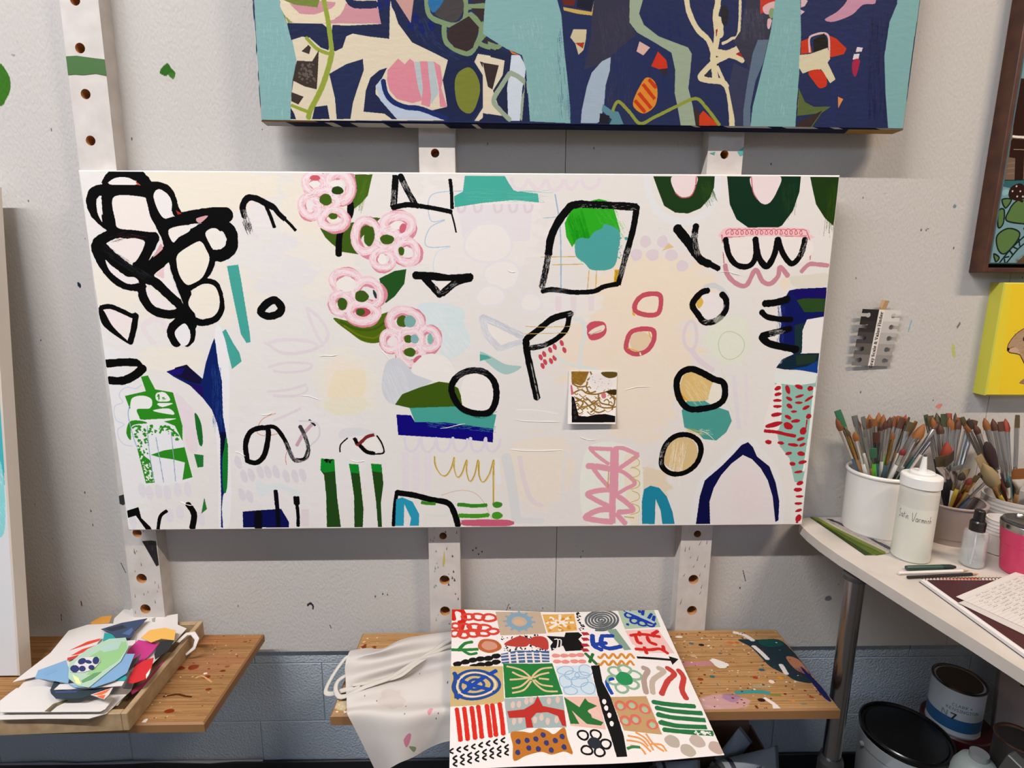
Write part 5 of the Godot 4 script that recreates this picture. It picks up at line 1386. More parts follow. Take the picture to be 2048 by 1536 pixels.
func under_desk() -> void:
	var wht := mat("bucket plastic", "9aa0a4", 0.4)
	var blk := mat("bucket lid", "08080a", 0.25)
	var t := thing("plastic_bucket", "pale plastic bucket with a black lid under the desk", "bucket", Vector3(1.233, 0, 0.172))
	part("bucket_body", lathe([0.0, 0.0, 0.098, 0.0, 0.108, 0.296, 0.112, 0.298, 0.114, 0.334, 0.11, 0.334, 0.1, 0.006, 0.0, 0.006], 64), wht, t)
	part("lid", lathe([0.108, 0.332, 0.113, 0.334, 0.113, 0.346, 0.110, 0.348, 0.107, 0.346, 0.105, 0.340, 0.099, 0.339, 0.096, 0.342, 0.0, 0.342], 64), blk, t)
	part("handle_lug", box(Vector3(0.012, 0.012, 0.012), 0.003), wht, t, Vector3(-0.113, 0.30, -0.01))
	var lb := part("label", lathe([0.1035, 0.12, 0.1075, 0.26], 64), mat("bucket label", "1c2534", 0.5), t)
	lb.mesh = arc_strip(0.1036, 0.13, 0.1085, 0.27, -0.75, 0.15)
	part("smear", arc_strip(0.1145, 0.302, 0.1147, 0.33, -0.35, 0.1), mat("dried paint", "a8a292", 0.6), t)
	# maroon tub with the can on it
	t = thing("lidded_tub", "dark maroon lidded tub with white lettering behind the bucket", "tub", Vector3(1.437, 0, 0.11))
	var mar := mat("maroon plastic", "3a0a10", 0.4)
	part("tub_body", lathe([0.0, 0.0, 0.078, 0.0, 0.08, 0.29, 0.0, 0.29], 56), mar, t)
	part("lid", lathe([0.082, 0.286, 0.087, 0.288, 0.087, 0.318, 0.084, 0.322, 0.0, 0.322], 56), mar, t)
	text("lettering", "KIRKLAND", 0.03, mat("tub lettering", "a8a4a0", 0.6), t, Vector3(0, 0.25, 0), Vector3(0, -0.5, 0), false, 0.0808, 700)
	var tin := mat("tin plate", "6a6058", 0.3, 1.0)
	t = thing("paint_can", "pale blue grey paint can with a blue band standing on the maroon tub", "can", Vector3(1.415, 0.322, 0.118))
	part("can_body", lathe([0.0, 0.0, 0.063, 0.0, 0.064, 0.002, 0.063, 0.005, 0.063, 0.143, 0.0, 0.143], 64), mat("can label", "aab2b6", 0.45), t)
	part("bottom_seam", lathe([0.0625, 0.0, 0.0645, 0.001, 0.0645, 0.005, 0.063, 0.006], 64), mat("can seam", "98a0a4", 0.35, 0.6), t)
	part("blue_band", lathe([0.0632, 0.02, 0.0634, 0.021, 0.0634, 0.056, 0.0632, 0.057], 64), mat("can blue", "22527e", 0.45), t)
	part("top_rim", lathe([0.063, 0.141, 0.0648, 0.143, 0.0648, 0.148, 0.0625, 0.149, 0.060, 0.147, 0.058, 0.142, 0.0555, 0.141, 0.054, 0.143, 0.053, 0.1455, 0.050, 0.1445, 0.0, 0.1435], 64), tin, t)
	var ink := mat("can print", "5c6a74", 0.5)
	text("lettering", "CLARK +", 0.013, ink, t, Vector3(0, 0.1, 0), Vector3(0, -0.52, 0), false, 0.0633)
	text("lettering", "KENSINGTON", 0.013, ink, t, Vector3(0, 0.086, 0), Vector3(0, -0.47, 0), false, 0.0633)
	text("lettering", "7", 0.028, mat("can dark print", "20242c", 0.5), t, Vector3(0, 0.063, 0), Vector3(0, -0.78, 0), false, 0.0633, 700)
	text("lettering", "N", 0.024, mat("can grey print", "7c868c", 0.5), t, Vector3(0, 0.066, 0), Vector3(0, -1.1, 0), false, 0.0633, 700)
	# pale board standing by the wall, and clutter at the frame's foot
	t = thing("timber_board", "pale pinkish board spotted with brown leaning under the desk", "board", Vector3(1.66, 0.0, 0.16))
	t.rotation = Vector3(-0.12, -0.35, 0)
	part("board_face", box(Vector3(0.22, 0.47, 0.02), 0.002), mat("pale board", "8f7f78", 0.6), t, Vector3(0, 0.235, 0))
	for s in [[-0.06, 0.43, 0.016], [-0.02, 0.42, 0.012], [-0.045, 0.395, 0.018], [0.05, 0.33, 0.014]]:
		part("brown_spot", wall_slab([s[0], s[1], s[0] + s[2], s[1] - 0.004, s[0] + s[2] * 0.8, s[1] + 0.008, s[0] + 0.002, s[1] + 0.007], 0.0101, 0.0106), mat("brown spot", "3a1810", 0.6), t)
	t = thing("plastic_jug", "round shouldered white jug in front of the maroon tub", "jug", Vector3(1.3099, 0.0, 0.31))
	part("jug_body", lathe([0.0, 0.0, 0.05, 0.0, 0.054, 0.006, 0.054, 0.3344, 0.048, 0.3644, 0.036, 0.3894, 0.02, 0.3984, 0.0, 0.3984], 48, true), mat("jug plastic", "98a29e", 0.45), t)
	part("cap", lathe([0.0, 0.3944, 0.02, 0.3944, 0.02, 0.4144, 0.0, 0.4144], 32), mat("jug cap", "8c9090", 0.4), t)
	t = thing("metal_clamp", "grey slotted metal clamp propped at the desk's dark foot", "clamp", Vector3(1.2165, 0.4954, 0.46))
	var cg := mat("clamp metal", "7a7a78", 0.4, 0.6)
	part("clamp_bar", box(Vector3(0.022, 0.19, 0.03), 0.002), cg, t, Vector3(0, 0, 0), Vector3(0.3, 0.3, 0.25))
	for i in 4:
		part("clamp_tooth", box(Vector3(0.05, 0.008, 0.026), 0.001), cg, t, Vector3(0.035, 0.05 - 0.022 * i, 0.01), Vector3(0.3, 0.3, -0.5))
	t = thing("tin", "low round tin with a coppery rim under the desk's pale board", "tin", Vector3(1.4201, 0.0, 0.3))
	part("tin_body", lathe([0.0, 0.0, 0.05, 0.0, 0.05, 0.4405, 0.0, 0.4405], 48), mat("tin body", "4c4844", 0.4, 0.5), t)
	part("tin_rim", lathe([0.049, 0.4385, 0.052, 0.4425, 0.051, 0.4465, 0.046, 0.4455, 0.044, 0.4395, 0.0, 0.4385], 48), mat("tin rim", "8a6a5c", 0.3, 0.9), t)
	tubes()

func arc_strip(r0: float, y0: float, r1: float, y1: float, a0: float, a1: float) -> ArrayMesh:
	# a label wrapped on a tub, from angle a0 to a1
	var st := begin(true)
	var n := 16
	for i in n:
		var s := a0 + (a1 - a0) * i / n
		var e := a0 + (a1 - a0) * (i + 1) / n
		for k in 2:
			var g := 0.0006 * k
			var A := Vector3(sin(s) * (r0 + g), y0, cos(s) * (r0 + g))
			var B := Vector3(sin(e) * (r0 + g), y0, cos(e) * (r0 + g))
			var C := Vector3(sin(e) * (r1 + g), y1, cos(e) * (r1 + g))
			var Dd := Vector3(sin(s) * (r1 + g), y1, cos(s) * (r1 + g))
			if k == 1:
				quad(st, A, B, C, Dd)
			else:
				quad(st, B, A, Dd, C)
	return done(st)

func paint_tube(label: String, a: Vector3, b: Vector3, r: float, words: String) -> void:
	# a soft metal tube: crimped flat end at a, shoulder and cap towards b
	var t := thing("paint_tube", label, "tube", a, "")
	var d := b - a
	var n := d.length()
	var y := d / n
	var x := y.cross(Vector3(0.2, 0.3, 1.0)).normalized()
	t.basis = Basis(x, y, x.cross(y))
	var m := mat("tube label", "8e99a4", 0.45)
	part("tube_body", blade([r * 1.35, 0.0, 0.0015, r * 1.34, n * 0.06, 0.002, r * 1.2, n * 0.3, r * 0.6, r * 1.05, n * 0.6, r * 0.95, r, n * 0.8, r, r, n * 0.84, r]), m, t)
	part("crimp", box(Vector3(r * 2.7, n * 0.05, 0.005), 0.001), mat("crimp metal", "7c828a", 0.35, 0.7), t, Vector3(0, n * 0.02, 0))
	part("dark_band", blade([r * 1.03, n * 0.7, r * 1.02, r * 1.01, n * 0.76, r * 1.01]), mat("tube band", "1c2234", 0.5), t)
	part("shoulder", blade([r, n * 0.84, r, r * 0.4, n * 0.88, r * 0.4]), mat("tube metal", "9aa0a6", 0.3, 0.8), t)
	part("cap", blade([r * 0.62, n * 0.87, r * 0.62, r * 0.58, n, r * 0.58]), mat("tube cap", "22242a", 0.35), t)
	if words:
		text("lettering", words, r * 0.85, mat("tube print", "161c2c", 0.5), t, Vector3(0, n * 0.45, r * 0.98), Vector3(0.1, 0, PI / 2), false, 0.0, 700)

func tubes() -> void:
	var by: float = 0.2492
	var crate := thing("cardboard_box", "brown open cardboard box of paint tubes under the spattered shelf", "box", Vector3(0.7123, 0, 0.14))
	var cb := mat("brown card", "6e5442", 0.8)
	part("box_side", box(Vector3(0.3, by, 0.006), 0.001), cb, crate, Vector3(0, by * 0.5, 0.1))
	part("box_side", box(Vector3(0.3, by, 0.006), 0.001), cb, crate, Vector3(0, by * 0.5, -0.1))
	part("box_side", box(Vector3(0.006, by, 0.194), 0.001), cb, crate, Vector3(-0.147, by * 0.5, 0))
	part("box_side", box(Vector3(0.006, by, 0.194), 0.001), cb, crate, Vector3(0.147, by * 0.5, 0))
	part("box_flap", box(Vector3(0.29, 0.005, 0.1), 0.001), cb, crate, Vector3(0, by + 0.03, -0.13), Vector3(0.9, 0, 0))
	part("box_bottom", box(Vector3(0.288, 0.006, 0.194), 0.001), cb, crate, Vector3(0, 0.004, 0))
	paint_tube("crumpled silver paint tube with its crimped end raised from the box", Vector3(0.7824, 0.3341, 0.16), Vector3(0.6625, 0.247, 0.22), 0.022, "")
	paint_tube("fat silver paint tube with bold print lying across the box", Vector3(0.8577, 0.2907, 0.2), Vector3(0.6423, 0.3092, 0.26), 0.026, "MOD")
	paint_tube("blue grey paint tube at the bottom of the box", Vector3(0.6414, 0.2586, 0.2), Vector3(0.5016, 0.2579, 0.2), 0.02, "")

# ---------- painted pictures ----------
func main_art(c: Pic) -> void:
	c.b("e3d9c4",301,34,231,86,0.90)
	c.b("e3d9c6",185,318,312,104,0.50)
	c.b("e1d8c6",601,81,84,100,0.80)
	c.b("e2dacb",12,318,104,87,0.70)
	c.b("dcdde0",-8,723,123,298,0.80)
	c.b("e3dbc9",180,508,108,43,0.70)
	c.b("dedce0",515,803,229,191,0.50)
	c.b("e3d2b9",1544,316,200,118,0.95)
	c.b("e3d3bc",1479,496,228,155,0.95)
	c.b("e3d0b4",1500,552,97,112,0.60)
	c.b("e0ddda",1311,352,107,54,0.70)
	c.b("e3d4bf",1522,615,124,158,0.90)
	c.b("e2d5c0",1227,847,117,129,0.70)
	c.b("e4cfa9",1573,897,63,67,0.60)
	c.b("e4dccb",620,181,119,170,0.50)
	c.b("e3dfdb",1036,145,239,144,0.70)
	c.b("d6d5d8",488,215,29,21,0.80)
	c.b("d6d5d8",555,249,43,31,0.80)
	c.b("d6d5d8",517,283,34,24,0.80)
	c.b("d6d5d8",464,300,29,21,0.80)
	c.b("d6d5d8",574,272,39,28,0.80)
	c.b("d6d5d8",525,181,38,27,0.80)
	c.s("d9cfd6",8.8,[415,148,435,154,457,171],0)
	c.s("d8d6da",5.5,[454,211,523,215,624,252,553,276],0)
	c.s("d6c9d3",9.2,[575,359,583,395,604,448,618,459,630,430,608,388,575,359],0)
	c.s("d6c9d3",9.3,[461,459,505,450,575,455,599,470,574,482,519,491,481,481,461,459],0)
	c.s("dacdd3",15.0,[143,461,122,434,118,410,144,394,172,399,176,423],0)
	c.s("0a0b0c",28.9,[68,35,78,18,101,8,138,7,159,12,168,28],0)
	c.s("0a0b0c",33.3,[63,48,166,48],0)
	c.s("0a0b0c",26.8,[78,45,39,50,23,68,21,91,31,114,53,135,67,149,81,163],0)
	c.s("0a0b0c",34.9,[67,59,64,110,70,149],0)
	c.s("0a0b0c",34.7,[164,22,180,59,184,103,202,139,216,182,221,216,232,270,243,325,247,381,250,409],0)
	c.s("0a0b0c",22.4,[167,36,211,38,232,55,240,91,251,113,273,112,328,103,379,101],0)
	c.s("0a0b0c",28.8,[202,139,275,121,326,115,378,105],0)
	c.s("0a0b0c",38.3,[378,107,327,143,277,168,231,195,184,231,150,263],0)
	c.s("0a0b0c",32.6,[337,142,362,136,381,151,386,178,376,202,354,217,326,217],0)
	c.s("0a0b0c",23.8,[305,163,315,195,324,217,321,239,308,261,290,282],0)
	c.s("0a0b0c",23.8,[35,179,16,196,24,231,44,268,74,295,117,304],0)
	c.s("0a0b0c",26.8,[20,185,57,165,85,158,125,164,175,169],0)
	c.s("0a0b0c",34.3,[29,196,62,230,99,260,130,274,162,285,196,316,227,348,249,365],0)
	c.s("0a0b0c",35.6,[175,167,148,209,126,246,129,280],0)
	c.s("0a0b0c",25.1,[127,301,128,332,143,361,168,375,203,378,232,370],0)
	c.s("0a0b0c",19.1,[253,306,281,290,304,288,329,297,338,332,336,367,316,392,280,402,253,391],0)
	c.s("0a0b0c",27.1,[242,378,214,402,196,421,195,439,205,461],0)
	c.s("0a0b0c",16.3,[245,396,253,423,246,450,229,464],0)
	c.f("0a0b0c",[359,99,380,91,379,114,345,132,311,138],0)
	c.k("6a2a26",20.3,[55,178,90,169,130,172],14,40)
	c.f("e0dbd8",[75,33,79,23,98,15,124,15,140,22,148,33],1)
	c.f("e2dedb",[34,84,44,70,49,72,43,117,43,131,34,110],1)
	c.f("e1d9d3",[82,65,157,64,167,74,173,116,184,141,180,156,126,151,84,146,78,126],1)
	c.f("e0dcda",[188,58,204,44,226,58,234,80,227,110,214,121,202,113,191,87],1)
	c.f("e2dbd2",[218,149,271,137,274,152,243,169,225,183],1)
	c.f("d9a5a8",[294,120,327,112,303,132],1)
	c.f("e0dcd2",[315,158,334,145,351,149,365,171,365,192,335,202,323,185],1)
	c.f("e3dccb",[234,216,267,193,299,180,313,202,319,229,297,274,267,294,249,296,234,274,229,243],1)
	c.f("e2d5d2",[54,197,83,180,117,172,141,176,150,183,137,210,113,237,87,217],1)
	c.f("e0d8d8",[38,230,56,251,87,274,111,277,120,291,91,295,63,278,44,257],1)
	c.f("d9aaac",[167,223,182,200,192,187,196,200],1)
	c.f("e0dbd8",[164,271,197,247,207,250,213,284,231,336,203,312,179,284],1)
	c.f("e0d6d6",[138,304,148,308,173,335,204,364,176,364,150,347,139,326],1)
	c.f("e3dccb",[249,346,273,308,299,294,326,301,336,332,331,364,313,385,285,390,262,374],1)
	c.f("dfdee0",[203,427,231,404,243,420,245,442,235,463,221,467,208,452],1)
	c.f("c8503e",[144,23,158,35,148,34],0)
	c.f("b03028",[242,98,258,107,246,110],0)
	c.k("2c2d30",23.7,[32,196,132,270],30,50)
	c.k("c9c6c2",1.7,[206,249,231,339],24,20)
	c.f("d9b4b6",[166,270,193,250,191,277,186,280],0)
	c.f("e1d5d2",[10,370,47,363,90,385,76,456,28,407],1)
	c.s("0a0b0c",13.3,[6,361,33,357,65,370,91,383,104,378],0)
	c.s("0a0b0c",16.1,[101,380,90,420,75,459],0)
	c.f("0a0b0c",[2,359,15,370,34,413,72,457,66,459,16,420,2,395],1)
	c.f("ded8d5",[441,82,472,82,483,108,494,138,467,141,440,131],1)
	c.s("0a0b0c",16.8,[425,116,422,88,437,66,460,67,482,78,505,90],0)
	c.s("0a0b0c",13.4,[505,88,517,106,533,121],0)
	c.s("0a0b0c",8.1,[530,118,546,134,560,151],0)
	c.s("0a0b0c",9.3,[482,80,493,109,503,143],0)
	c.k("0a0b0c",20.8,[425,115,432,143],26,30)
	c.k("dcdad6",15.4,[427,92,430,128],20,25)
	c.s("0a0b0c",21.1,[448,367,467,347,489,339,505,359,496,376,469,384,450,377],1)
	c.f("48a79b",[365,246,396,242,400,283,411,430,411,457,399,459,386,434,370,297],0)
	c.f("48a79b",[335,427,345,420,362,459,377,487,381,512,352,534,345,487],0)
	c.f("e0e0e4",[316,422,339,444,344,538,326,725,314,920,295,1019,268,1019,284,841,290,687],1)
	c.f("0f2263",[311,445,313,465,314,516,320,569,313,672,316,717,319,763,306,880,289,920,282,960,280,1021,274,1019,284,920,291,821,299,744,295,698,283,653,261,619,229,582,185,556,166,541,202,530,225,521,266,563,280,516,301,465],0)
	c.f("161233",[181,550,192,530,226,521,263,565,258,578,230,571],0)
	c.f("24135e",[226,574,264,585,264,619,239,589],0)
	c.f("1b1470",[173,540,206,531,220,532,207,550,182,552],0)
	c.k("2a4a90",28.9,[307,520,297,687],40,60)
	c.f("177a2c",[314,738,318,771,304,892,292,904,297,821,304,779],1)
	c.f("0d1030",[301,721,317,721,307,771,297,802,295,782],0)
	c.s("0a0b0c",22.3,[2,518,49,514,87,515],0)
	c.s("0a0b0c",16.5,[88,512,96,527,100,537],0)
	c.s("0a0b0c",23.2,[3,566,42,567,79,550,103,530],0)
	c.s("b3c3dc",2.5,[94,578,74,591,60,587,44,588,29,600,25,614,33,631,11,640,4,659,8,685,28,696,8,712,8,739,22,758,45,762],0)
	c.f("dcdfe3",[48,626,117,618,174,622,191,763,206,860,145,879,97,877,55,773],1)
	c.f("2f8c20",[41,612,102,598,93,556,113,552,129,593,178,602,194,701,189,747,172,701,138,686,77,682,49,648,45,629],0)
	c.f("2f8c20",[44,689,73,685,94,693,50,701,41,743,31,723],1)
	c.f("2f8c20",[93,789,131,776,193,766,206,859,176,867,189,813,154,803,118,797],0)
	c.f("2f8c20",[56,768,74,793,91,808,94,875,68,877],0)
	c.f("dfe2dd",[58,622,90,611,115,622,108,648,70,652,74,678,52,671],1)
	c.f("dfe2dd",[130,605,155,602,167,626,131,627],1)
	c.f("dfe2dd",[130,634,174,634,143,645],1)
	c.f("dfe2dd",[115,656,160,649,173,668],1)
	c.f("dfe2dd",[88,683,177,679,138,688],1)
	c.n("2f8c20",[50,701,79,697,97,724,81,801,87,871,72,875,59,770],70,1.5,4.8)
	c.n("2f8c20",[93,701,158,701,186,739,175,747,134,716,96,731],50,1.5,4.5)
	c.n("2f8c20",[133,604,167,622,131,626],20,1.1,2.9)
	c.n("dfe2dd",[61,781,87,812,92,875,72,875],50,1.1,3.8)
	c.s("2f8c20",4.5,[49,708,64,701,73,716],0)
	c.s("2f8c20",5.2,[126,724,139,705,157,709,180,732],0)
	c.s("8fabc6",2.2,[93,701,90,781,92,871],0)
	c.s("8fabc6",2.2,[114,735,117,801,120,875],0)
	c.s("8fabc6",2.2,[159,720,158,793,155,872],0)
	c.s("8fabc6",2.2,[50,641,43,671,49,731,56,766],0)
	c.f("d9cbd1",[184,606,213,630,231,664,230,774,204,776,194,701],1)
	c.f("1f6e2c",[234,662,248,694,247,755,237,760,232,702],1)
	c.f("2a7a34",[218,787,245,791,241,827,224,829],0)
	c.e("d0ced6",54,899,10.8,23.1,0.00)
	c.e("d0ced6",75,907,10.8,23.1,0.00)
	c.e("d0ced6",102,903,10.8,23.1,0.00)
	c.e("d0ced6",127,907,10.8,23.1,0.00)
	c.e("d0ced6",158,899,10.8,23.1,0.00)
	c.e("d0ced6",188,896,10.8,23.1,0.00)
	c.e("d0ced6",15,999,11.0,23.5,0.00)
	c.e("d0ced6",126,979,10.9,23.4,0.00)
	c.e("d0ced6",157,971,10.9,23.4,0.00)
	c.e("d0ced6",218,992,11.0,23.5,0.00)
	c.f("0a0b0c",[2,963,37,952,41,987,64,1015,67,1024,50,1024,26,979,2,986],0)
	c.s("0a0b0c",10.1,[120,964,98,982,86,1024],0)
	c.s("0a0b0c",17.9,[183,943,198,976,188,1021],0)
	c.f("2a7a30",[234,923,238,960,220,974],0)
	c.f("0d1352",[343,969,390,965,458,961,478,1003,477,1021,340,1020],0)
	c.s("0b0b16",12.4,[446,901,447,962,446,1019],0)
	c.s("0b0b16",23.5,[389,973,385,1021],0)
	c.s("0a0b0c",17.9,[506,922,506,946],0)
	c.s("0a0b0c",10.2,[506,946,507,978,505,1018],0)
	c.f("d6c8d0",[518,963,541,962,537,1018,513,1018],0)
	c.e("cbc8d0",344,814,9.9,20.9,-0.20)
	c.e("cbc8d0",357,857,10.0,21.1,-0.20)
	c.e("cbc8d0",379,853,10.0,21.1,-0.20)
	c.e("cbc8d0",406,844,10.0,21.1,-0.20)
	c.e("cbc8d0",428,844,10.0,21.1,-0.20)
	c.e("cbc8d0",452,844,10.0,21.1,-0.20)
	c.e("cbc8d0",481,858,10.0,21.2,-0.20)
	c.e("cbc8d0",507,858,10.0,21.2,-0.20)
	c.e("cbc8d0",530,854,10.0,21.2,-0.20)
	c.e("cbc8d0",346,915,10.1,21.3,-0.20)
	c.e("cbc8d0",368,921,10.1,21.3,-0.20)
	c.f("cfd9dc",[390,873,427,885,457,878,515,906,506,922,456,897,401,921],1)
	c.s("dd9a86",2.2,[466,665,425,683,407,721,432,733,469,725],0)
	c.s("dd9a86",2.3,[495,772,484,795,484,822],0)
	c.s("c9a7b4",9.7,[574,692,542,726,518,764],0)
	c.s("0a0b0c",15.2,[371,802,371,756,390,719,427,708,440,721,424,787,400,814,375,811],1)
	c.s("0a0b0c",12.7,[427,708,459,707,483,741,495,776],0)
	c.s("3a3a3e",11.4,[495,776,511,809,543,801,552,772,544,733,532,703],0)
	c.s("0a0b0c",7.6,[511,805,537,803,550,776],0)
	c.s("20202a",6.0,[560,684,577,703],0)
	c.k("dddbda",12.8,[486,749,511,807,545,799,542,733],40,25)
	c.s("c4c6cc",5.2,[530,688,581,695,586,734,558,764],0)
	c.s("abc8e2",2.3,[1017,44,931,56,928,122,967,120,925,142,914,190,980,191],0)
	c.s("b9cfe2",2.1,[980,193,941,210,938,265,1014,267],0)
	c.f("dad4da",[1003,89,1058,82,1206,74,1200,175,1106,179,1015,169],0)
	c.s("d0c3cd",7.4,[1001,79,1006,99,1020,95,1023,79],0)
	c.s("d0c3cd",7.4,[1046,79,1051,98,1065,95,1068,79],0)
	c.s("d0c3cd",7.4,[1101,78,1106,98,1120,95,1123,78],0)
	c.s("d0c3cd",7.4,[1142,78,1148,98,1161,95,1165,78],0)
	c.s("d0c3cd",7.4,[1184,78,1189,98,1203,94,1206,78],0)
	c.e("e3dfda",1085,182,68.9,51.7,0.00)
	c.r("d9d7da",1085,182,68.9,51.7,6.9)
	c.e("e3dfda",1123,268,52.5,38.5,0.00)
	c.r("d9d7da",1123,268,52.5,38.5,7.0)
	c.e("e3dfda",1091,327,42.5,28.3,0.00)
	c.r("d9d7da",1091,327,42.5,28.3,7.1)
	c.e("e3dfda",1205,345,32.0,24.9,0.00)
	c.r("d9d7da",1205,345,32.0,24.9,7.1)
	c.f("c4d8dc",[884,356,927,345,1012,362,1015,405,1032,459,996,496,952,509,943,441,904,405],1)
	c.k("e0e0de",71.0,[909,370,996,477],60,70)
	c.f("43661a",[729,2,775,3,767,31,760,57,742,77,716,96,716,64],0)
	c.k("567a1c",19.9,[763,8,743,67],14,60)
	c.f("3f5f18",[626,144,667,148,699,130,726,127,761,114,792,116,738,167,726,213,684,207,654,184,638,167],0)
	c.f("265420",[781,279,824,258,857,253,850,293,822,328,796,347,787,317],0)
	c.f("4f6a12",[648,388,684,396,726,402,777,380,817,370,798,409,785,449,759,460,724,453,689,427,662,406],1)
	c.s("6b7a18",5.0,[676,409,717,437,760,445,782,430],0)
	c.s("3f5a12",5.7,[666,398,711,420,761,420,794,398],0)
	c.s("0a0b0c",17.4,[712,77,709,108,689,134,677,167,672,216],0)
	c.r("d98c9c",620,30,23.9,23.9,24.5)
	c.r("d98c9c",688,36,29.2,35.9,29.8)
	c.r("d98c9c",645,73,31.8,28.4,24.0)
	c.r("d98c9c",606,89,24.1,26.1,23.3)
	c.r("d98c9c",666,122,33.1,23.6,24.2)
	c.r("e3b7c0",618,28,23.9,23.9,21.4)
	c.r("e3b7c0",685,34,29.2,35.9,26.0)
	c.r("e3b7c0",643,70,31.7,28.4,21.0)
	c.r("e3b7c0",603,87,24.1,26.1,20.3)
	c.r("e3b7c0",663,119,33.1,23.6,21.2)
	c.r("e6d0d6",617,27,24.8,24.3,8.7)
	c.k("d98c9c",19.7,[643,29,639,40,630,49,617,52,605,49,597,41,595,29,599,17,608,9,620,6,632,9,641,17,643,29],14,26)
	c.k("ece6e8",19.7,[643,29,639,40,630,49,617,52,605,49,597,41,595,29,599,17,608,9,620,6,632,9,641,17,643,29],30,26)
	c.r("e6d0d6",685,34,30.4,36.6,10.6)
	c.k("d98c9c",23.9,[717,35,712,52,700,65,685,70,670,65,660,53,657,35,662,17,674,5,689,0,703,4,714,17,717,35],14,26)
	c.k("ece6e8",23.9,[717,35,712,52,700,65,685,70,670,65,660,53,657,35,662,17,674,5,689,0,703,4,714,17,717,35],30,26)
	c.r("e6d0d6",642,70,33.0,29.0,8.6)
	c.k("d98c9c",19.3,[676,71,671,85,659,95,642,99,626,95,615,85,612,71,617,57,629,47,646,43,662,47,673,57,676,71],14,26)
	c.k("ece6e8",19.3,[676,71,671,85,659,95,642,99,626,95,615,85,612,71,617,57,629,47,646,43,662,47,673,57,676,71],30,26)
	c.r("e6d0d6",603,86,25.1,26.6,8.3)
	c.k("d98c9c",18.7,[629,87,625,100,616,110,603,113,591,110,583,100,580,88,584,75,594,65,606,62,618,65,627,75,629,87],14,26)
	c.k("ece6e8",18.7,[629,87,625,100,616,110,603,113,591,110,583,100,580,88,584,75,594,65,606,62,618,65,627,75,629,87],30,26)
	c.r("e6d0d6",663,119,34.4,24.1,8.6)
	c.k("d98c9c",19.4,[698,120,693,132,680,140,663,143,647,140,635,132,631,120,636,109,649,100,666,97,683,100,695,108,698,120],14,26)
	c.k("ece6e8",19.4,[698,120,693,132,680,140,663,143,647,140,635,132,631,120,636,109,649,100,666,97,683,100,695,108,698,120],30,26)
	c.e("44631a",646,69,16.7,15.0,0.00)
	c.e("44631a",663,112,12.1,8.1,0.00)
	c.e("e3e0dc",677,28,18.2,10.0,0.00)
	c.e("2c4414",679,45,16.0,10.6,0.00)
	c.e("cf5e6c",621,13,13.9,7.3,0.00)
	c.e("e3dfdb",619,29,15.2,8.0,0.00)
	c.e("e2d8d6",601,84,8.7,14.7,0.00)
	c.r("d98c9c",753,167,31.4,43.6,24.4)
	c.r("d98c9c",841,138,36.7,27.9,28.2)
	c.r("d98c9c",812,173,30.1,25.3,22.2)
	c.r("d98c9c",862,208,28.9,28.9,24.7)
	c.r("d98c9c",795,229,26.9,24.2,20.9)
	c.r("e3b7c0",750,164,31.4,43.6,21.4)
	c.r("e3b7c0",838,135,36.7,27.8,24.6)
	c.r("e3b7c0",809,170,30.1,25.3,19.4)
	c.r("e3b7c0",860,206,28.9,28.9,21.6)
	c.r("e3b7c0",793,226,26.9,24.2,18.3)
	c.r("e6d0d6",750,164,32.6,44.5,8.7)
	c.k("d98c9c",19.6,[784,165,778,186,766,202,750,208,734,202,723,187,720,165,725,144,738,128,754,122,769,128,780,143,784,165],14,26)
	c.k("ece6e8",19.6,[784,165,778,186,766,202,750,208,734,202,723,187,720,165,725,144,738,128,754,122,769,128,780,143,784,165],30,26)
	c.r("e6d0d6",837,135,38.1,28.4,10.1)
	c.k("d98c9c",22.6,[877,136,871,150,857,160,838,164,820,160,806,150,802,136,808,123,822,113,840,109,859,112,872,122,877,136],14,26)
	c.k("ece6e8",22.6,[877,136,871,150,857,160,838,164,820,160,806,150,802,136,808,123,822,113,840,109,859,112,872,122,877,136],30,26)
	c.r("e6d0d6",808,170,31.3,25.8,7.9)
	c.k("d98c9c",17.8,[841,171,836,184,825,193,809,196,794,193,783,184,780,171,784,159,796,150,811,147,826,150,837,159,841,171],14,26)
	c.k("ece6e8",17.8,[841,171,836,184,825,193,809,196,794,193,783,184,780,171,784,159,796,150,811,147,826,150,837,159,841,171],30,26)
	c.r("e6d0d6",859,205,30.1,29.5,8.8)
	c.k("d98c9c",19.8,[890,207,886,221,875,231,860,235,845,232,835,221,832,207,836,193,847,182,862,178,876,182,887,192,890,207],14,26)
	c.k("ece6e8",19.8,[890,207,886,221,875,231,860,235,845,232,835,221,832,207,836,193,847,182,862,178,876,182,887,192,890,207],30,26)
	c.r("e6d0d6",792,226,28.0,24.6,7.5)
	c.k("d98c9c",16.8,[821,227,817,239,807,248,793,251,780,248,770,239,767,227,771,216,781,207,795,204,808,207,818,215,821,227],14,26)
	c.k("ece6e8",16.8,[821,227,817,239,807,248,793,251,780,248,770,239,767,227,771,216,781,207,795,204,808,207,818,215,821,227],30,26)
	c.e("3f6018",759,165,14.3,26.6,0.20)
	c.e("3f6018",807,173,19.1,13.0,0.00)
	c.e("3f6018",845,204,8.3,11.7,0.00)
	c.e("e4e0db",834,136,16.3,10.2,0.00)
	c.e("d0697a",851,143,8.8,13.6,0.40)
	c.e("e4e2da",792,226,11.7,14.5,0.00)
	c.r("d98c9c",690,288,35.5,26.5,25.0)
	c.r("d98c9c",749,322,37.9,34.4,25.2)
	c.r("d98c9c",674,351,26.1,26.1,22.9)
	c.r("d98c9c",732,375,38.3,26.2,27.8)
	c.r("e3b7c0",687,285,35.5,26.5,21.8)
	c.r("e3b7c0",746,320,37.9,34.4,22.0)
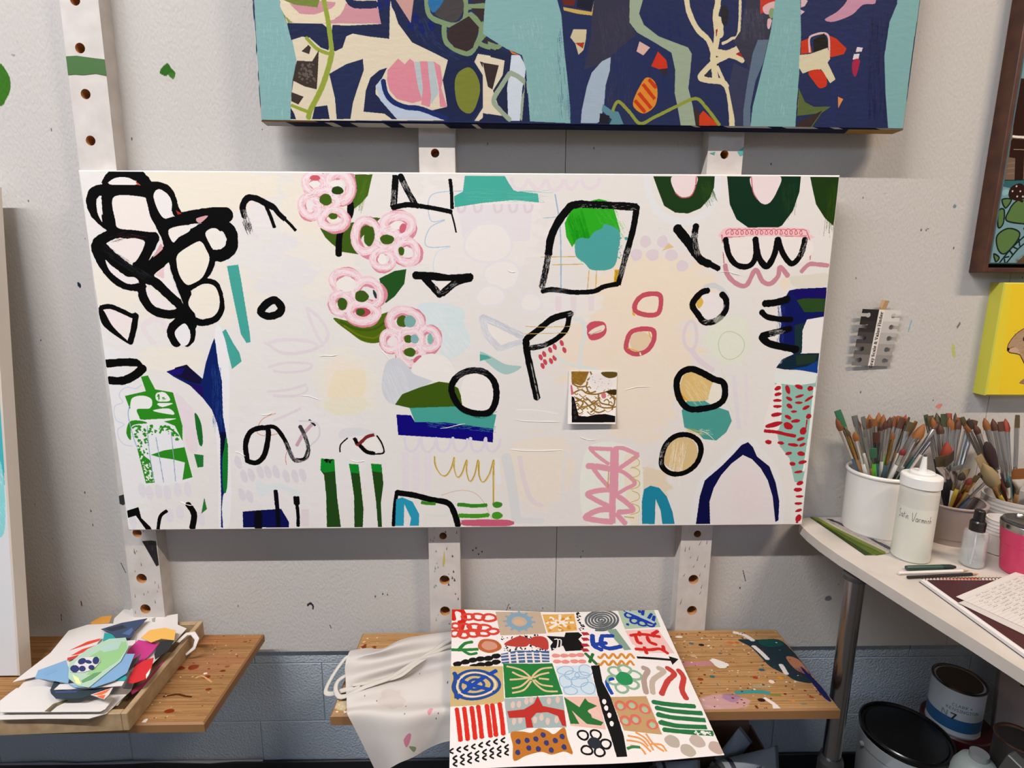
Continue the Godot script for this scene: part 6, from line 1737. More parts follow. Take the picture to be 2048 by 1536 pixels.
	c.r("e3b7c0",671,348,26.1,26.1,20.0)
	c.r("e3b7c0",730,372,38.2,26.2,24.3)
	c.r("e6d0d6",686,285,36.9,27.0,8.9)
	c.k("d98c9c",20.1,[724,286,718,299,705,309,687,312,669,309,657,299,653,286,658,273,672,263,690,260,707,263,720,273,724,286],14,26)
	c.k("ece6e8",20.1,[724,286,718,299,705,309,687,312,669,309,657,299,653,286,658,273,672,263,690,260,707,263,720,273,724,286],30,26)
	c.r("e6d0d6",746,319,39.4,35.1,9.0)
	c.k("d98c9c",20.2,[786,321,780,338,766,350,746,355,727,350,714,338,710,321,716,304,730,291,749,287,768,291,782,304,786,321],14,26)
	c.k("ece6e8",20.2,[786,321,780,338,766,350,746,355,727,350,714,338,710,321,716,304,730,291,749,287,768,291,782,304,786,321],30,26)
	c.r("e6d0d6",670,347,27.1,26.6,8.2)
	c.k("d98c9c",18.4,[699,349,694,362,684,371,671,375,658,371,649,362,646,349,651,336,661,326,674,323,687,326,696,336,699,349],14,26)
	c.k("ece6e8",18.4,[699,349,694,362,684,371,671,375,658,371,649,362,646,349,651,336,661,326,674,323,687,326,696,336,699,349],30,26)
	c.r("e6d0d6",729,372,39.8,26.7,9.9)
	c.k("d98c9c",22.3,[769,373,764,386,749,396,730,400,711,396,697,386,693,373,699,360,713,351,732,347,751,351,765,360,769,373],14,26)
	c.k("ece6e8",22.3,[769,373,764,386,749,396,730,400,711,396,697,386,693,373,699,360,713,351,732,347,751,351,765,360,769,373],30,26)
	c.e("e2dfd8",689,295,27.9,19.5,0.00)
	c.e("3c5c1c",730,328,19.0,16.2,0.00)
	c.e("3c5c1c",675,349,13.4,17.6,0.00)
	c.e("b84a5a",731,372,21.2,12.7,0.00)
	c.e("3c5c1c",725,372,12.0,9.9,0.00)
	c.e("2a3a38",767,322,4.2,12.6,-0.30)
	c.r("d98c9c",850,400,43.5,31.4,25.6)
	c.r("d98c9c",807,457,21.6,24.5,21.8)
	c.r("d98c9c",915,450,26.0,30.3,24.2)
	c.r("d98c9c",865,450,30.3,30.3,23.4)
	c.r("d98c9c",864,490,33.4,31.9,26.0)
	c.r("e3b7c0",848,397,43.5,31.4,22.4)
	c.r("e3b7c0",804,454,21.6,24.5,19.0)
	c.r("e3b7c0",912,447,25.9,30.3,21.2)
	c.r("e3b7c0",862,447,30.2,30.2,20.5)
	c.r("e3b7c0",861,487,33.4,31.9,22.7)
	c.r("e6d0d6",847,397,45.2,32.0,9.1)
	c.k("d98c9c",20.6,[893,398,886,414,870,425,848,430,826,425,811,414,806,398,812,383,828,371,850,367,872,371,887,382,893,398],14,26)
	c.k("ece6e8",20.6,[893,398,886,414,870,425,848,430,826,425,811,414,806,398,812,383,828,371,850,367,872,371,887,382,893,398],30,26)
	c.r("e6d0d6",804,454,22.5,25.0,7.8)
	c.k("d98c9c",17.5,[827,456,824,468,816,477,805,480,794,477,787,468,784,456,788,443,796,434,807,431,817,434,825,443,827,456],14,26)
	c.k("ece6e8",17.5,[827,456,824,468,816,477,805,480,794,477,787,468,784,456,788,443,796,434,807,431,817,434,825,443,827,456],30,26)
	c.r("e6d0d6",912,447,27.0,30.9,8.6)
	c.k("d98c9c",19.5,[940,448,936,464,926,475,913,479,900,475,891,464,888,448,892,433,902,422,915,418,927,422,937,433,940,448],14,26)
	c.k("ece6e8",19.5,[940,448,936,464,926,475,913,479,900,475,891,464,888,448,892,433,902,422,915,418,927,422,937,433,940,448],30,26)
	c.r("e6d0d6",861,447,31.4,30.8,8.3)
	c.k("d98c9c",18.8,[894,448,889,464,878,475,863,479,848,475,837,463,833,448,838,433,849,422,865,418,879,422,890,433,894,448],14,26)
	c.k("ece6e8",18.8,[894,448,889,464,878,475,863,479,848,475,837,463,833,448,838,433,849,422,865,418,879,422,890,433,894,448],30,26)
	c.r("e6d0d6",860,487,34.7,32.5,9.3)
	c.k("d98c9c",20.9,[895,488,890,504,878,516,861,520,845,516,833,504,829,488,834,472,847,461,863,456,880,461,891,472,895,488],14,26)
	c.k("ece6e8",20.9,[895,488,890,504,878,516,861,520,845,516,833,504,829,488,834,472,847,461,863,456,880,461,891,472,895,488],30,26)
	c.e("44631a",842,398,17.1,16.4,0.00)
	c.e("7fb0ac",862,398,16.4,17.1,0.00)
	c.e("44631a",856,448,12.2,11.5,0.00)
	c.e("86b4b4",874,448,11.5,13.0,0.00)
	c.e("44631a",859,486,16.7,13.0,0.00)
	c.e("7fbab0",918,448,7.9,15.9,0.00)
	c.e("e2d5d5",812,455,13.0,14.4,0.00)
	c.e("cf6a7c",880,506,14.6,7.3,-0.70)
	c.s("0a0b0c",17.9,[837,5,828,88],0)
	c.s("0a0b0c",15.9,[849,5,867,44,887,80],0)
	c.k("d8d5d0",13.3,[829,40,827,83],18,20)
	c.k("d8d5d0",11.3,[854,18,883,73],22,20)
	c.s("0a0b0c",14.1,[824,89,865,81,896,84],0)
	c.s("0a0b0c",12.1,[899,84,944,91,985,99],0)
	c.s("0a0b0c",9.3,[983,14,986,46,987,91],0)
	c.s("0a0b0c",4.1,[985,102,992,129,997,154],0)
	c.f("48b0a0",[1023,5,1131,5,1141,22,1155,42,1192,47,1221,50,1224,73,1158,67,1072,75,994,87,993,58,1017,46],0)
	c.k("63bfae",33.6,[1020,52,1192,58],20,90)
	c.f("e1ddd6",[936,284,989,284,951,317],0)
	c.s("0a0b0c",21.6,[880,270,929,272,975,278,1038,274],0)
	c.s("0a0b0c",18.8,[904,275,930,303,950,325],0)
	c.s("0a0b0c",19.0,[954,321,992,290,1035,277],0)
	c.f("e1ddd6",[936,285,982,285,954,308],0)
	c.k("cfccc8",10.5,[936,292,951,317,992,292],26,14)
	c.f("e1ddd7",[1066,386,1177,445,1116,477,1076,434],1)
	c.s("bcc2cc",19.3,[1066,386,1079,434,1116,477],0)
	c.s("bcc2cc",16.7,[1116,477,1148,465,1179,456],0)
	c.s("b3bac6",19.3,[1066,386,1116,408,1181,441],0)
	c.k("e0e0e0",19.3,[1066,386,1079,434,1116,477,1179,456],40,40)
	c.k("e0e0e0",19.3,[1066,386,1116,408,1181,441],30,40)
	c.s("d8ccd4",10.0,[1149,9,1153,29,1167,40,1184,32,1194,12],0)
	c.s("d8ccd4",10.0,[1194,12,1208,32,1225,38,1242,15],0)
	c.s("d8ccd4",10.0,[1245,12,1251,31,1267,43,1284,28,1290,12],0)
	c.s("d8ccd4",10.1,[1294,12,1301,31,1315,38,1331,15],0)
	c.s("d8ccd4",10.1,[1338,11,1349,31,1367,36,1384,24,1388,9],0)
	c.s("9bbbd8",3.4,[1268,51,1275,87,1280,114,1286,178,1289,309],0)
	c.s("a9c3da",2.4,[1236,114,1257,113,1280,111],0)
	c.s("d5b56a",2.4,[1231,219,1287,218,1344,217],0)
	c.s("d5b56a",2.4,[1263,240,1309,239,1351,238],0)
	c.s("d5b56a",2.5,[1367,253,1364,306],0)
	c.s("d5b56a",2.5,[1388,255,1387,306],0)
	c.f("2fae22",[1371,67,1388,63,1409,67,1431,89,1451,150,1413,164,1328,174,1318,192,1301,164,1296,127,1313,91],0)
	c.k("128c10",47.7,[1320,97,1342,164],50,90)
	c.k("4cc03a",54.4,[1392,77,1440,144],26,60)
	c.f("4fa7a3",[1327,178,1342,166,1363,168,1377,151,1401,140,1404,129,1433,137,1450,154,1448,194,1440,239,1416,254,1373,253,1355,236,1329,215],1)
	c.e("4fa7a3",1468,168,4.5,4.5,0.00)
	c.n("4fa7a3",[1446,164,1458,164,1457,212,1445,239],26,0.7,2.4)
	c.f("d9a514",[1439,253,1457,253,1451,292,1438,288],0)
	c.k("5a4208",12.7,[1448,253,1447,290],18,12)
	c.s("0a0b0c",19.7,[1312,81,1337,77,1361,78,1427,80,1494,84],0)
	c.s("0a0b0c",17.1,[1494,81,1486,143,1468,218],0)
	c.s("0a0b0c",15.4,[1468,218,1450,295],0)
	c.s("0a0b0c",21.1,[1312,81,1280,121,1259,165,1252,212],0)
	c.s("0a0b0c",17.4,[1252,212,1245,254,1235,302],0)
	c.s("0a0b0c",13.5,[1235,314,1260,308,1289,311,1328,316,1382,313,1410,300,1450,292],0)
	c.k("cfccc8",17.4,[1253,212,1235,302],50,18)
	c.k("cfccc8",15.3,[1477,191,1455,267],40,18)
	c.k("77767a",10.6,[1239,313,1289,311],14,40)
	c.k("dedad4",13.6,[1333,81,1494,84],16,14)
	c.e("cfc1cc",1522,176,15.6,16.3,0.00)
	c.e("cfc1cc",1570,176,15.3,16.7,0.00)
	c.e("cfc1cc",1498,212,16.4,16.4,0.00)
	c.e("cfc1cc",1544,212,18.2,15.8,0.00)
	c.e("cfc1cc",1597,213,18.2,15.8,0.00)
	c.e("cfc1cc",1629,242,16.9,15.5,0.00)
	c.f("e3c694",[1587,179,1603,191,1570,201],0)
	c.f("dbcdd2",[1273,327,1291,327,1291,369,1275,369],0)
	c.f("dbcdd2",[1316,327,1334,327,1334,369,1318,369],0)
	c.f("dbcdd2",[1366,327,1384,327,1384,369,1369,369],0)
	c.e("e5d3ba",1538,350,34.1,28.7,0.00)
	c.e("e6cfae",1522,456,32.9,29.3,0.00)
	c.s("e0b030",5.0,[1497,362,1496,376,1502,380],0)
	c.s("c95465",13.6,[1502,346,1523,324,1562,320,1574,334,1569,373,1540,380,1504,369],1)
	c.s("c95465",13.9,[1483,449,1495,427,1527,419,1556,424,1559,453,1541,482,1509,492,1482,478],1)
	c.s("e0b030",2.9,[1484,474,1516,485],0)
	c.s("e0b030",2.9,[1544,427,1550,445],0)
	c.f("e2d8cc",[1519,487,1523,487,1526,496,1521,496],0)
	c.f("cc5666",[1363,416,1374,401,1395,397,1417,403,1421,430,1404,447,1379,452,1368,438],1)
	c.f("e2d3bf",[1370,432,1385,418,1414,408,1414,423,1393,432],1)
	c.s("c9b9a8",2.9,[1375,436,1407,423],0)
	c.s("0a0b0c",18.1,[1191,449,1229,420,1262,393,1290,382,1320,376],0)
	c.s("0a0b0c",15.1,[1314,380,1306,420,1277,449,1241,467,1201,475],0)
	c.s("0a0b0c",19.6,[1191,449,1195,488,1213,570,1225,623],0)
	c.k("cfccc8",16.8,[1201,474,1248,463],26,14)
	c.k("cfccc8",3.7,[1205,518,1228,622],22,25)
	c.k("b9b7b4",10.8,[1308,380,1326,375],14,14)
	c.e("c94f5c",1294,460,5.5,9.1,-0.40)
	c.e("c94f5c",1274,471,5.5,9.1,-0.40)
	c.e("c94f5c",1261,480,5.5,9.1,-0.40)
	c.e("c94f5c",1302,480,5.5,9.1,-0.40)
	c.e("c94f5c",1244,492,5.5,9.1,-0.40)
	c.e("c94f5c",1234,501,5.5,9.2,-0.40)
	c.e("c94f5c",1274,503,5.5,9.2,-0.40)
	c.e("c94f5c",1264,512,5.5,9.2,-0.40)
	c.e("c94f5c",1247,515,5.5,9.2,-0.40)
	c.e("c94f5c",1240,526,5.5,9.2,-0.40)
	c.s("cfd6d4",12.2,[1326,391,1352,398,1360,434,1350,474,1348,533],0)
	c.s("ccd8d6",8.8,[1274,492,1307,518,1352,529,1400,537],0)
	c.s("d8b46a",1.8,[1190,412,1240,414,1320,412],0)
	c.s("d8b46a",1.8,[1186,434,1248,432,1313,431],0)
	c.f("a9cbc8",[1059,485,1088,496,1132,521,1179,529,1132,551,1081,518],1)
	c.f("55aca0",[1059,492,1081,496,1092,503,1059,512],0)
	c.s("d7dade",20.2,[1520,4,1527,50,1556,99,1603,119,1655,119,1692,92,1712,42,1711,2],0)
	c.f("1f3c1a",[1535,3,1704,2,1704,32,1694,59,1671,86,1637,100,1601,98,1569,80,1549,36],0)
	c.k("2f4d18",33.9,[1673,16,1689,49],30,50)
	c.f("e2cdd0",[1587,3,1653,2,1652,32,1641,54,1616,58,1595,40],1)
	c.s("c25a68",3.0,[1653,3,1652,32,1641,54,1616,58,1598,46],0)
	c.f("12311f",[1738,2,1942,1,1942,41,1929,91,1902,131,1864,149,1817,143,1773,115,1751,75],0)
	c.k("22441c",40.9,[1911,14,1917,74],30,60)
	c.f("e2cfd2",[1805,2,1884,1,1879,41,1861,71,1839,72,1816,45],1)
	c.s("c86a78",2.7,[1805,2,1813,41,1827,62],0)
	c.f("1f3a14",[1968,2,2050,2,2049,67,2047,131,2021,111,1992,74,1977,31],0)
	c.k("2f4c12",30.8,[2034,14,2038,107],30,80)
	c.s("0a0b0c",26.3,[1608,139,1642,177,1666,208],0)
	c.s("0a0b0c",18.0,[1661,132,1659,173,1671,218],0)
	c.s("0a0b0c",21.0,[1657,197,1680,225,1706,237],0)
	c.s("0a0b0c",15.5,[1699,233,1734,250],0)
	c.k("d5d2ce",17.4,[1657,149,1668,207],36,20)
	c.f("e6b3b8",[1734,147,1745,139,1774,137,1959,138,1982,155,1984,167,1748,167],1)
	c.s("c84a5c",1.7,[1754,149,1749,157,1746,147,1760,141,1768,153,1761,156,1762,143,1778,144,1781,156,1773,152,1781,141,1795,148,1792,157,1787,148,1800,141,1810,152,1803,156,1803,144,1818,143,1823,155,1815,153,1821,141,1836,146,1834,157,1828,149,1839,141,1851,150,1845,156,1843,145,1858,142,1865,154,1856,154,1861,142,1876,145,1876,156,1869,150,1879,140,1892,149,1887,156,1884,146,1898,141,1906,153,1899,155,1901,142,1917,144,1919,156,1911,151,1919,140,1933,148,1930,156,1925,147,1938,140,1948,152,1941,155,1942,143,1957,143,1961,155,1953,152,1960,141,1974,146],0)
	c.s("cc5a6a",2.4,[1735,156,1747,235],0)
	c.s("cc5a6a",2.5,[1974,148,1988,182,1991,225],0)
	c.s("cc5a6a",1.7,[1747,163,1975,159],0)
	c.f("e1dcd8",[1748,169,1976,167,1968,231,1789,242],1)
	c.s("0a0b0c",15.4,[1746,167,1759,211,1784,239,1818,242,1835,217,1831,166],0)
	c.s("0a0b0c",16.8,[1830,166,1841,210,1857,235,1872,242,1888,210,1894,166],0)
	c.s("0a0b0c",15.4,[1894,166,1912,207,1940,235,1963,210,1971,166],0)
	c.k("cfccc8",10.6,[1960,217,1976,169],16,14)
	c.s("cb8c9a",13.4,[1750,238,1760,267,1787,291,1816,295,1838,253,1861,284,1884,291,1904,270,1908,245,1933,270],0)
	c.s("cb8c9a",12.2,[1968,259,1987,238,2005,236,2045,240],0)
	c.f("cfcabc",[1936,273,1987,266,2044,262,2046,297,1961,301],1)
	c.e("e0d3b8",1926,290,16.2,16.2,0.00)
	c.f("e0dbda",[1677,337,1705,316,1741,323,1756,351,1739,387,1710,394,1683,369],1)
	c.f("dfb658",[1671,335,1684,327,1696,343,1683,361],1)
	c.s("c0c4cb",14.3,[1696,302,1721,296,1749,310,1765,333],0)
	c.s("0a0b0c",17.2,[1709,310,1687,317,1665,349,1682,377,1704,400,1736,395,1760,369,1761,337,1746,319],0)
	c.k("d5d2ce",14.4,[1757,344,1735,387,1707,398],30,18)
	c.r("d3c5cf",1665,439,19.0,41.0,9.5)
	c.r("c6d6b6",1785,467,36.9,41.4,3.0)
	c.b("d3dfc6",1773,452,74,74,0.60)
	c.r("b9d0a0",1785,467,36.9,41.4,1.8)
	c.s("d3c5cf",14.8,[1668,478,1696,511,1739,541],0)
	c.f("111a5e",[1940,310,1961,305,2047,301,2051,383,2029,387,2000,392,1989,423,1992,490,1973,494,1925,456,1926,387,1919,351],0)
	c.k("2a3f8a",21.8,[1922,351,1928,452],40,30)
	c.f("2c4c22",[1964,337,1986,331,2047,333,2047,370,1990,371],0)
	c.f("1b3438",[1965,409,1993,401,1994,489,1975,493],0)
	c.f("1a0f66",[1948,312,2045,303,2046,329,1964,333],0)
	c.s("0a0b0c",20.3,[1871,347,1903,344,1939,334],0)
	c.s("0a0b0c",16.0,[1865,369,1882,384,1919,391,1956,392],0)
	c.s("0a0b0c",18.4,[1872,439,1908,430,1955,418],0)
	c.s("0a0b0c",20.6,[1872,441,1893,460,1934,471,1979,479],0)
	c.f("dfdddc",[2000,393,2048,389,2049,489,1995,489,1990,423],0)
	c.k("cfccc8",14.7,[1893,434,1926,427],20,20)
	c.f("14293a",[1923,533,1939,507,1975,491,2046,490,2046,549,2000,540,1948,538],0)
	c.f("15408c",[1963,537,2014,529,2045,511,2047,549,2001,541],0)
	c.f("25382c",[1977,496,2040,494,2036,518,1984,526],0)
	c.k("d0d0d2",15.0,[1924,522,1944,503],14,14)
	c.f("93c0b4",[1921,550,2047,551,2046,636,2044,733,2041,852,2037,889,2013,886,1990,811,1957,772,1939,713,1929,624],0)
	c.f("d4dedb",[1920,542,2047,551,2045,578,1990,586,1923,578],0)
	c.f("e0ddd8",[1924,586,1945,586,1950,716,1903,708,1918,624],1)
	c.s("dbe6e0",6.1,[2043,590,2043,733,2037,852],0)
	c.e("b4202c",1934,594,9.9,6.4,-0.40)
	c.e("b4202c",1936,612,10.7,5.3,-0.20)
	c.e("b4202c",1936,631,13.0,4.6,0.00)
	c.e("b4202c",1938,649,13.0,4.6,0.00)
	c.e("b4202c",1937,674,16.2,6.2,-0.15)
	c.e("b4202c",1964,598,6.5,14.4,-0.40)
	c.e("b4202c",1971,626,10.7,5.0,0.50)
	c.e("b4202c",1974,648,10.3,6.1,0.60)
	c.e("b4202c",1997,590,12.9,6.1,0.40)
	c.e("b4202c",2031,595,9.1,7.6,0.00)
	c.e("b4202c",2001,618,13.0,4.2,-0.30)
	c.e("b4202c",2030,626,14.5,4.2,-0.60)
	c.e("b4202c",2001,638,11.5,3.8,0.00)
	c.e("b4202c",2024,653,11.5,5.4,-0.50)
	c.e("b4202c",1989,665,9.2,3.8,0.00)
	c.e("b4202c",2035,680,8.5,7.7,-0.80)
	c.e("b4202c",1973,682,11.6,5.4,0.50)
	c.e("b4202c",1997,694,13.9,5.4,-0.10)
	c.e("b4202c",1976,709,15.5,10.1,0.50)
	c.e("b4202c",1932,705,26.3,7.7,-0.25)
	c.e("b4202c",2018,750,11.7,5.5,-0.30)
	c.e("b4202c",1921,759,10.1,6.6,0.20)
	c.e("b4202c",1959,762,10.2,5.1,0.20)
	c.e("b4202c",1997,768,16.4,5.1,0.15)
	c.e("b4202c",2025,768,10.2,4.7,-0.40)
	c.e("b4202c",1986,795,10.2,5.1,-0.20)
	c.e("b4202c",2024,796,11.8,7.1,0.20)
	c.e("b4202c",2001,828,9.5,6.3,0.20)
	c.e("b4202c",2031,823,12.7,5.9,-0.20)
	c.e("b4202c",2022,854,12.7,4.4,-0.10)
	c.e("b4202c",2030,890,10.4,6.8,-0.30)
	c.e("b4202c",2026,911,12.9,6.8,0.00)
	c.e("b4202c",2033,933,12.1,4.0,0.00)
	c.e("b4202c",2032,956,12.1,4.5,0.00)
	c.e("b4202c",2035,979,10.6,4.9,-0.30)
	c.e("b4202c",2037,1004,9.0,12.2,0.30)
	c.e("b4202c",2034,1018,4.1,3.3,0.00)
	c.s("b4202c",10.1,[1905,724,1943,728,1971,735,2002,741],0)
	c.s("b4202c",3.5,[2031,690,2030,717,2024,729],0)
	c.e("b4202c",2023,725,10.1,11.7,0.00)
	c.s("d5cdd6",12.8,[1800,555,1817,654,1828,716],0)
	c.s("d9d0d8",9.8,[1836,548,1845,654,1846,708],0)
	c.s("cbd6bd",3.0,[1761,536,1779,578,1787,635,1809,669],0)
	c.f("4d9f97",[1653,661,1667,631,1719,631,1744,646,1793,662,1805,693,1791,728,1763,753,1724,749,1708,732,1664,712],0)
	c.k("dcd8c0",19.3,[1676,727,1737,727],26,24)
	c.k("d9b93c",15.4,[1668,719,1711,731],20,22)
	c.f("dfbf7c",[1645,577,1658,548,1688,546,1742,570,1738,616,1720,631,1664,631,1646,608],1)
	c.f("e0a82c",[1645,604,1662,623,1670,631,1655,627],0)
	c.f("e0dcca",[1742,574,1769,582,1770,627,1739,639,1730,623],1)
	c.k("e8d9b0",59.9,[1666,559,1715,623],24,60)
	c.s("0a0b0c",18.8,[1633,579,1644,548,1672,536,1703,546,1741,566,1772,579,1777,623,1754,646,1710,656,1672,654,1644,623],1)
	c.s("0a0b0c",11.4,[1648,631,1680,659,1732,657],0)
	c.e("dcc08c",1658,797,54.6,54.6,0.00)
	c.k("ece4d0",42.6,[1655,754,1645,841],34,80)
	c.s("0a0b0c",15.6,[1601,811,1611,767,1640,739,1678,736,1709,755,1719,787,1707,827,1674,854,1635,857,1607,838],1)
	c.k("cfcbc4",9.4,[1602,833,1601,793,1618,762],26,14)
	c.f("d9d3d1",[1762,1018,1759,931,1785,862,1846,801,1904,847,1947,933,1969,1020],1)
	c.b("dccfd2",1865,932,64,88,0.50)
	c.s("d9dadb",16.2,[1710,1013,1716,923,1739,866,1800,802,1839,755,1869,755,1903,791,1946,843,1978,933,1983,1020],0)
	c.f("0f1247",[1719,1021,1763,1021,1756,948,1766,903,1786,862,1814,826,1847,799,1875,812,1904,840,1930,880,1950,933,1966,1016,1975,1011,1972,949,1955,888,1931,836,1890,804,1876,776,1859,759,1840,768,1819,795,1784,835,1737,879,1725,931],0)
	c.f("2189a6",[1552,1019,1548,942,1553,906,1572,895,1599,902,1624,931,1644,980,1653,1020,1615,1020,1607,975,1590,938,1591,1020],0)
	c.f("dde3d6",[1377,776,1530,793,1532,1008,1376,1006],1)
	c.f("e3d9c0",[1488,809,1534,809,1539,1004,1512,1003],1)
	c.s("e39faf",20.1,[1456,778,1457,888,1460,1017],0)
	c.s("e39faf",13.9,[1464,778,1468,929],0)
	c.s("e39faf",12.4,[1382,775,1415,777,1451,779],0)
	c.s("e39faf",10.8,[1385,777,1408,800,1443,826],0)
	c.s("e39faf",18.7,[1379,831,1413,834,1452,842],0)
	c.s("e39faf",13.3,[1392,833,1418,868,1452,905],0)
	c.s("e39faf",15.8,[1452,907,1412,910,1381,921,1409,941,1458,966],0)
	c.s("e39faf",18.4,[1456,970,1414,974,1378,996,1419,1007,1460,1012],0)
	c.s("e39faf",13.2,[1457,778,1483,776,1530,797],0)
	c.s("e39faf",14.0,[1530,798,1500,821,1471,842],0)
	c.s("e39faf",12.5,[1461,844,1490,853,1524,886,1496,905,1470,922],0)
	c.s("e39faf",15.9,[1469,925,1498,946,1522,974,1476,980],0)
	c.s("e39faf",16.0,[1472,986,1501,1018],0)
	c.s("c9b76a",2.3,[1511,803,1532,813,1533,829,1509,839],0)
	c.s("c9b76a",2.3,[1512,835,1534,845,1535,861,1510,871],0)
	c.s("c9b76a",2.4,[1514,871,1536,881,1536,897,1512,907],0)
	c.s("c9b76a",2.4,[1516,911,1537,921,1538,938,1514,948],0)
	c.s("c9b76a",2.4,[1518,952,1539,962,1540,979,1515,989],0)
	c.s("c0a850",3.1,[1442,848,1443,900],0)
	c.s("c9b76a",4.0,[1496,995,1527,999],0)
	c.s("c9ced0",29.3,[1134,799,1149,878,1167,1009],0)
	c.s("ccd0d2",18.4,[1170,1005,1209,1005,1244,1006],0)
	c.s("d6c9cf",14.7,[1174,799,1187,870,1209,935,1243,958],0)
	c.s("d3d6d6",6.9,[1311,784,1307,847,1305,952],0)
	c.s("d9dde0",15.4,[1105,806,1113,886],0)
	c.b("dfdacb",674,575,103,106,0.80)
	c.e("e1d8c6",674,572,62.3,73.4,0.00)
	c.f("e3d4b2",[643,544,669,537,728,540,719,613,685,639,635,624,618,605],1)
	c.f("dcd6bc",[613,627,723,620,713,662,629,669],1)
	c.k("e6dcc0",72.9,[640,538,700,631],14,40)
	c.s("d3c6cf",7.2,[454,529,509,516,577,520,561,538,507,544,467,540],0)
	c.s("d3c6cf",7.3,[445,601,506,595,562,579],0)
	c.s("d3c6cf",7.4,[462,612,519,614,557,601,561,586],0)
	c.s("d3c6cf",7.5,[456,687,493,672,539,650],0)
	c.s("d3c6cf",7.2,[449,458,500,487,565,484,616,465],0)
	c.f("bbc1ca",[789,520,816,502,837,509,865,539,922,565,884,591,844,606,813,639,785,624,775,583],1)
	c.k("d2d6da",73.0,[796,531,829,621],40,80)
	c.f("e3dfda",[861,539,898,495,945,493,970,509,988,550,958,576,903,563],1)
	c.f("3f5b14",[811,640,833,609,884,589,940,572,969,576,995,591,1008,629,1005,648,853,650],0)
	c.f("49a498",[853,650,986,646,1052,663,1106,671,1097,714,1029,706,867,693],0)
	c.f("130b7c",[814,670,856,672,867,693,955,694,1097,714,1095,756,992,744,817,732],0)
	c.k("49a498",18.8,[900,697,1093,715],60,26)
	c.f("e4e0da",[1006,580,1031,552,1072,555,1098,584,1097,633,1082,660,1045,660,1008,644],1)
	c.s("0a0b0c",18.5,[976,587,995,556,1031,540,1072,545,1101,576,1105,625,1086,663,1045,667,1005,652,983,621],1)
	c.k("77767a",14.7,[987,557,1031,539,1068,543],26,24)
	c.k("0a0b0c",15.0,[1000,655,1052,674,1089,667],26,30)
	c.s("b9952f",3.1,[921,798,924,829,941,857,956,857,971,833,980,802,979,833,988,863,1001,853,1017,810,1016,845,1025,877,1039,858,1051,810,1053,858,1065,880,1084,854,1097,810,1096,846,1095,951],0)
	c.s("e0c680",1.9,[924,800,927,831,943,859,958,859,973,836,982,804,981,836,990,866,1003,856,1019,812,1018,848,1028,880,1041,860,1054,812,1056,860,1067,882,1087,856,1099,813,1099,848,1098,953],0)
	c.f("d9d0d9",[825,785,846,785,843,904,823,904],0)
	c.f("d9d0d9",[857,785,878,786,875,904,855,904],0)
	c.f("d9d0d9",[891,786,912,786,909,905,889,905],0)
	c.s("d2cad8",8.3,[835,739,840,774,856,783,874,766,878,743],0)
	c.s("d2cad8",8.3,[884,739,888,774,905,784,922,766,926,743],0)
	c.s("d2cad8",8.4,[928,739,933,774,950,784,967,766,971,743],0)
	c.s("d2cad8",8.4,[977,739,982,774,998,784,1016,767,1020,743],0)
	c.s("d2cad8",8.4,[1029,740,1034,775,1051,785,1068,767,1072,744],0)
	c.s("d2cad8",8.4,[1074,740,1079,775,1096,785,1113,767,1117,744],0)
	c.s("ddb9a6",2.0,[939,921,989,907,1034,912,1065,942,1091,1000],0)
	c.s("0a0b0c",18.0,[805,912,856,920,905,934,958,946,977,978,988,1020],0)
	c.s("0a0b0c",10.9,[805,916,797,964,792,1020],0)
	c.f("2a9bbb",[797,1019,803,933,822,927,852,941,871,981,869,1019,841,1019,846,994,827,948,823,1019],0)
	c.s("3b8a24",10.2,[878,943,897,947,921,948],0)
	c.s("3b8a22",11.8,[988,952,1003,952,1034,956,1076,954],0)
	c.e("3f8c2a",1108,953,15.0,9.9,0.00)
	c.s("4a9a26",13.5,[991,987,1014,988,1049,989,1080,986],0)
	c.e("4a9a26",1107,988,16.7,11.9,0.00)
	c.s("cfd6cc",8.7,[892,982,911,987,961,986],0)
	c.f("c9607a",[999,1007,1010,1001,1144,1003,1144,1022,1006,1020],1)
	c.f("24491a",[587,803,626,806,626,843,627,923,633,1021,591,1021,595,922,593,855,583,839],0)
	c.f("148a2a",[587,803,626,806,626,843,594,847,583,839],0)
	c.f("24491a",[668,820,696,822,698,851,704,964,699,1022,674,1022,678,923,672,851],0)
	c.f("148a2a",[668,820,696,822,698,851,671,847],0)
	c.f("24491a",[733,820,764,822,767,884,757,944,757,1022,745,1022,743,944,737,864],0)
	c.f("148a2a",[733,820,764,822,765,848,736,844],0)
	c.n("0a0b0c",[596,805,624,806,616,817,598,813],26,1.1,3.1)
	c.f("cdced3",[652,715,704,709,747,723,754,738,695,734,647,742],1)
	c.s("7a2a2a",9.8,[691,742,698,761,724,738,747,731],0)
	c.s("0a0b0c",11.4,[703,763,722,783,746,788],0)
	c.s("0a0b0c",3.8,[644,784,647,761,669,740],0)
	c.s("0a0b0c",4.6,[746,790,772,786,768,758,754,733],0)
	c.s("0a0b0c",9.8,[687,740,696,757],0)
	c.f("e2ded9",[709,757,749,735,767,781,744,783],0)
	c.s("e9e5df",3.0,[1165,656,1225,658,1288,669],0)
	c.s("e9e5df",3.1,[1151,775,1215,779,1305,781],0)

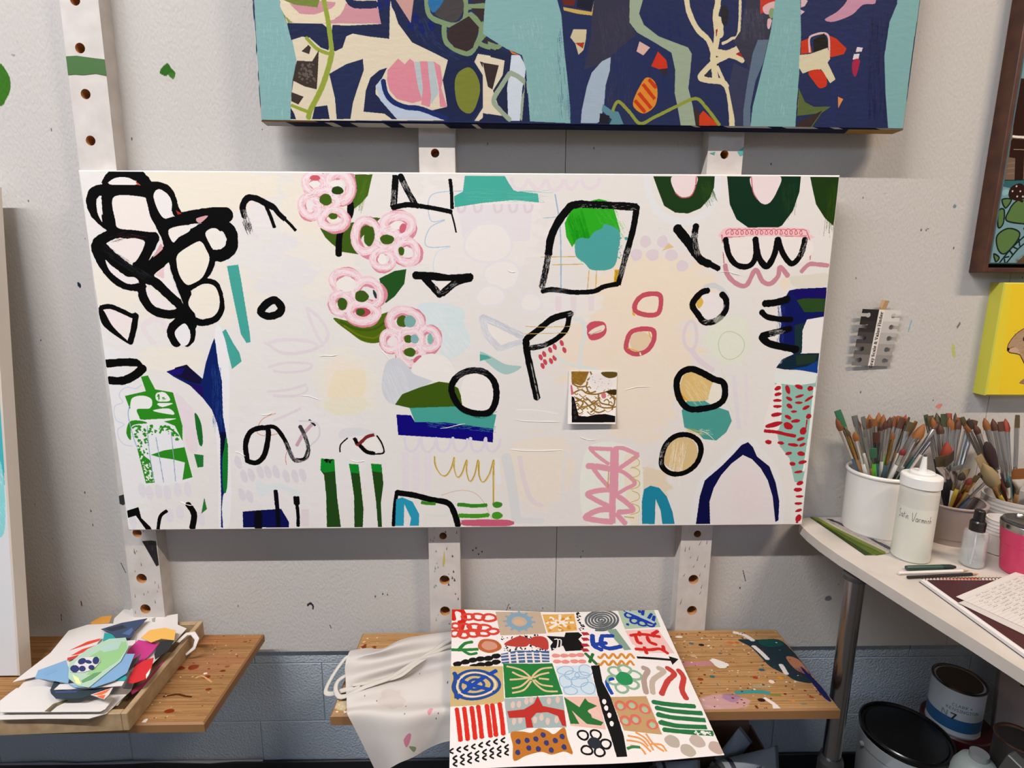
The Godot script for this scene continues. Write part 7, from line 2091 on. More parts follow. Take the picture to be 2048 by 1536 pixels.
func top_art(c: Pic) -> void:
	c.f("e0d4ba",[115,180,330,175,417,682,476,779,588,827,571,885,581,966,577,1003,89,1009,93,950,119,834,97,732,79,667],0)
	c.f("86b3b3",[29,182,115,180,79,667,84,694,97,732,109,774,119,834,103,895,94,950,89,1009,-3,1010,3,668],0)
	c.f("8fa05a",[84,698,92,701,124,728,101,731],0)
	c.f("cd939d",[108,677,208,668,375,683,385,728,204,730,144,711],0)
	c.s("e4d6ba",29.0,[93,680,114,711,159,721,197,717,244,699,262,674,259,643],0)
	c.f("77863c",[90,667,200,665,192,686,123,680],0)
	c.f("232b4c",[97,731,204,731,222,745,224,779,219,805,196,798,163,770,140,768,107,778],0)
	c.f("232b4c",[235,734,281,735,383,729,378,703,370,628,419,627,411,682,406,770,341,764,295,757,275,765,262,797,238,808,224,790],0)
	c.s("232b4c",21.0,[285,643,288,663,306,676,371,675],0)
	c.f("232b4c",[414,661,423,525,532,523,528,701,570,728,573,774,588,792,643,805,670,787,752,796,752,812,690,808,662,830,690,869,702,927,681,972,657,1003,585,1005,530,974,582,962,568,885,585,827,526,800,476,779,435,727],0)
	c.k("35487a",51.5,[497,712,527,764,611,806],40,60)
	c.e("1a2566",383,679,8.8,15.3,-0.30)
	c.e("1a2566",402,668,8.7,15.3,-0.30)
	c.e("1a2566",473,733,8.9,15.5,-0.30)
	c.e("1a2566",506,740,8.9,15.5,-0.30)
	c.e("1a2566",535,732,8.9,15.5,-0.30)
	c.e("1a2566",489,712,8.8,15.4,-0.30)
	c.f("c69c92",[429,661,437,559,490,558,484,660,473,725],0)
	c.s("7f9870",15.2,[524,625,528,698,570,722,612,728,641,703,638,623],0)
	c.s("7f9870",14.7,[641,678,704,673],0)
	c.s("7f9870",14.8,[575,725,578,771,605,795,651,807,679,772,687,734,652,696],0)
	c.s("7f9870",13.2,[655,696,691,724,702,748,683,777,729,791,752,778],0)
	c.f("4a4747",[547,694,575,659,630,658,633,689,609,718,574,714],1)
	c.f("2f6ea2",[530,659,575,657,547,694,532,684],1)
	c.f("3b3030",[590,736,651,703,682,734,663,791,643,802,605,791,583,763],0)
	c.f("3b3030",[659,681,706,681,690,720],0)
	c.f("3b3030",[657,637,702,636,699,664,664,665],0)
	c.f("3b3030",[698,762,734,777,696,778],0)
	c.s("95a43f",14.3,[212,597,213,665,221,716,226,769,229,811],0)
	c.s("95a43f",16.4,[229,811,217,851,195,905,173,945,152,979,145,1001],0)
	c.s("95a43f",10.3,[152,770,185,802,223,816],0)
	c.s("95a43f",9.9,[94,964,123,975,146,983],0)
	c.f("40362f",[158,791,165,798,159,817,136,809],0)
	c.f("40362f",[120,836,167,837,189,805,183,862,176,917,139,909,103,892,116,849],0)
	c.f("40362f",[97,926,134,939,116,962,95,952],0)
	c.n("665b55",[123,848,178,841,174,909,117,888],40,1.9,5.2)
	c.f("232b4c",[92,971,102,990,106,1005,89,1005],0)
	c.f("232b4c",[167,968,206,963,211,1003,156,1004],0)
	c.f("273154",[217,872,272,843,323,828,324,860,300,918,286,955,276,1002,233,1003,231,941],0)
	c.f("232b4c",[318,980,328,918,344,881,373,859,396,852,380,881,359,904,358,928,392,965,423,1001,406,1001,383,985],0)
	c.f("bccadb",[359,904,379,882,381,924,411,953,470,968,522,978,574,1000,422,1001,372,946],0)
	c.s("20306a",15.1,[383,888,390,924,412,950,451,965,490,968,530,980,579,997],0)
	c.f("b8c4c8",[482,833,541,832,555,922,530,955,487,941],0)
	c.f("dc8d9b",[397,859,431,825,451,841,467,825,480,833,485,872,491,908,503,945,471,953,424,942,402,917,395,888],0)
	c.f("dc8d9b",[498,832,522,832,525,872,531,930,526,964,499,957,506,908],0)
	c.f("dc8d9b",[541,832,561,843,568,886,563,907,580,963,558,963,555,907],0)
	c.e("7d8436",644,913,39.6,67.1,0.00)
	c.f("e0d4ba",[678,808,752,818,753,1002,666,1003,690,968,710,935,698,876,667,831],0)
	c.f("3b3030",[684,830,741,840,725,912],0)
	c.f("232b4c",[681,1002,713,979,753,993,753,1005,681,1006],0)
	c.k("a8ccc8",91.3,[56,719,58,842,43,988],50,40)
	c.f("262d4a",[717,790,783,803,776,853,768,905,841,1002,717,1003],0)
	c.f("e0d4ba",[693,811,761,826,755,868,725,913,753,987,693,979],0)
	c.f("3b3030",[693,833,743,840,723,910,709,902],0)
	c.f("232b4c",[693,979,741,990,769,1004,692,1005],0)
	c.f("d0dbe5",[782,810,808,810,828,842,824,875,817,904,810,1001,773,1001,769,905,777,853],0)
	c.s("9aab92",14.4,[778,861,752,898,727,942,749,972,779,999],0)
	c.s("9aab92",14.4,[778,861,804,872,830,897,821,941,818,998],0)
	c.f("232b4c",[827,867,841,1002,817,1002,822,941],0)
	c.f("86b3b3",[702,657,703,166,900,162,921,653,935,694,945,786,959,880,969,961,971,1006,842,1002,837,940,828,853,815,810,768,793,717,765,694,751,698,691],0)
	c.k("a8ccc8",111.0,[833,707,897,977],60,40)
	c.f("d8752f",[775,795,808,811,784,807],0)
	c.f("7f9870",[709,772,748,784,732,797,709,790],0)
	c.f("3a394c",[1034,651,1017,159,1124,157,1147,649,1147,702,1168,747,1111,791,1072,828,1009,850,1027,756,1029,696],0)
	c.k("4a485a",96.1,[1086,668,1109,755,1116,937],90,70)
	c.k("2c3a6e",111.6,[966,722,989,976],40,90)
	c.k("1d2a66",111.5,[1243,682,1275,898],60,90)
	c.f("c8aa5c",[940,673,1028,685,1034,654,1030,695,985,691,942,682],0)
	c.f("6a2c24",[933,642,980,641,973,670,940,667],0)
	c.f("232434",[984,652,1032,651,1026,682,981,673],0)
	c.f("cfc19e",[973,734,1014,734,1013,760,1006,793,991,806,980,775,964,757],0)
	c.f("a83a26",[979,773,1008,771,1004,788],0)
	c.f("a6b8c8",[1092,811,1091,849,1079,893,1077,945,1067,998,1055,1005,1004,1005,1006,968,1020,897,1034,857,1064,824],0)
	c.f("5d8c98",[1073,948,1102,967,1123,970,1141,1007,1095,1009,1103,993,1069,967],0)
	c.f("26242a",[1064,975,1095,982,1094,1006,1063,1005],0)
	c.f("9dad94",[1125,157,1160,156,1185,648,1175,687,1191,718,1239,750,1295,768,1333,780,1346,798,1345,845,1342,897,1360,952,1373,1008,1325,1009,1311,953,1299,912,1297,846,1282,796,1228,768,1171,740,1146,712],0)
	c.f("d9b4a8",[1180,765,1214,782,1194,805,1172,794],0)
	c.f("cb3a24",[1239,793,1267,817,1273,840,1246,844,1220,836],0)
	c.f("352c2c",[1246,844,1273,841,1268,865],0)
	c.f("dc8d33",[1206,869,1230,876,1244,905,1239,950,1205,974,1174,959,1169,936,1187,895],1)
	c.s("c63f1c",10.8,[1197,888,1237,931],0)
	c.s("c63f1c",10.8,[1185,914,1227,958],0)
	c.s("c63f1c",10.8,[1174,936,1208,970],0)
	c.s("c63f1c",10.7,[1215,874,1240,898],0)
	c.f("cb421f",[1382,978,1394,963,1450,1007,1384,1008],0)
	c.f("40302a",[1364,945,1382,971,1384,1008,1373,1008],0)
	c.s("919c40",10.1,[1104,968,1121,940,1158,970,1194,1004,1240,984,1311,950,1367,928,1401,952,1451,1007],0)
	c.s("ded2ab",15.9,[1302,509,1320,646,1335,691,1361,730,1395,758,1413,794],0)
	c.s("ded2ab",18.9,[1406,507,1417,645,1413,687,1422,750,1414,804,1421,844,1427,873],0)
	c.s("ded2ab",28.5,[1422,701,1429,743],0)
	c.s("ded2ab",8.7,[1473,506,1490,721,1466,754,1439,768],0)
	c.s("ded2ab",21.3,[1413,790,1453,797,1485,785,1511,765],0)
	c.s("ded2ab",16.8,[1453,797,1486,804,1510,816],0)
	c.s("ded2ab",9.1,[1512,763,1507,818],0)
	c.s("ded2ab",17.5,[1461,800,1416,823,1386,852,1379,867,1407,874,1448,878,1470,903,1482,951,1491,1011],0)
	c.s("ded2ab",10.7,[1428,833,1452,874],0)
	c.s("ded2ab",15.3,[1419,830,1425,874],0)
	c.f("9c2a22",[1416,729,1422,726,1421,743,1419,749],0)
	c.f("a82c20",[1485,797,1511,782,1508,807],0)
	c.f("383430",[1389,859,1403,849,1405,867],0)
	c.f("2c2a30",[1430,662,1451,672,1450,714,1434,708],1)
	c.f("3b3b4c",[1506,643,1462,149,1532,148,1591,755,1555,756,1535,843,1475,760,1496,728],0)
	c.k("55566a",74.7,[1526,664,1533,742],60,40)
	c.f("3a3f5a",[1480,822,1535,843,1525,961,1527,1010,1504,1010,1470,895],0)
	c.f("627488",[1551,755,1585,754,1574,820,1554,875,1545,950,1550,1011,1527,1011,1523,961,1529,876,1538,795],0)
	c.f("c43c2d",[1548,642,1539,539,1589,538,1596,642,1583,670,1552,682],0)
	c.f("dcb6b8",[1558,663,1580,649,1600,648,1596,677,1568,682],1)
	c.f("dcb6b8",[1577,695,1590,698,1584,724,1577,718],1)
	c.e("86a070",1587,679,8.2,15.0,0.00)
	c.f("83b2b2",[1543,147,1625,145,1673,640,1686,739,1692,855,1693,929,1696,1011,1550,1013,1552,950,1574,828,1589,734,1595,642],0)
	c.k("a8ccc8",75.2,[1636,694,1627,967],40,40)
	c.k("2a3672",189.4,[1801,709,1873,964],120,90)
	c.k("1b1c38",60.4,[1925,671,1956,963],60,90)
	c.f("83b2b2",[1898,139,1995,137,2049,634,2046,759,2046,865,2050,1011,2000,1012,1977,907,1958,796,1961,699,1978,646],0)
	c.f("c892aa",[1756,694,1794,670,1821,634,1824,568,1910,567,1910,636,1905,648,1870,652,1839,680,1785,700],1)
	c.f("d8b8be",[1674,633,1697,643,1689,658,1677,662],0)
	c.f("d8b8be",[1677,668,1691,673,1679,683],0)
	c.f("c63c24",[1688,757,1711,748,1727,789,1691,794],0)
	c.f("c63c24",[1773,738,1799,748,1835,776,1828,792,1780,803],0)
	c.s("dcbcc0",6.1,[1719,789,1713,750,1725,739,1756,733,1774,745,1782,799],0)
	c.f("25231f",[1726,753,1758,733,1772,756,1774,775,1732,788],0)
	c.f("dad1b0",[1687,796,1720,793,1774,774,1786,806,1779,817,1810,865,1794,877,1761,837,1729,840,1703,850,1689,833],0)
	c.f("cb3c24",[1721,846,1757,838,1780,861,1783,884,1763,892,1744,876],1)
	c.f("e2d8da",[1867,771,1886,772,1884,784,1865,785],0)
	c.f("e2d8da",[1860,791,1878,790,1876,807,1858,807],0)
	c.f("aa2a4c",[1860,809,1881,808,1877,846,1871,857,1860,839],1)
	c.f("cf7a5a",[1696,903,1723,940,1705,963,1698,967],0)
	c.f("5c6c3c",[1694,892,1719,933,1749,947,1804,946,1776,966,1748,1011,1742,1008,1772,966,1698,975,1698,929],0)
	c.f("3c2f2c",[1712,990,1779,957,1744,1011,1697,1008],0)
	c.f("dc8e4c",[1824,916,1842,923,1837,933,1829,951],0)

func top_edge(c: Pic) -> void:
	# colours that turn round the lower edge
	c.f("b4aeaa",[-6,0,37,0,45,32,1,32],0)
	c.f("1b2140",[37,0,98,0,106,32,45,32],0)
	c.f("cfc8bc",[98,0,112,0,120,32,106,32],0)
	c.f("1b2140",[112,0,138,0,146,32,120,32],0)
	c.f("cfc8bc",[138,0,190,0,198,32,146,32],0)
	c.f("1b2140",[190,0,214,0,222,32,198,32],0)
	c.f("c9c4bc",[214,0,285,0,293,32,222,32],0)
	c.f("1b2140",[285,0,329,0,337,32,293,32],0)
	c.f("cfc6b4",[329,0,337,0,345,32,337,32],0)
	c.f("1b2140",[337,0,935,0,943,32,345,32],0)
	c.f("b08a4a",[935,0,1051,0,1059,32,943,32],0)

func sheet_art(c: Pic) -> void:
	c.s("c4281c",23.2,[10,68,4,11,33,-6,56,27,50,107,33,168],0)
	c.s("c4281c",20.8,[-5,44,15,2,54,19,62,68,33,84],0)
	c.r("cb4438",77,48,26.5,19.5,13.9)
	c.r("cb4438",126,47,28.0,21.0,14.0)
	c.r("cb4438",179,51,32.3,22.5,14.1)
	c.r("cb4438",61,115,28.1,21.4,13.4)
	c.r("cb4438",107,111,30.3,18.9,13.5)
	c.r("cb4438",153,115,28.4,18.9,13.5)
	c.r("cb4438",16,153,20.9,18.2,13.0)
	c.r("cb4438",55,161,26.1,16.9,13.0)
	c.r("cb4438",100,153,27.6,17.1,13.2)
	c.r("cb4438",146,150,27.8,15.9,13.2)
	c.r("cb4438",192,135,26.9,16.1,13.4)
	c.r("cb4438",19,107,20.1,16.1,13.4)
	c.f("b9a590",[212,10,434,0,444,140,225,158],0)
	c.s("7f9db0",23.9,[273,68,291,35,326,24,361,39,372,72,354,100,317,112,286,96],1)
	c.s("7f9db0",11.4,[363,69,399,69],0)
	c.s("7f9db0",11.3,[355,89,384,101],0)
	c.s("7f9db0",11.1,[339,103,353,125],0)
	c.s("7f9db0",11.1,[317,108,315,133],0)
	c.s("7f9db0",11.1,[297,103,278,124],0)
	c.s("7f9db0",11.2,[283,89,252,101],0)
	c.s("7f9db0",11.3,[279,69,245,69],0)
	c.s("7f9db0",11.4,[287,50,258,36],0)
	c.s("7f9db0",11.5,[303,35,288,12],0)
	c.s("7f9db0",11.6,[325,29,328,2],0)
	c.s("7f9db0",11.6,[346,35,367,11],0)
	c.s("7f9db0",11.5,[360,49,392,36],0)
	c.e("c9a98c",321,72,25.4,17.0,0.00)
	c.f("d9a75c",[441,17,599,12,593,124,451,136],0)
	c.s("eadfd2",14.5,[519,71,587,71],0)
	c.s("eadfd2",14.5,[519,71,560,107],0)
	c.s("eadfd2",14.5,[519,71,510,122],0)
	c.s("eadfd2",14.5,[519,71,465,107],0)
	c.s("eadfd2",14.5,[519,71,451,72],0)
	c.s("eadfd2",14.5,[519,71,477,35],0)
	c.s("eadfd2",14.5,[519,71,528,19],0)
	c.s("eadfd2",14.5,[519,71,574,35],0)
	c.n("c98a30",[449,26,594,21,587,116,458,128],30,2.9,10.3)
	c.n("1a1a1a",[614,-1,634,-1,629,124,604,124],26,3.8,6.9)
	c.s("5a6064",11.3,[727,60,727,63,725,65,722,67,718,68,714,67,710,65,709,60,711,55,715,51,722,47,729,47,737,49,741,54,743,61,739,68,732,75,722,80,711,80,701,77,695,70,694,60,698,49,708,40,722,35,737,34,750,39,757,49,758,61,752,75,739,86,721,92,704,92,688,86,679,74,678,59,686,43,702,29,723,22,745,21,763,29,773,44,773,63,763,81,744,96,720,104,696,104,676,95,664,79,663,58,674,36,696,18,724,8,753,9,777,20,789,40,789,64,775,88,750,107,719,117,688,116,663,104,648,83,648,56,663,29,691,7,726,-5,762,-4,791,11,806,36,804,66,785,95,754,118,717,129,679,127],0)
	c.f("a3b8a0",[820,-42,1006,-63,1000,113,822,125],0)
	c.s("1d3a9c",20.8,[833,-29,874,15,924,67,981,92],0)
	c.r("1d3a9c",869,33,20.3,17.1,10.9)
	c.r("1d3a9c",883,71,19.9,16.8,10.7)
	c.r("1d3a9c",917,88,19.8,16.8,10.7)
	c.r("1d3a9c",955,92,19.9,16.8,10.7)
	c.s("1d3a9c",15.8,[876,6,894,-29,929,-34,927,15],0)
	c.s("1d3a9c",15.7,[935,33,958,-21],0)
	c.s("1d3a9c",15.5,[950,67,984,24],0)
	c.s("1d3a9c",15.4,[970,84,992,41],0)
	c.s("1d3a9c",15.0,[838,92,850,96],0)
	c.s("a9bcc0",15.8,[859,-2,930,46,977,84],0)
	c.s("2f7a3a",16.0,[-5,247,49,247,120,241],0)
	c.s("2f7a3a",16.1,[33,247,60,212,94,201],0)
	c.s("2f7a3a",13.6,[49,247,81,269,114,262],0)
	c.e("b06038",171,220,53.6,39.5,0.00)
	c.e("c89078",171,219,35.7,25.5,0.00)
	c.n("1a1a1a",[231,162,425,147,434,245,224,253],95,2.7,6.0)
	c.f("b04038",[239,210,288,170,324,158,356,178,346,215,305,222],1)
	c.f("b04038",[351,200,376,163,423,159,443,186,435,238,396,226],1)
	c.f("191919",[442,155,524,163,535,136,596,136,610,156,587,179,603,217,596,247,514,250,508,216,451,245,450,216,465,194],0)
	c.s("e4dfdd",6.1,[474,178,491,179,477,231,459,231],0)
	c.s("e4dfdd",6.1,[494,179,505,182,495,227,483,227],0)
	c.f("a8303a",[608,136,638,137,647,155,615,158],0)
	c.f("a8303a",[601,170,631,172,639,189,608,192],0)
	c.f("a8303a",[593,207,622,208,631,225,600,228],0)
	c.f("a8303a",[587,236,616,238,624,255,594,257],0)
	c.f("7f9a88",[734,125,779,121,817,250,785,253,759,196],0)
	c.s("23409a",22.6,[658,156,650,218,679,248],0)
	c.s("23409a",21.8,[641,218,713,207],0)
	c.s("23409a",22.6,[699,164,755,165],0)
	c.s("23409a",22.5,[698,172,686,218,716,241,774,230],0)
	c.f("dcbcb8",[820,133,982,126,1011,274,849,265],0)
	c.f("e3b8b4",[820,133,982,126,999,221,832,220],0)
	c.s("c42a26",17.3,[836,165,895,158,978,174],0)
	c.s("c42a26",17.4,[861,165,861,205,877,212],0)
	c.s("c42a26",17.7,[887,142,880,166],0)
	c.s("c42a26",17.5,[915,174,917,205,943,221],0)
	c.s("c42a26",17.8,[948,150,946,174],0)
	c.s("c42a26",18.0,[978,138,946,158],0)
	c.s("c42a26",16.6,[836,246,902,251,952,247,980,274],0)
	c.s("c42a26",16.8,[882,235,882,273],0)
	c.s("c42a26",17.1,[972,229,967,259],0)
	c.e("191919",28,322,20.1,13.0,-0.20)
	c.e("191919",62,311,20.3,13.1,-0.20)
	c.e("191919",94,301,20.5,13.3,-0.20)
	c.e("191919",128,293,20.7,13.4,-0.20)
	c.e("191919",163,289,20.8,13.5,-0.20)
	c.e("191919",198,276,21.1,13.6,-0.20)
	c.e("191919",12,351,19.7,12.7,-0.20)
	c.e("191919",64,347,19.8,12.8,-0.20)
	c.e("191919",98,333,20.1,13.0,-0.20)
	c.e("191919",128,324,20.3,13.1,-0.20)
	c.e("191919",163,318,20.4,13.2,-0.20)
	c.e("191919",196,308,20.6,13.4,-0.20)
	c.f("44608c",[219,264,292,243,440,245,432,309,329,310,220,315],0)
	c.s("e2dcd6",5.6,[220,271,336,257,440,263],0)
	c.s("e2dcd6",5.5,[219,288,333,274,437,281],0)
	c.s("e2dcd6",5.5,[218,305,331,292,434,298],0)
	c.s("e0d6cc",8.9,[258,250,258,312],0)
	c.s("e0d6cc",8.9,[291,250,291,313],0)
	c.s("e0d6cc",8.9,[331,251,329,314],0)
	c.s("e0d6cc",9.0,[364,251,362,314],0)
	c.s("e0d6cc",9.0,[398,252,395,315],0)
	c.e("d98c84",466,274,19.3,11.6,0.00)
	c.e("d98c84",504,275,19.4,11.6,0.00)
	c.e("d98c84",541,275,19.5,11.7,0.00)
	c.e("d98c84",576,274,19.6,11.8,0.00)
	c.e("d98c84",466,307,18.9,11.3,0.00)
	c.e("d98c84",503,310,19.0,11.4,0.00)
	c.e("d98c84",543,309,19.1,11.5,0.00)
	c.e("d98c84",577,311,19.2,11.5,0.00)
	c.s("2f6a38",14.5,[601,265,616,290,639,329],0)
	c.s("2f6a38",14.5,[635,269,609,318],0)
	c.s("cc8436",11.2,[655,284,659,293,664,295,672,287,680,277,687,273,692,278,695,289,699,296,706,293,714,284,722,275,729,274,732,283,735,293,740,297,748,291,757,280,764,274,769,277,773,287,776,296,782,296,790,287,799,278,806,275,810,281,813,292,817,298],0)
	c.s("cc8436",10.9,[646,323,650,332,655,333,662,326,671,316,678,312,682,317,685,327,689,334,696,332,704,323,712,314,718,313,722,321,725,331,730,335,737,330,746,319,753,313,758,316,761,326,765,335,771,335,779,326,788,317,794,314,798,320,801,331,805,336],0)
	c.s("191919",12.1,[830,294,909,301,979,310],0)
	c.f("191919",[978,289,1017,307,978,338],0)
	c.f("c2aa74",[-3,334,224,329,216,500,195,511,-1,524],0)
	c.r("284a8c",104,422,98.0,67.2,12.3)
	c.r("284a8c",104,422,67.2,45.9,12.3)
	c.r("284a8c",104,422,33.6,23.5,12.3)
	c.s("2148a0",17.2,[12,367,58,412,179,451],0)
	c.s("2148a0",17.7,[196,351,120,401,23,488],0)
	c.s("284a8c",14.9,[17,367,23,488],0)
	c.r("ddcdb0",104,422,81.2,56.0,6.7)
	c.f("27763a",[226,315,443,316,461,477,222,485],0)
	c.s("d2b98c",9.0,[240,329,298,347,332,380,340,400],0)
	c.s("d2b98c",8.9,[262,359,294,379,331,390],0)
	c.s("d2b98c",8.7,[248,398,293,395,331,390],0)
	c.s("d2b98c",8.5,[254,441,294,430,336,393],0)
	c.s("d2b98c",8.3,[252,463,303,449,339,406],0)
	c.s("d2b98c",9.2,[439,339,391,345,354,374,344,393],0)
	c.s("d2b98c",9.1,[421,366,381,375,352,390],0)
	c.s("d2b98c",8.9,[415,401,373,394],0)
	c.s("d2b98c",8.7,[426,437,379,426,354,400],0)
	c.s("d2b98c",8.6,[443,462,391,457,358,425,346,400],0)
	c.f("c3d3e0",[454,333,603,332,601,488,466,481],0)
	c.r("8fb0cc",494,357,36.9,21.5,4.3)
	c.r("8fb0cc",517,384,30.3,24.3,4.2)
	c.r("8fb0cc",583,359,31.1,28.0,4.4)
	c.r("8fb0cc",483,416,26.7,29.6,4.1)
	c.r("8fb0cc",543,417,35.8,26.9,4.2)
	c.r("8fb0cc",574,450,29.4,29.4,4.1)
	c.r("8fb0cc",496,460,28.9,20.2,4.0)
	c.r("8fb0cc",561,385,30.5,18.3,4.3)
	c.f("191919",[611,336,649,334,642,420,658,495,664,584,666,666,657,745,617,745,615,669,608,599,606,500,607,425],0)
	c.e("e6e2e0",626,516,8.6,12.5,0.30)
	c.e("e6e2e0",627,545,8.4,12.3,0.30)
	c.e("e6e2e0",632,577,8.2,12.1,0.30)
	c.e("e6e2e0",632,613,8.1,11.8,0.30)
	c.s("2148a0",16.0,[694,405,666,414,659,439,668,480],0)
	c.r("86ac90",709,368,26.5,22.7,11.4)
	c.r("86ac90",755,359,26.9,23.0,11.5)
	c.r("86ac90",792,390,26.6,22.8,11.4)
	c.r("86ac90",767,436,25.8,22.1,11.0)
	c.r("86ac90",716,454,25.3,21.7,10.8)
	c.r("86ac90",691,414,25.7,22.1,11.0)
	c.e("2f8a55",741,406,36.0,34.2,0.00)
	c.s("a8948a",23.5,[839,350,858,365,826,411,814,481],0)
	c.s("b8aa9c",23.7,[907,352,926,373,863,418,842,482],0)
	c.s("b8433c",23.9,[948,352,968,387,924,426,876,489],0)
	c.s("b8433c",23.9,[994,367,1002,408,973,467,974,514],0)
	c.s("cc2f24",17.6,[25,531,33,593,40,665],0)
	c.s("cc2f24",17.7,[54,527,61,590,67,662],0)
	c.s("cc2f24",17.8,[84,524,90,587,95,658],0)
	c.s("cc2f24",17.9,[110,520,116,584,120,655],0)
	c.s("cc2f24",18.0,[145,517,149,581,153,652],0)
	c.s("cc2f24",18.1,[167,513,171,577,174,648],0)
	c.s("cc2f24",18.2,[197,509,201,574,202,645],0)
	c.s("cc2f24",13.9,[200,511,201,626],0)
	c.f("9dabaa",[217,488,460,484,450,625,303,622,222,640],0)
	c.e("d0b8ac",250,518,8.6,16.1,0.20)
	c.e("d0b8ac",275,516,8.6,16.2,0.20)
	c.e("d0b8ac",307,503,8.7,16.4,0.20)
	c.e("d0b8ac",328,497,8.8,16.5,0.20)
	c.e("d0b8ac",399,506,8.9,16.6,0.20)
	c.e("d0b8ac",436,501,8.9,16.7,0.20)
	c.e("d0b8ac",248,591,8.2,15.4,0.20)
	c.e("d0b8ac",273,586,8.2,15.5,0.20)
	c.e("d0b8ac",331,588,8.3,15.6,0.20)
	c.e("d0b8ac",358,578,8.4,15.7,0.20)
	c.e("d0b8ac",380,596,8.3,15.6,0.20)
	c.e("d0b8ac",416,591,8.4,15.8,0.20)
	c.f("b2332c",[356,479,370,528,453,551,450,620,434,617,424,575,386,557,340,558,317,582,320,620,293,620,293,576,230,576,225,546,293,540,336,515],0)
	c.f("dcb4a8",[464,490,608,491,603,637,466,618],0)
	c.f("2d6b34",[464,490,518,539,550,498,559,516,592,535,557,551,559,586,601,607,587,620,533,612,504,578,484,552,503,611,468,610],0)
	c.f("dfb8b0",[548,557,579,546,596,581,571,580],1)
	c.f("b8966a",[658,495,810,494,818,667,673,642],0)
	c.r("cd6a5c",688,535,19.4,18.2,10.3)
	c.e("a9b89a",687,539,12.5,12.5,0.00)
	c.r("cd6a5c",737,534,19.6,18.4,10.4)
	c.e("a9b89a",736,537,12.6,12.6,0.00)
	c.r("cd6a5c",785,553,19.5,18.3,10.3)
	c.e("a9b89a",784,557,12.6,12.6,0.00)
	c.r("cd6a5c",690,602,18.6,17.5,9.8)
	c.e("a9b89a",689,605,12.0,12.0,0.00)
	c.r("cd6a5c",733,598,18.8,17.7,9.9)
	c.e("a9b89a",732,601,12.1,12.1,0.00)
	c.r("cd6a5c",794,622,18.7,17.6,9.9)
	c.e("a9b89a",793,626,12.1,12.1,0.00)
	c.s("2c7042",20.0,[828,522,884,536,994,554],0)
	c.s("2c7042",19.7,[836,549,900,569,1008,587],0)
	c.s("2c7042",19.4,[831,578,889,598,1011,619],0)
	c.s("2c7042",19.0,[832,612,891,634,1003,650],0)
	c.s("2c7042",18.6,[834,646,892,659,1017,681],0)
	c.s("191919",6.5,[14,692,0,703,14,711],0)
	c.s("191919",6.5,[41,687,27,698,41,706],0)
	c.s("191919",6.6,[68,682,53,693,68,701],0)
	c.s("191919",6.6,[95,677,81,688,95,696],0)
	c.s("191919",6.7,[123,672,108,683,122,691],0)
	c.s("191919",6.7,[151,666,136,678,150,686],0)
	c.s("191919",6.8,[179,661,164,672,178,681],0)
	c.s("191919",6.8,[208,656,192,667,206,676],0)
	c.s("191919",6.4,[27,719,13,729,28,738],0)
	c.s("191919",6.4,[54,714,40,725,54,733],0)
	c.s("191919",6.5,[81,709,66,720,81,728],0)
	c.s("191919",6.5,[108,704,93,715,107,723],0)
	c.s("191919",6.6,[136,699,121,710,135,718],0)
	c.s("191919",6.6,[163,694,148,705,162,713],0)
	c.s("191919",6.7,[191,689,176,700,190,708],0)
	c.s("191919",6.7,[219,684,204,695,218,703],0)
	c.s("191919",6.3,[28,740,14,750,28,758],0)
	c.s("191919",6.3,[54,735,40,746,54,754],0)
	c.s("191919",6.4,[81,730,66,741,80,749],0)
	c.s("191919",6.4,[107,726,93,736,107,744],0)
	c.s("191919",6.5,[135,721,120,731,134,739],0)
	c.s("191919",6.5,[162,716,147,726,161,735],0)
	c.s("191919",6.6,[190,711,174,722,188,730],0)
	c.s("191919",6.6,[217,706,202,717,216,725],0)
	c.f("b5702c",[231,638,272,634,310,641,341,624,374,636,396,650,440,625,446,672,454,728,423,719,374,729,338,718,281,729,233,746,234,688],1)
	c.e("3a3a6a",256,674,9.7,10.7,0.00)
	c.e("3a3a6a",290,671,9.8,10.7,0.00)
	c.e("3a3a6a",324,667,9.8,10.8,0.00)
	c.e("3a3a6a",354,652,10.0,11.0,0.00)
	c.e("3a3a6a",250,716,9.4,10.4,0.00)
	c.e("3a3a6a",293,701,9.6,10.5,0.00)
	c.e("3a3a6a",328,706,9.6,10.6,0.00)
	c.e("3a3a6a",362,684,9.8,10.8,0.00)
	c.e("3a3a6a",376,712,9.6,10.6,0.00)
	c.e("3a3a6a",397,676,9.9,10.9,0.00)
	c.e("3a3a6a",426,661,10.1,11.1,0.00)
	c.e("3a3a6a",426,702,9.8,10.8,0.00)
	c.r("191919",508,657,20.4,17.4,7.7)
	c.r("191919",558,656,20.6,17.5,7.7)
	c.r("191919",588,694,20.2,17.2,7.6)
	c.r("191919",557,723,19.7,16.8,7.4)
	c.r("191919",510,716,19.7,16.7,7.4)
	c.e("2a3038",545,689,25.2,22.7,0.00)
	c.s("d9955c",7.9,[682,664,729,679,749,711],0)
	c.s("d9955c",7.8,[672,682,724,695,752,732],0)
	c.s("d9955c",8.0,[717,652,749,680,764,727],0)
	c.s("d9955c",8.0,[756,659,772,702,802,734],0)
	c.s("d9955c",7.7,[681,703,717,715,729,741],0)
	c.s("d9955c",7.8,[762,702,801,708,812,735],0)
	c.s("3c7a48",11.1,[665,715,689,709,716,712],0)
	c.e("b0a89c",848,697,26.5,22.3,0.50)
	c.e("b3a99c",892,738,26.1,21.9,0.50)
	c.e("b8aaa0",942,704,26.9,22.6,0.50)
	c.e("b8a398",1006,738,26.7,22.4,0.50)
	c.s("2c7042",20.0,[831,522,913,540,997,553],0)
	c.s("2c7042",19.7,[832,550,902,569,1013,587],0)
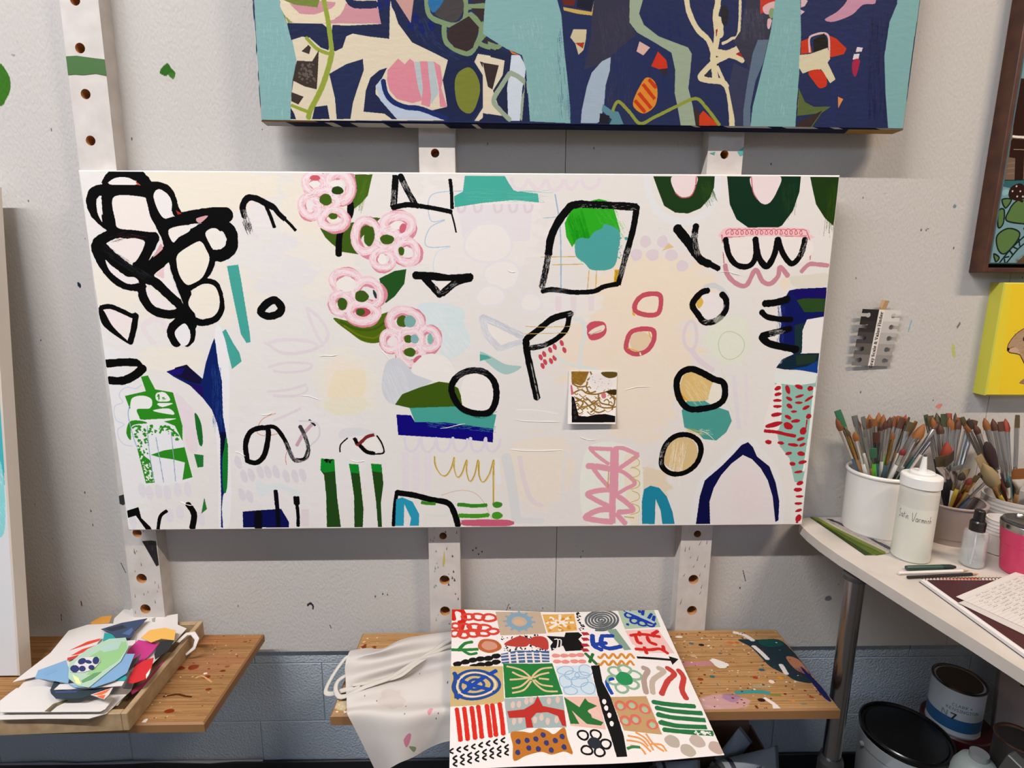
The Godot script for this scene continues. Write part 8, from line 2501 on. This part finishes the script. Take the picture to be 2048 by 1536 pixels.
	c.s("2c7042",19.3,[827,581,891,598,1013,619],0)
	c.s("2c7042",18.9,[825,615,888,634,1005,650],0)
	c.s("2c7042",18.6,[830,647,894,659,1021,676],0)
	c.n("e4dedb",[952,662,1014,667,1007,683,945,678],20,2.8,6.6)
	c.e("b0a89c",848,697,29.2,25.5,0.60)
	c.e("b3a99c",894,738,28.7,25.0,0.60)
	c.e("b8aaa0",944,705,29.6,25.8,0.60)
	c.e("b8a398",1006,737,29.4,25.7,0.60)

func shelf_r_art(c: Pic) -> void:
	c.f("23323a",[913,46,959,47,1011,48,1023,99,1022,198,1010,231,978,221,966,197,945,167,938,125,931,81],1)
	c.f("1e4a46",[965,47,1005,48,1014,71,979,82,959,70],1)
	c.f("b0765a",[997,126,1021,137,1020,198,997,178],1)
	c.f("1d2350",[1013,168,1021,208,1024,255,1021,298,1012,290,1010,236],1)
	c.k("2a1a4a",25.0,[1008,168,1017,203],30,20)
	c.s("dcd6d0",12.5,[913,10,934,22,948,52],0)
	c.s("dcd6d0",11.7,[939,75,946,104,951,136],0)
	c.s("dcd6d0",10.9,[972,157,969,197],0)
	c.s("dcd6d0",10.9,[820,134,831,165,848,155,827,139],0)
	c.s("dcd6d0",9.4,[885,283,897,304,901,321],0)
	c.f("dcd8d2",[822,129,839,139,851,155,835,170,821,160],1)
	c.f("dcd8d2",[896,304,905,315,899,325,890,321],1)
	c.s("b87a86",16.3,[746,150,783,151,812,150],0)
	c.s("3f8a86",13.1,[833,264,864,261,890,263,904,268],0)
	c.s("7a7a3a",8.8,[902,272,925,275],0)
	c.s("c8965a",4.6,[890,57,897,75],0)
	c.b("c49aa2",797,298,56,31,0.80)
	c.b("c8a0a8",751,322,41,20,0.70)
	c.b("8a6a9a",816,282,21,18,0.60)
	c.e("c9a0b4",938,330,8.3,6.9,0.00)
	c.b("9aa08a",899,239,23,9,0.50)
	c.e("dcd6ce",772,30,9.1,5.2,0.00)
	c.e("4c6670",794,62,6.1,5.0,0.00)
	c.e("1c2026",816,69,6.6,5.4,0.00)
	c.e("dcd6ce",832,73,3.9,2.9,0.00)
	c.e("4c6264",849,108,4.8,3.4,0.00)
	c.e("2f5866",920,179,7.0,5.2,0.00)
	c.e("8a3a1e",772,213,6.6,5.5,0.00)
	c.e("3c6660",801,203,5.8,5.6,0.00)
	c.e("9a3a20",895,208,6.3,5.6,0.00)
	c.e("b0602e",905,60,5.7,5.1,0.00)
	c.e("b8683a",889,60,8.5,5.8,0.00)
	c.e("dcd0c4",924,225,6.2,6.8,0.00)
	c.e("c98a30",949,211,7.3,5.0,0.00)
	c.e("9a3c22",986,283,5.0,3.5,0.00)
	c.e("2a2020",877,291,8.0,6.3,0.00)
	c.e("d08040",942,293,4.0,4.0,0.00)
	c.e("b9a27a",783,117,6.8,6.1,0.00)
	c.e("6a7a70",960,306,6.6,2.3,0.00)
	c.n("d2ccc4",[753,7,1021,9,1023,319,725,322],60,0.9,2.8)
	c.n("6a2a16",[753,7,1021,9,1023,319,725,322],80,0.9,3.3)
	c.n("26221e",[753,7,1021,9,1023,319,725,322],50,0.9,2.1)
	c.n("3c6264",[753,7,1021,9,1023,319,725,322],14,1.2,2.8)
	c.n("dcc8a0",[-2,0,42,0,43,76,4,70],5,1.9,4.2)
	c.n("7a3a1a",[0,53,39,53,41,81,9,81],9,3.1,7.0)
	c.b("cfc8a8",16,291,20,20,0.70)
	c.n("dcd6ce",[-4,270,22,270,29,316,4,315],12,1.4,3.5)

func shelf_l_art(c: Pic) -> void:
	c.e("7a2f16",893,174,9.3,9.5,0.00)
	c.e("7a2f16",920,169,11.5,12.5,0.00)
	c.e("7a3418",966,216,7.9,8.4,0.00)
	c.e("dcd8d2",957,199,4.5,4.6,0.00)
	c.e("7c2f12",942,358,10.1,8.0,0.00)
	c.e("7c3818",989,271,6.5,6.0,0.00)
	c.e("dcd6ce",909,396,4.4,10.1,0.00)
	c.e("6a6a5a",889,234,6.8,6.2,0.00)
	c.e("6c3012",991,188,6.4,5.0,0.00)
	c.e("8a4a3a",994,167,5.5,5.1,0.00)
	c.e("dccab8",1024,410,3.9,4.0,0.00)
	c.e("5a4a2a",995,40,4.9,4.1,0.00)
	c.e("96824a",881,276,11.5,8.0,0.00)
	c.s("4a2c14",6.5,[906,300,931,291,952,299,966,302],0)
	c.s("c99a68",4.4,[944,221,953,210,985,239],0)
	c.b("9a5a48",958,145,70,56,0.25)
	c.b("a8623e",917,28,103,31,0.30)
	c.n("d6cac0",[864,-1,1009,2,1024,399,889,400],30,0.8,2.1)
	c.n("6c2c12",[864,-1,1009,2,1024,399,889,400],40,1.1,3.2)

func frame_art(c: Pic) -> void:
	c.f("6d8d94",[-146,676,100,673,238,1383,-25,1384],0)
	c.f("6a5748",[-33,712,314,707,380,1014,-3,1018],0)
	c.s("7c6856",4.1,[2,948,68,944,238,945],0)
	c.s("7c6856",4.1,[5,967,72,963,242,965],0)
	c.s("7c6856",4.1,[9,987,76,983,246,984],0)
	c.f("2c1a14",[-19,637,93,636,133,842,4,844],0)
	c.f("2a1a14",[6,855,61,858,62,901,79,1021,44,1023,30,928,4,925,2,863],0)
	c.s("d8d4cc",8.1,[4,847,30,849,76,851],0)
	c.s("8a7464",3.2,[17,895,59,896],0)
	c.f("2f5a60",[1,1012,292,1002,298,1031,44,1044,0,1036],0)
	c.s("14211f",3.3,[3,1012,47,1011,123,1007],0)
	c.f("7fa4ac",[-1,1054,19,1046,31,1061,7,1070],1)
	c.f("526e3e",[5,1086,43,1085,25,1118],1)
	c.s("14211f",5.8,[5,1086,43,1085,25,1118],1)
	c.f("526e3e",[42,1126,63,1093,102,1080,182,1096,180,1173,44,1170],1)
	c.s("14211f",5.8,[42,1126,63,1093,102,1080,182,1096,180,1173,44,1170],1)
	c.f("526e3e",[-3,1131,20,1125,26,1178,8,1194],1)
	c.s("14211f",5.8,[-3,1131,20,1125,26,1178,8,1194],1)
	c.f("526e3e",[9,1228,48,1198,97,1210,98,1243,56,1297,23,1281],1)
	c.s("14211f",5.9,[9,1228,48,1198,97,1210,98,1243,56,1297,23,1281],1)
	c.f("526e3e",[8,1299,33,1313,22,1330],1)
	c.s("14211f",6.0,[8,1299,33,1313,22,1330],1)
	c.f("526e3e",[205,1104,268,1095,302,1155,232,1176],1)
	c.s("14211f",5.9,[205,1104,268,1095,302,1155,232,1176],1)
	c.f("526e3e",[116,1197,184,1193,184,1238],1)
	c.s("14211f",5.9,[116,1197,184,1193,184,1238],1)
	c.e("2a1814",62,1057,35.2,33.1,0.00)
	c.e("b8b4aa",42,1053,3.7,3.7,0.00)
	c.e("b8b4aa",55,1034,3.7,3.7,0.00)
	c.e("b8b4aa",74,1053,3.7,3.7,0.00)
	c.e("b8b4aa",65,1073,3.7,3.7,0.00)
	c.e("b8b4aa",88,1073,3.7,3.7,0.00)
	c.s("2a1814",10.0,[68,1081,92,1093],0)
	c.s("14211f",6.0,[30,1347,78,1276,129,1222],0)
	c.s("14211f",6.0,[60,1347,105,1280,142,1246],0)
	c.s("14211f",6.0,[54,1313,75,1309],0)
	c.s("14211f",6.0,[71,1284,87,1300],0)
	c.s("14211f",6.0,[86,1271,105,1279],0)
	c.s("14211f",5.9,[102,1238,111,1267],0)
	c.s("14211f",6.0,[64,1342,55,1317],0)
	c.f("5a4630",[99,1344,143,1296,221,1295,231,1349],0)
	c.k("3a2c1c",34.4,[106,1333,146,1312],30,20)

func animal_art(c: Pic) -> void:
	c.f("d3c038",[-72,-10,30,-7,43,254,57,516,-4,516],0)
	c.f("a2866a",[58,295,63,268,88,227,123,200,190,182,287,208,360,344,285,437,184,395,153,368,133,336,120,322,77,316,64,305],0)
	c.f("b89a80",[64,295,100,290,122,313,117,320,76,314],1)
	c.f("8a6a50",[155,191,171,133,211,150,213,208],1)
	c.s("5a4030",3.7,[60,295,64,267,89,227,124,200],0)
	c.s("4a3024",4.6,[63,299,74,313,119,322,133,336,155,368],0)
	c.s("5a4030",2.8,[68,295,90,286],0)
	c.e("2a1814",65,299,6.5,8.3,0.00)
	c.e("1c1410",134,249,9.2,11.9,0.00)
	c.f("8c6e54",[146,455,167,436,214,432,206,465,154,461],1)
	c.k("8a6e54",119.6,[96,272,141,263,258,299],90,26)
	c.k("c4a88c",119.8,[98,281,144,281,264,326],60,24)

func print_art(c: Pic) -> void:
	c.f("8a6426", [10, 4, 80, 4, 66, 44, 50, 62, 12, 50], 0)
	c.k("b89454", 50.0, [20, 12, 60, 50], 24, 20)
	for q in [[14, 52, 40, 66, 70, 62, 74, 44], [70, 62, 84, 90, 110, 84], [20, 92, 50, 78, 74, 92, 110, 96, 150, 86], [30, 110, 60, 130, 40, 160], [60, 120, 90, 150, 120, 170, 150, 160], [50, 150, 90, 140, 120, 120], [90, 170, 110, 150, 84, 120, 70, 110], [120, 96, 130, 130, 170, 140], [160, 90, 186, 120, 176, 160], [20, 130, 50, 120], [100, 130, 140, 150, 180, 150], [74, 40, 90, 20, 84, 4]]:
		c.s("86652c", 6.0, q)
	c.rng.seed = 3
	for i in 34:
		var x := c.rng.randf_range(18, 180)
		var y := c.rng.randf_range(66, 176)
		var d := c.rng.randf_range(8, 20)
		c.s("86652c" if i % 3 else "a68650", c.rng.randf_range(2.0, 5.0), [x, y, x + d, y + d * (0.8 if i % 2 else -0.7), x + d * 1.8, y + d * 0.3])
	c.f("e0dad6", [86, 20, 120, 14, 160, 30, 176, 56, 150, 76, 110, 78, 88, 56])
	c.n("6a6a8a", [90, 20, 160, 30, 176, 56, 110, 78], 18, 0.8, 2.0)
	c.f("5a4a1c", [130, 6, 188, 6, 188, 24, 160, 30, 136, 20])
	c.f("3a2e12", [150, 84, 190, 76, 190, 98, 168, 96])
	c.f("c8707c", [132, 94, 148, 92, 150, 110, 136, 112])
	c.f("c2616c", [8, 58, 14, 60, 22, 96, 12, 100], 0)
	c.f("100e10", [14, 104, 24, 110, 34, 150, 44, 184, 80, 186, 110, 178, 150, 176, 190, 184, 190, 210, 16, 210], 0)
	for i in 4:
		c.e("2a2424", 22 + i * 3, 130 + i * 20, 6, 8)
	c.f("dedad6", [0, 0, 8, 0, 10, 216, 0, 216], 0)
	c.f("dedad6", [0, 211, 192, 209, 192, 216, 0, 216], 0)

func card_art(c: Pic) -> void:
	c.f("4a5a1e", [0, 0, 40, 0, 60, 60, 130, 120, 150, 160, 0, 160], 0)
	c.f("6f7a34", [10, 0, 44, 0, 80, 60, 170, 150, 150, 160, 90, 110], 0)
	c.f("2c3a14", [0, 20, 20, 20, 40, 100, 70, 160, 0, 160], 0)
	c.k("9aa05a", 60.0, [30, 10, 70, 80, 140, 150], 30, 30)
	c.f("b9a89c", [60, 0, 120, 20, 200, 100, 190, 140, 110, 70], 0)
	for q in [[110, 10, 150, 30, 170, 60, 140, 50], [150, 50, 190, 70, 215, 110, 180, 90], [190, 100, 230, 120, 245, 150, 210, 140], [90, 0, 130, 8, 120, 26, 100, 18]]:
		c.f("30343c", q)
	c.k("2a2e36", 60.0, [100, 10, 150, 60, 220, 130], 70, 26)
	c.k("7f8c9c", 50.0, [140, 50, 190, 90, 240, 140], 60, 24)
	c.k("d8d2cc", 50.0, [120, 30, 170, 80, 230, 140], 40, 22)

func varnish_art(c: Pic) -> void:
	# handwriting in black marker: Satin Varnish; the label side lies at the middle of the picture
	var l := [
		[30, -18, 18, -22, 10, -10, 22, 0, 30, 12, 18, 22, 8, 16],
		[52, 2, 42, 0, 40, 16, 52, 16, 54, 0, 56, 20], [70, -16, 68, 20], [62, -2, 78, -4], [86, 2, 86, 20], [86, -8, 87, -9], [94, 20, 96, 2, 104, 2, 108, 20],
		[140, -24, 152, 24, 172, -30], [190, 4, 178, 4, 176, 20, 190, 20, 192, 4, 194, 22], [204, 22, 204, 4, 214, 4], [220, 22, 222, 6, 230, 6, 230, 20, 234, 6, 242, 6, 243, 22], [252, 22, 252, 6, 262, 8, 264, 22], [274, 6, 274, 22], [274, -6, 275, -7], [292, 6, 282, 6, 292, 16, 282, 22], [302, -18, 302, 22, 304, 8, 314, 8, 312, 22]]
	for q in l:
		var g: Array = []
		for i in range(0, q.size(), 2):
			g.append(372 + q[i] * 0.95)
			g.append(200 + q[i + 1] * 1.15 + q[i] * 0.03)
		c.s("22242a", 3.4, g)
	c.s("8a8a88", 1.6, [356, 168, 384, 168, 384, 232, 356, 232], 1)

func note_art(c: Pic) -> void:
	for i in 26:
		c.s("a8a6aa", 1.3, [0, 40 + i * 22, 256, 40 + i * 22, 512, 40 + i * 22])
	c.rng.seed = 5
	for i in 24:
		var x := 40.0 + c.rng.randf_range(0, 60)
		var y := 52.0 + i * 22
		while x < 440:
			var g: Array = []
			var n := c.rng.randi_range(3, 7)
			for k in n * 2:
				g.append(x + k * 5)
				g.append(y - (8 if k % 2 else 0) * c.rng.randf_range(0.3, 1.2))
			c.s("4a4648", 1.4, g)
			x += n * 10 + c.rng.randf_range(10, 22)
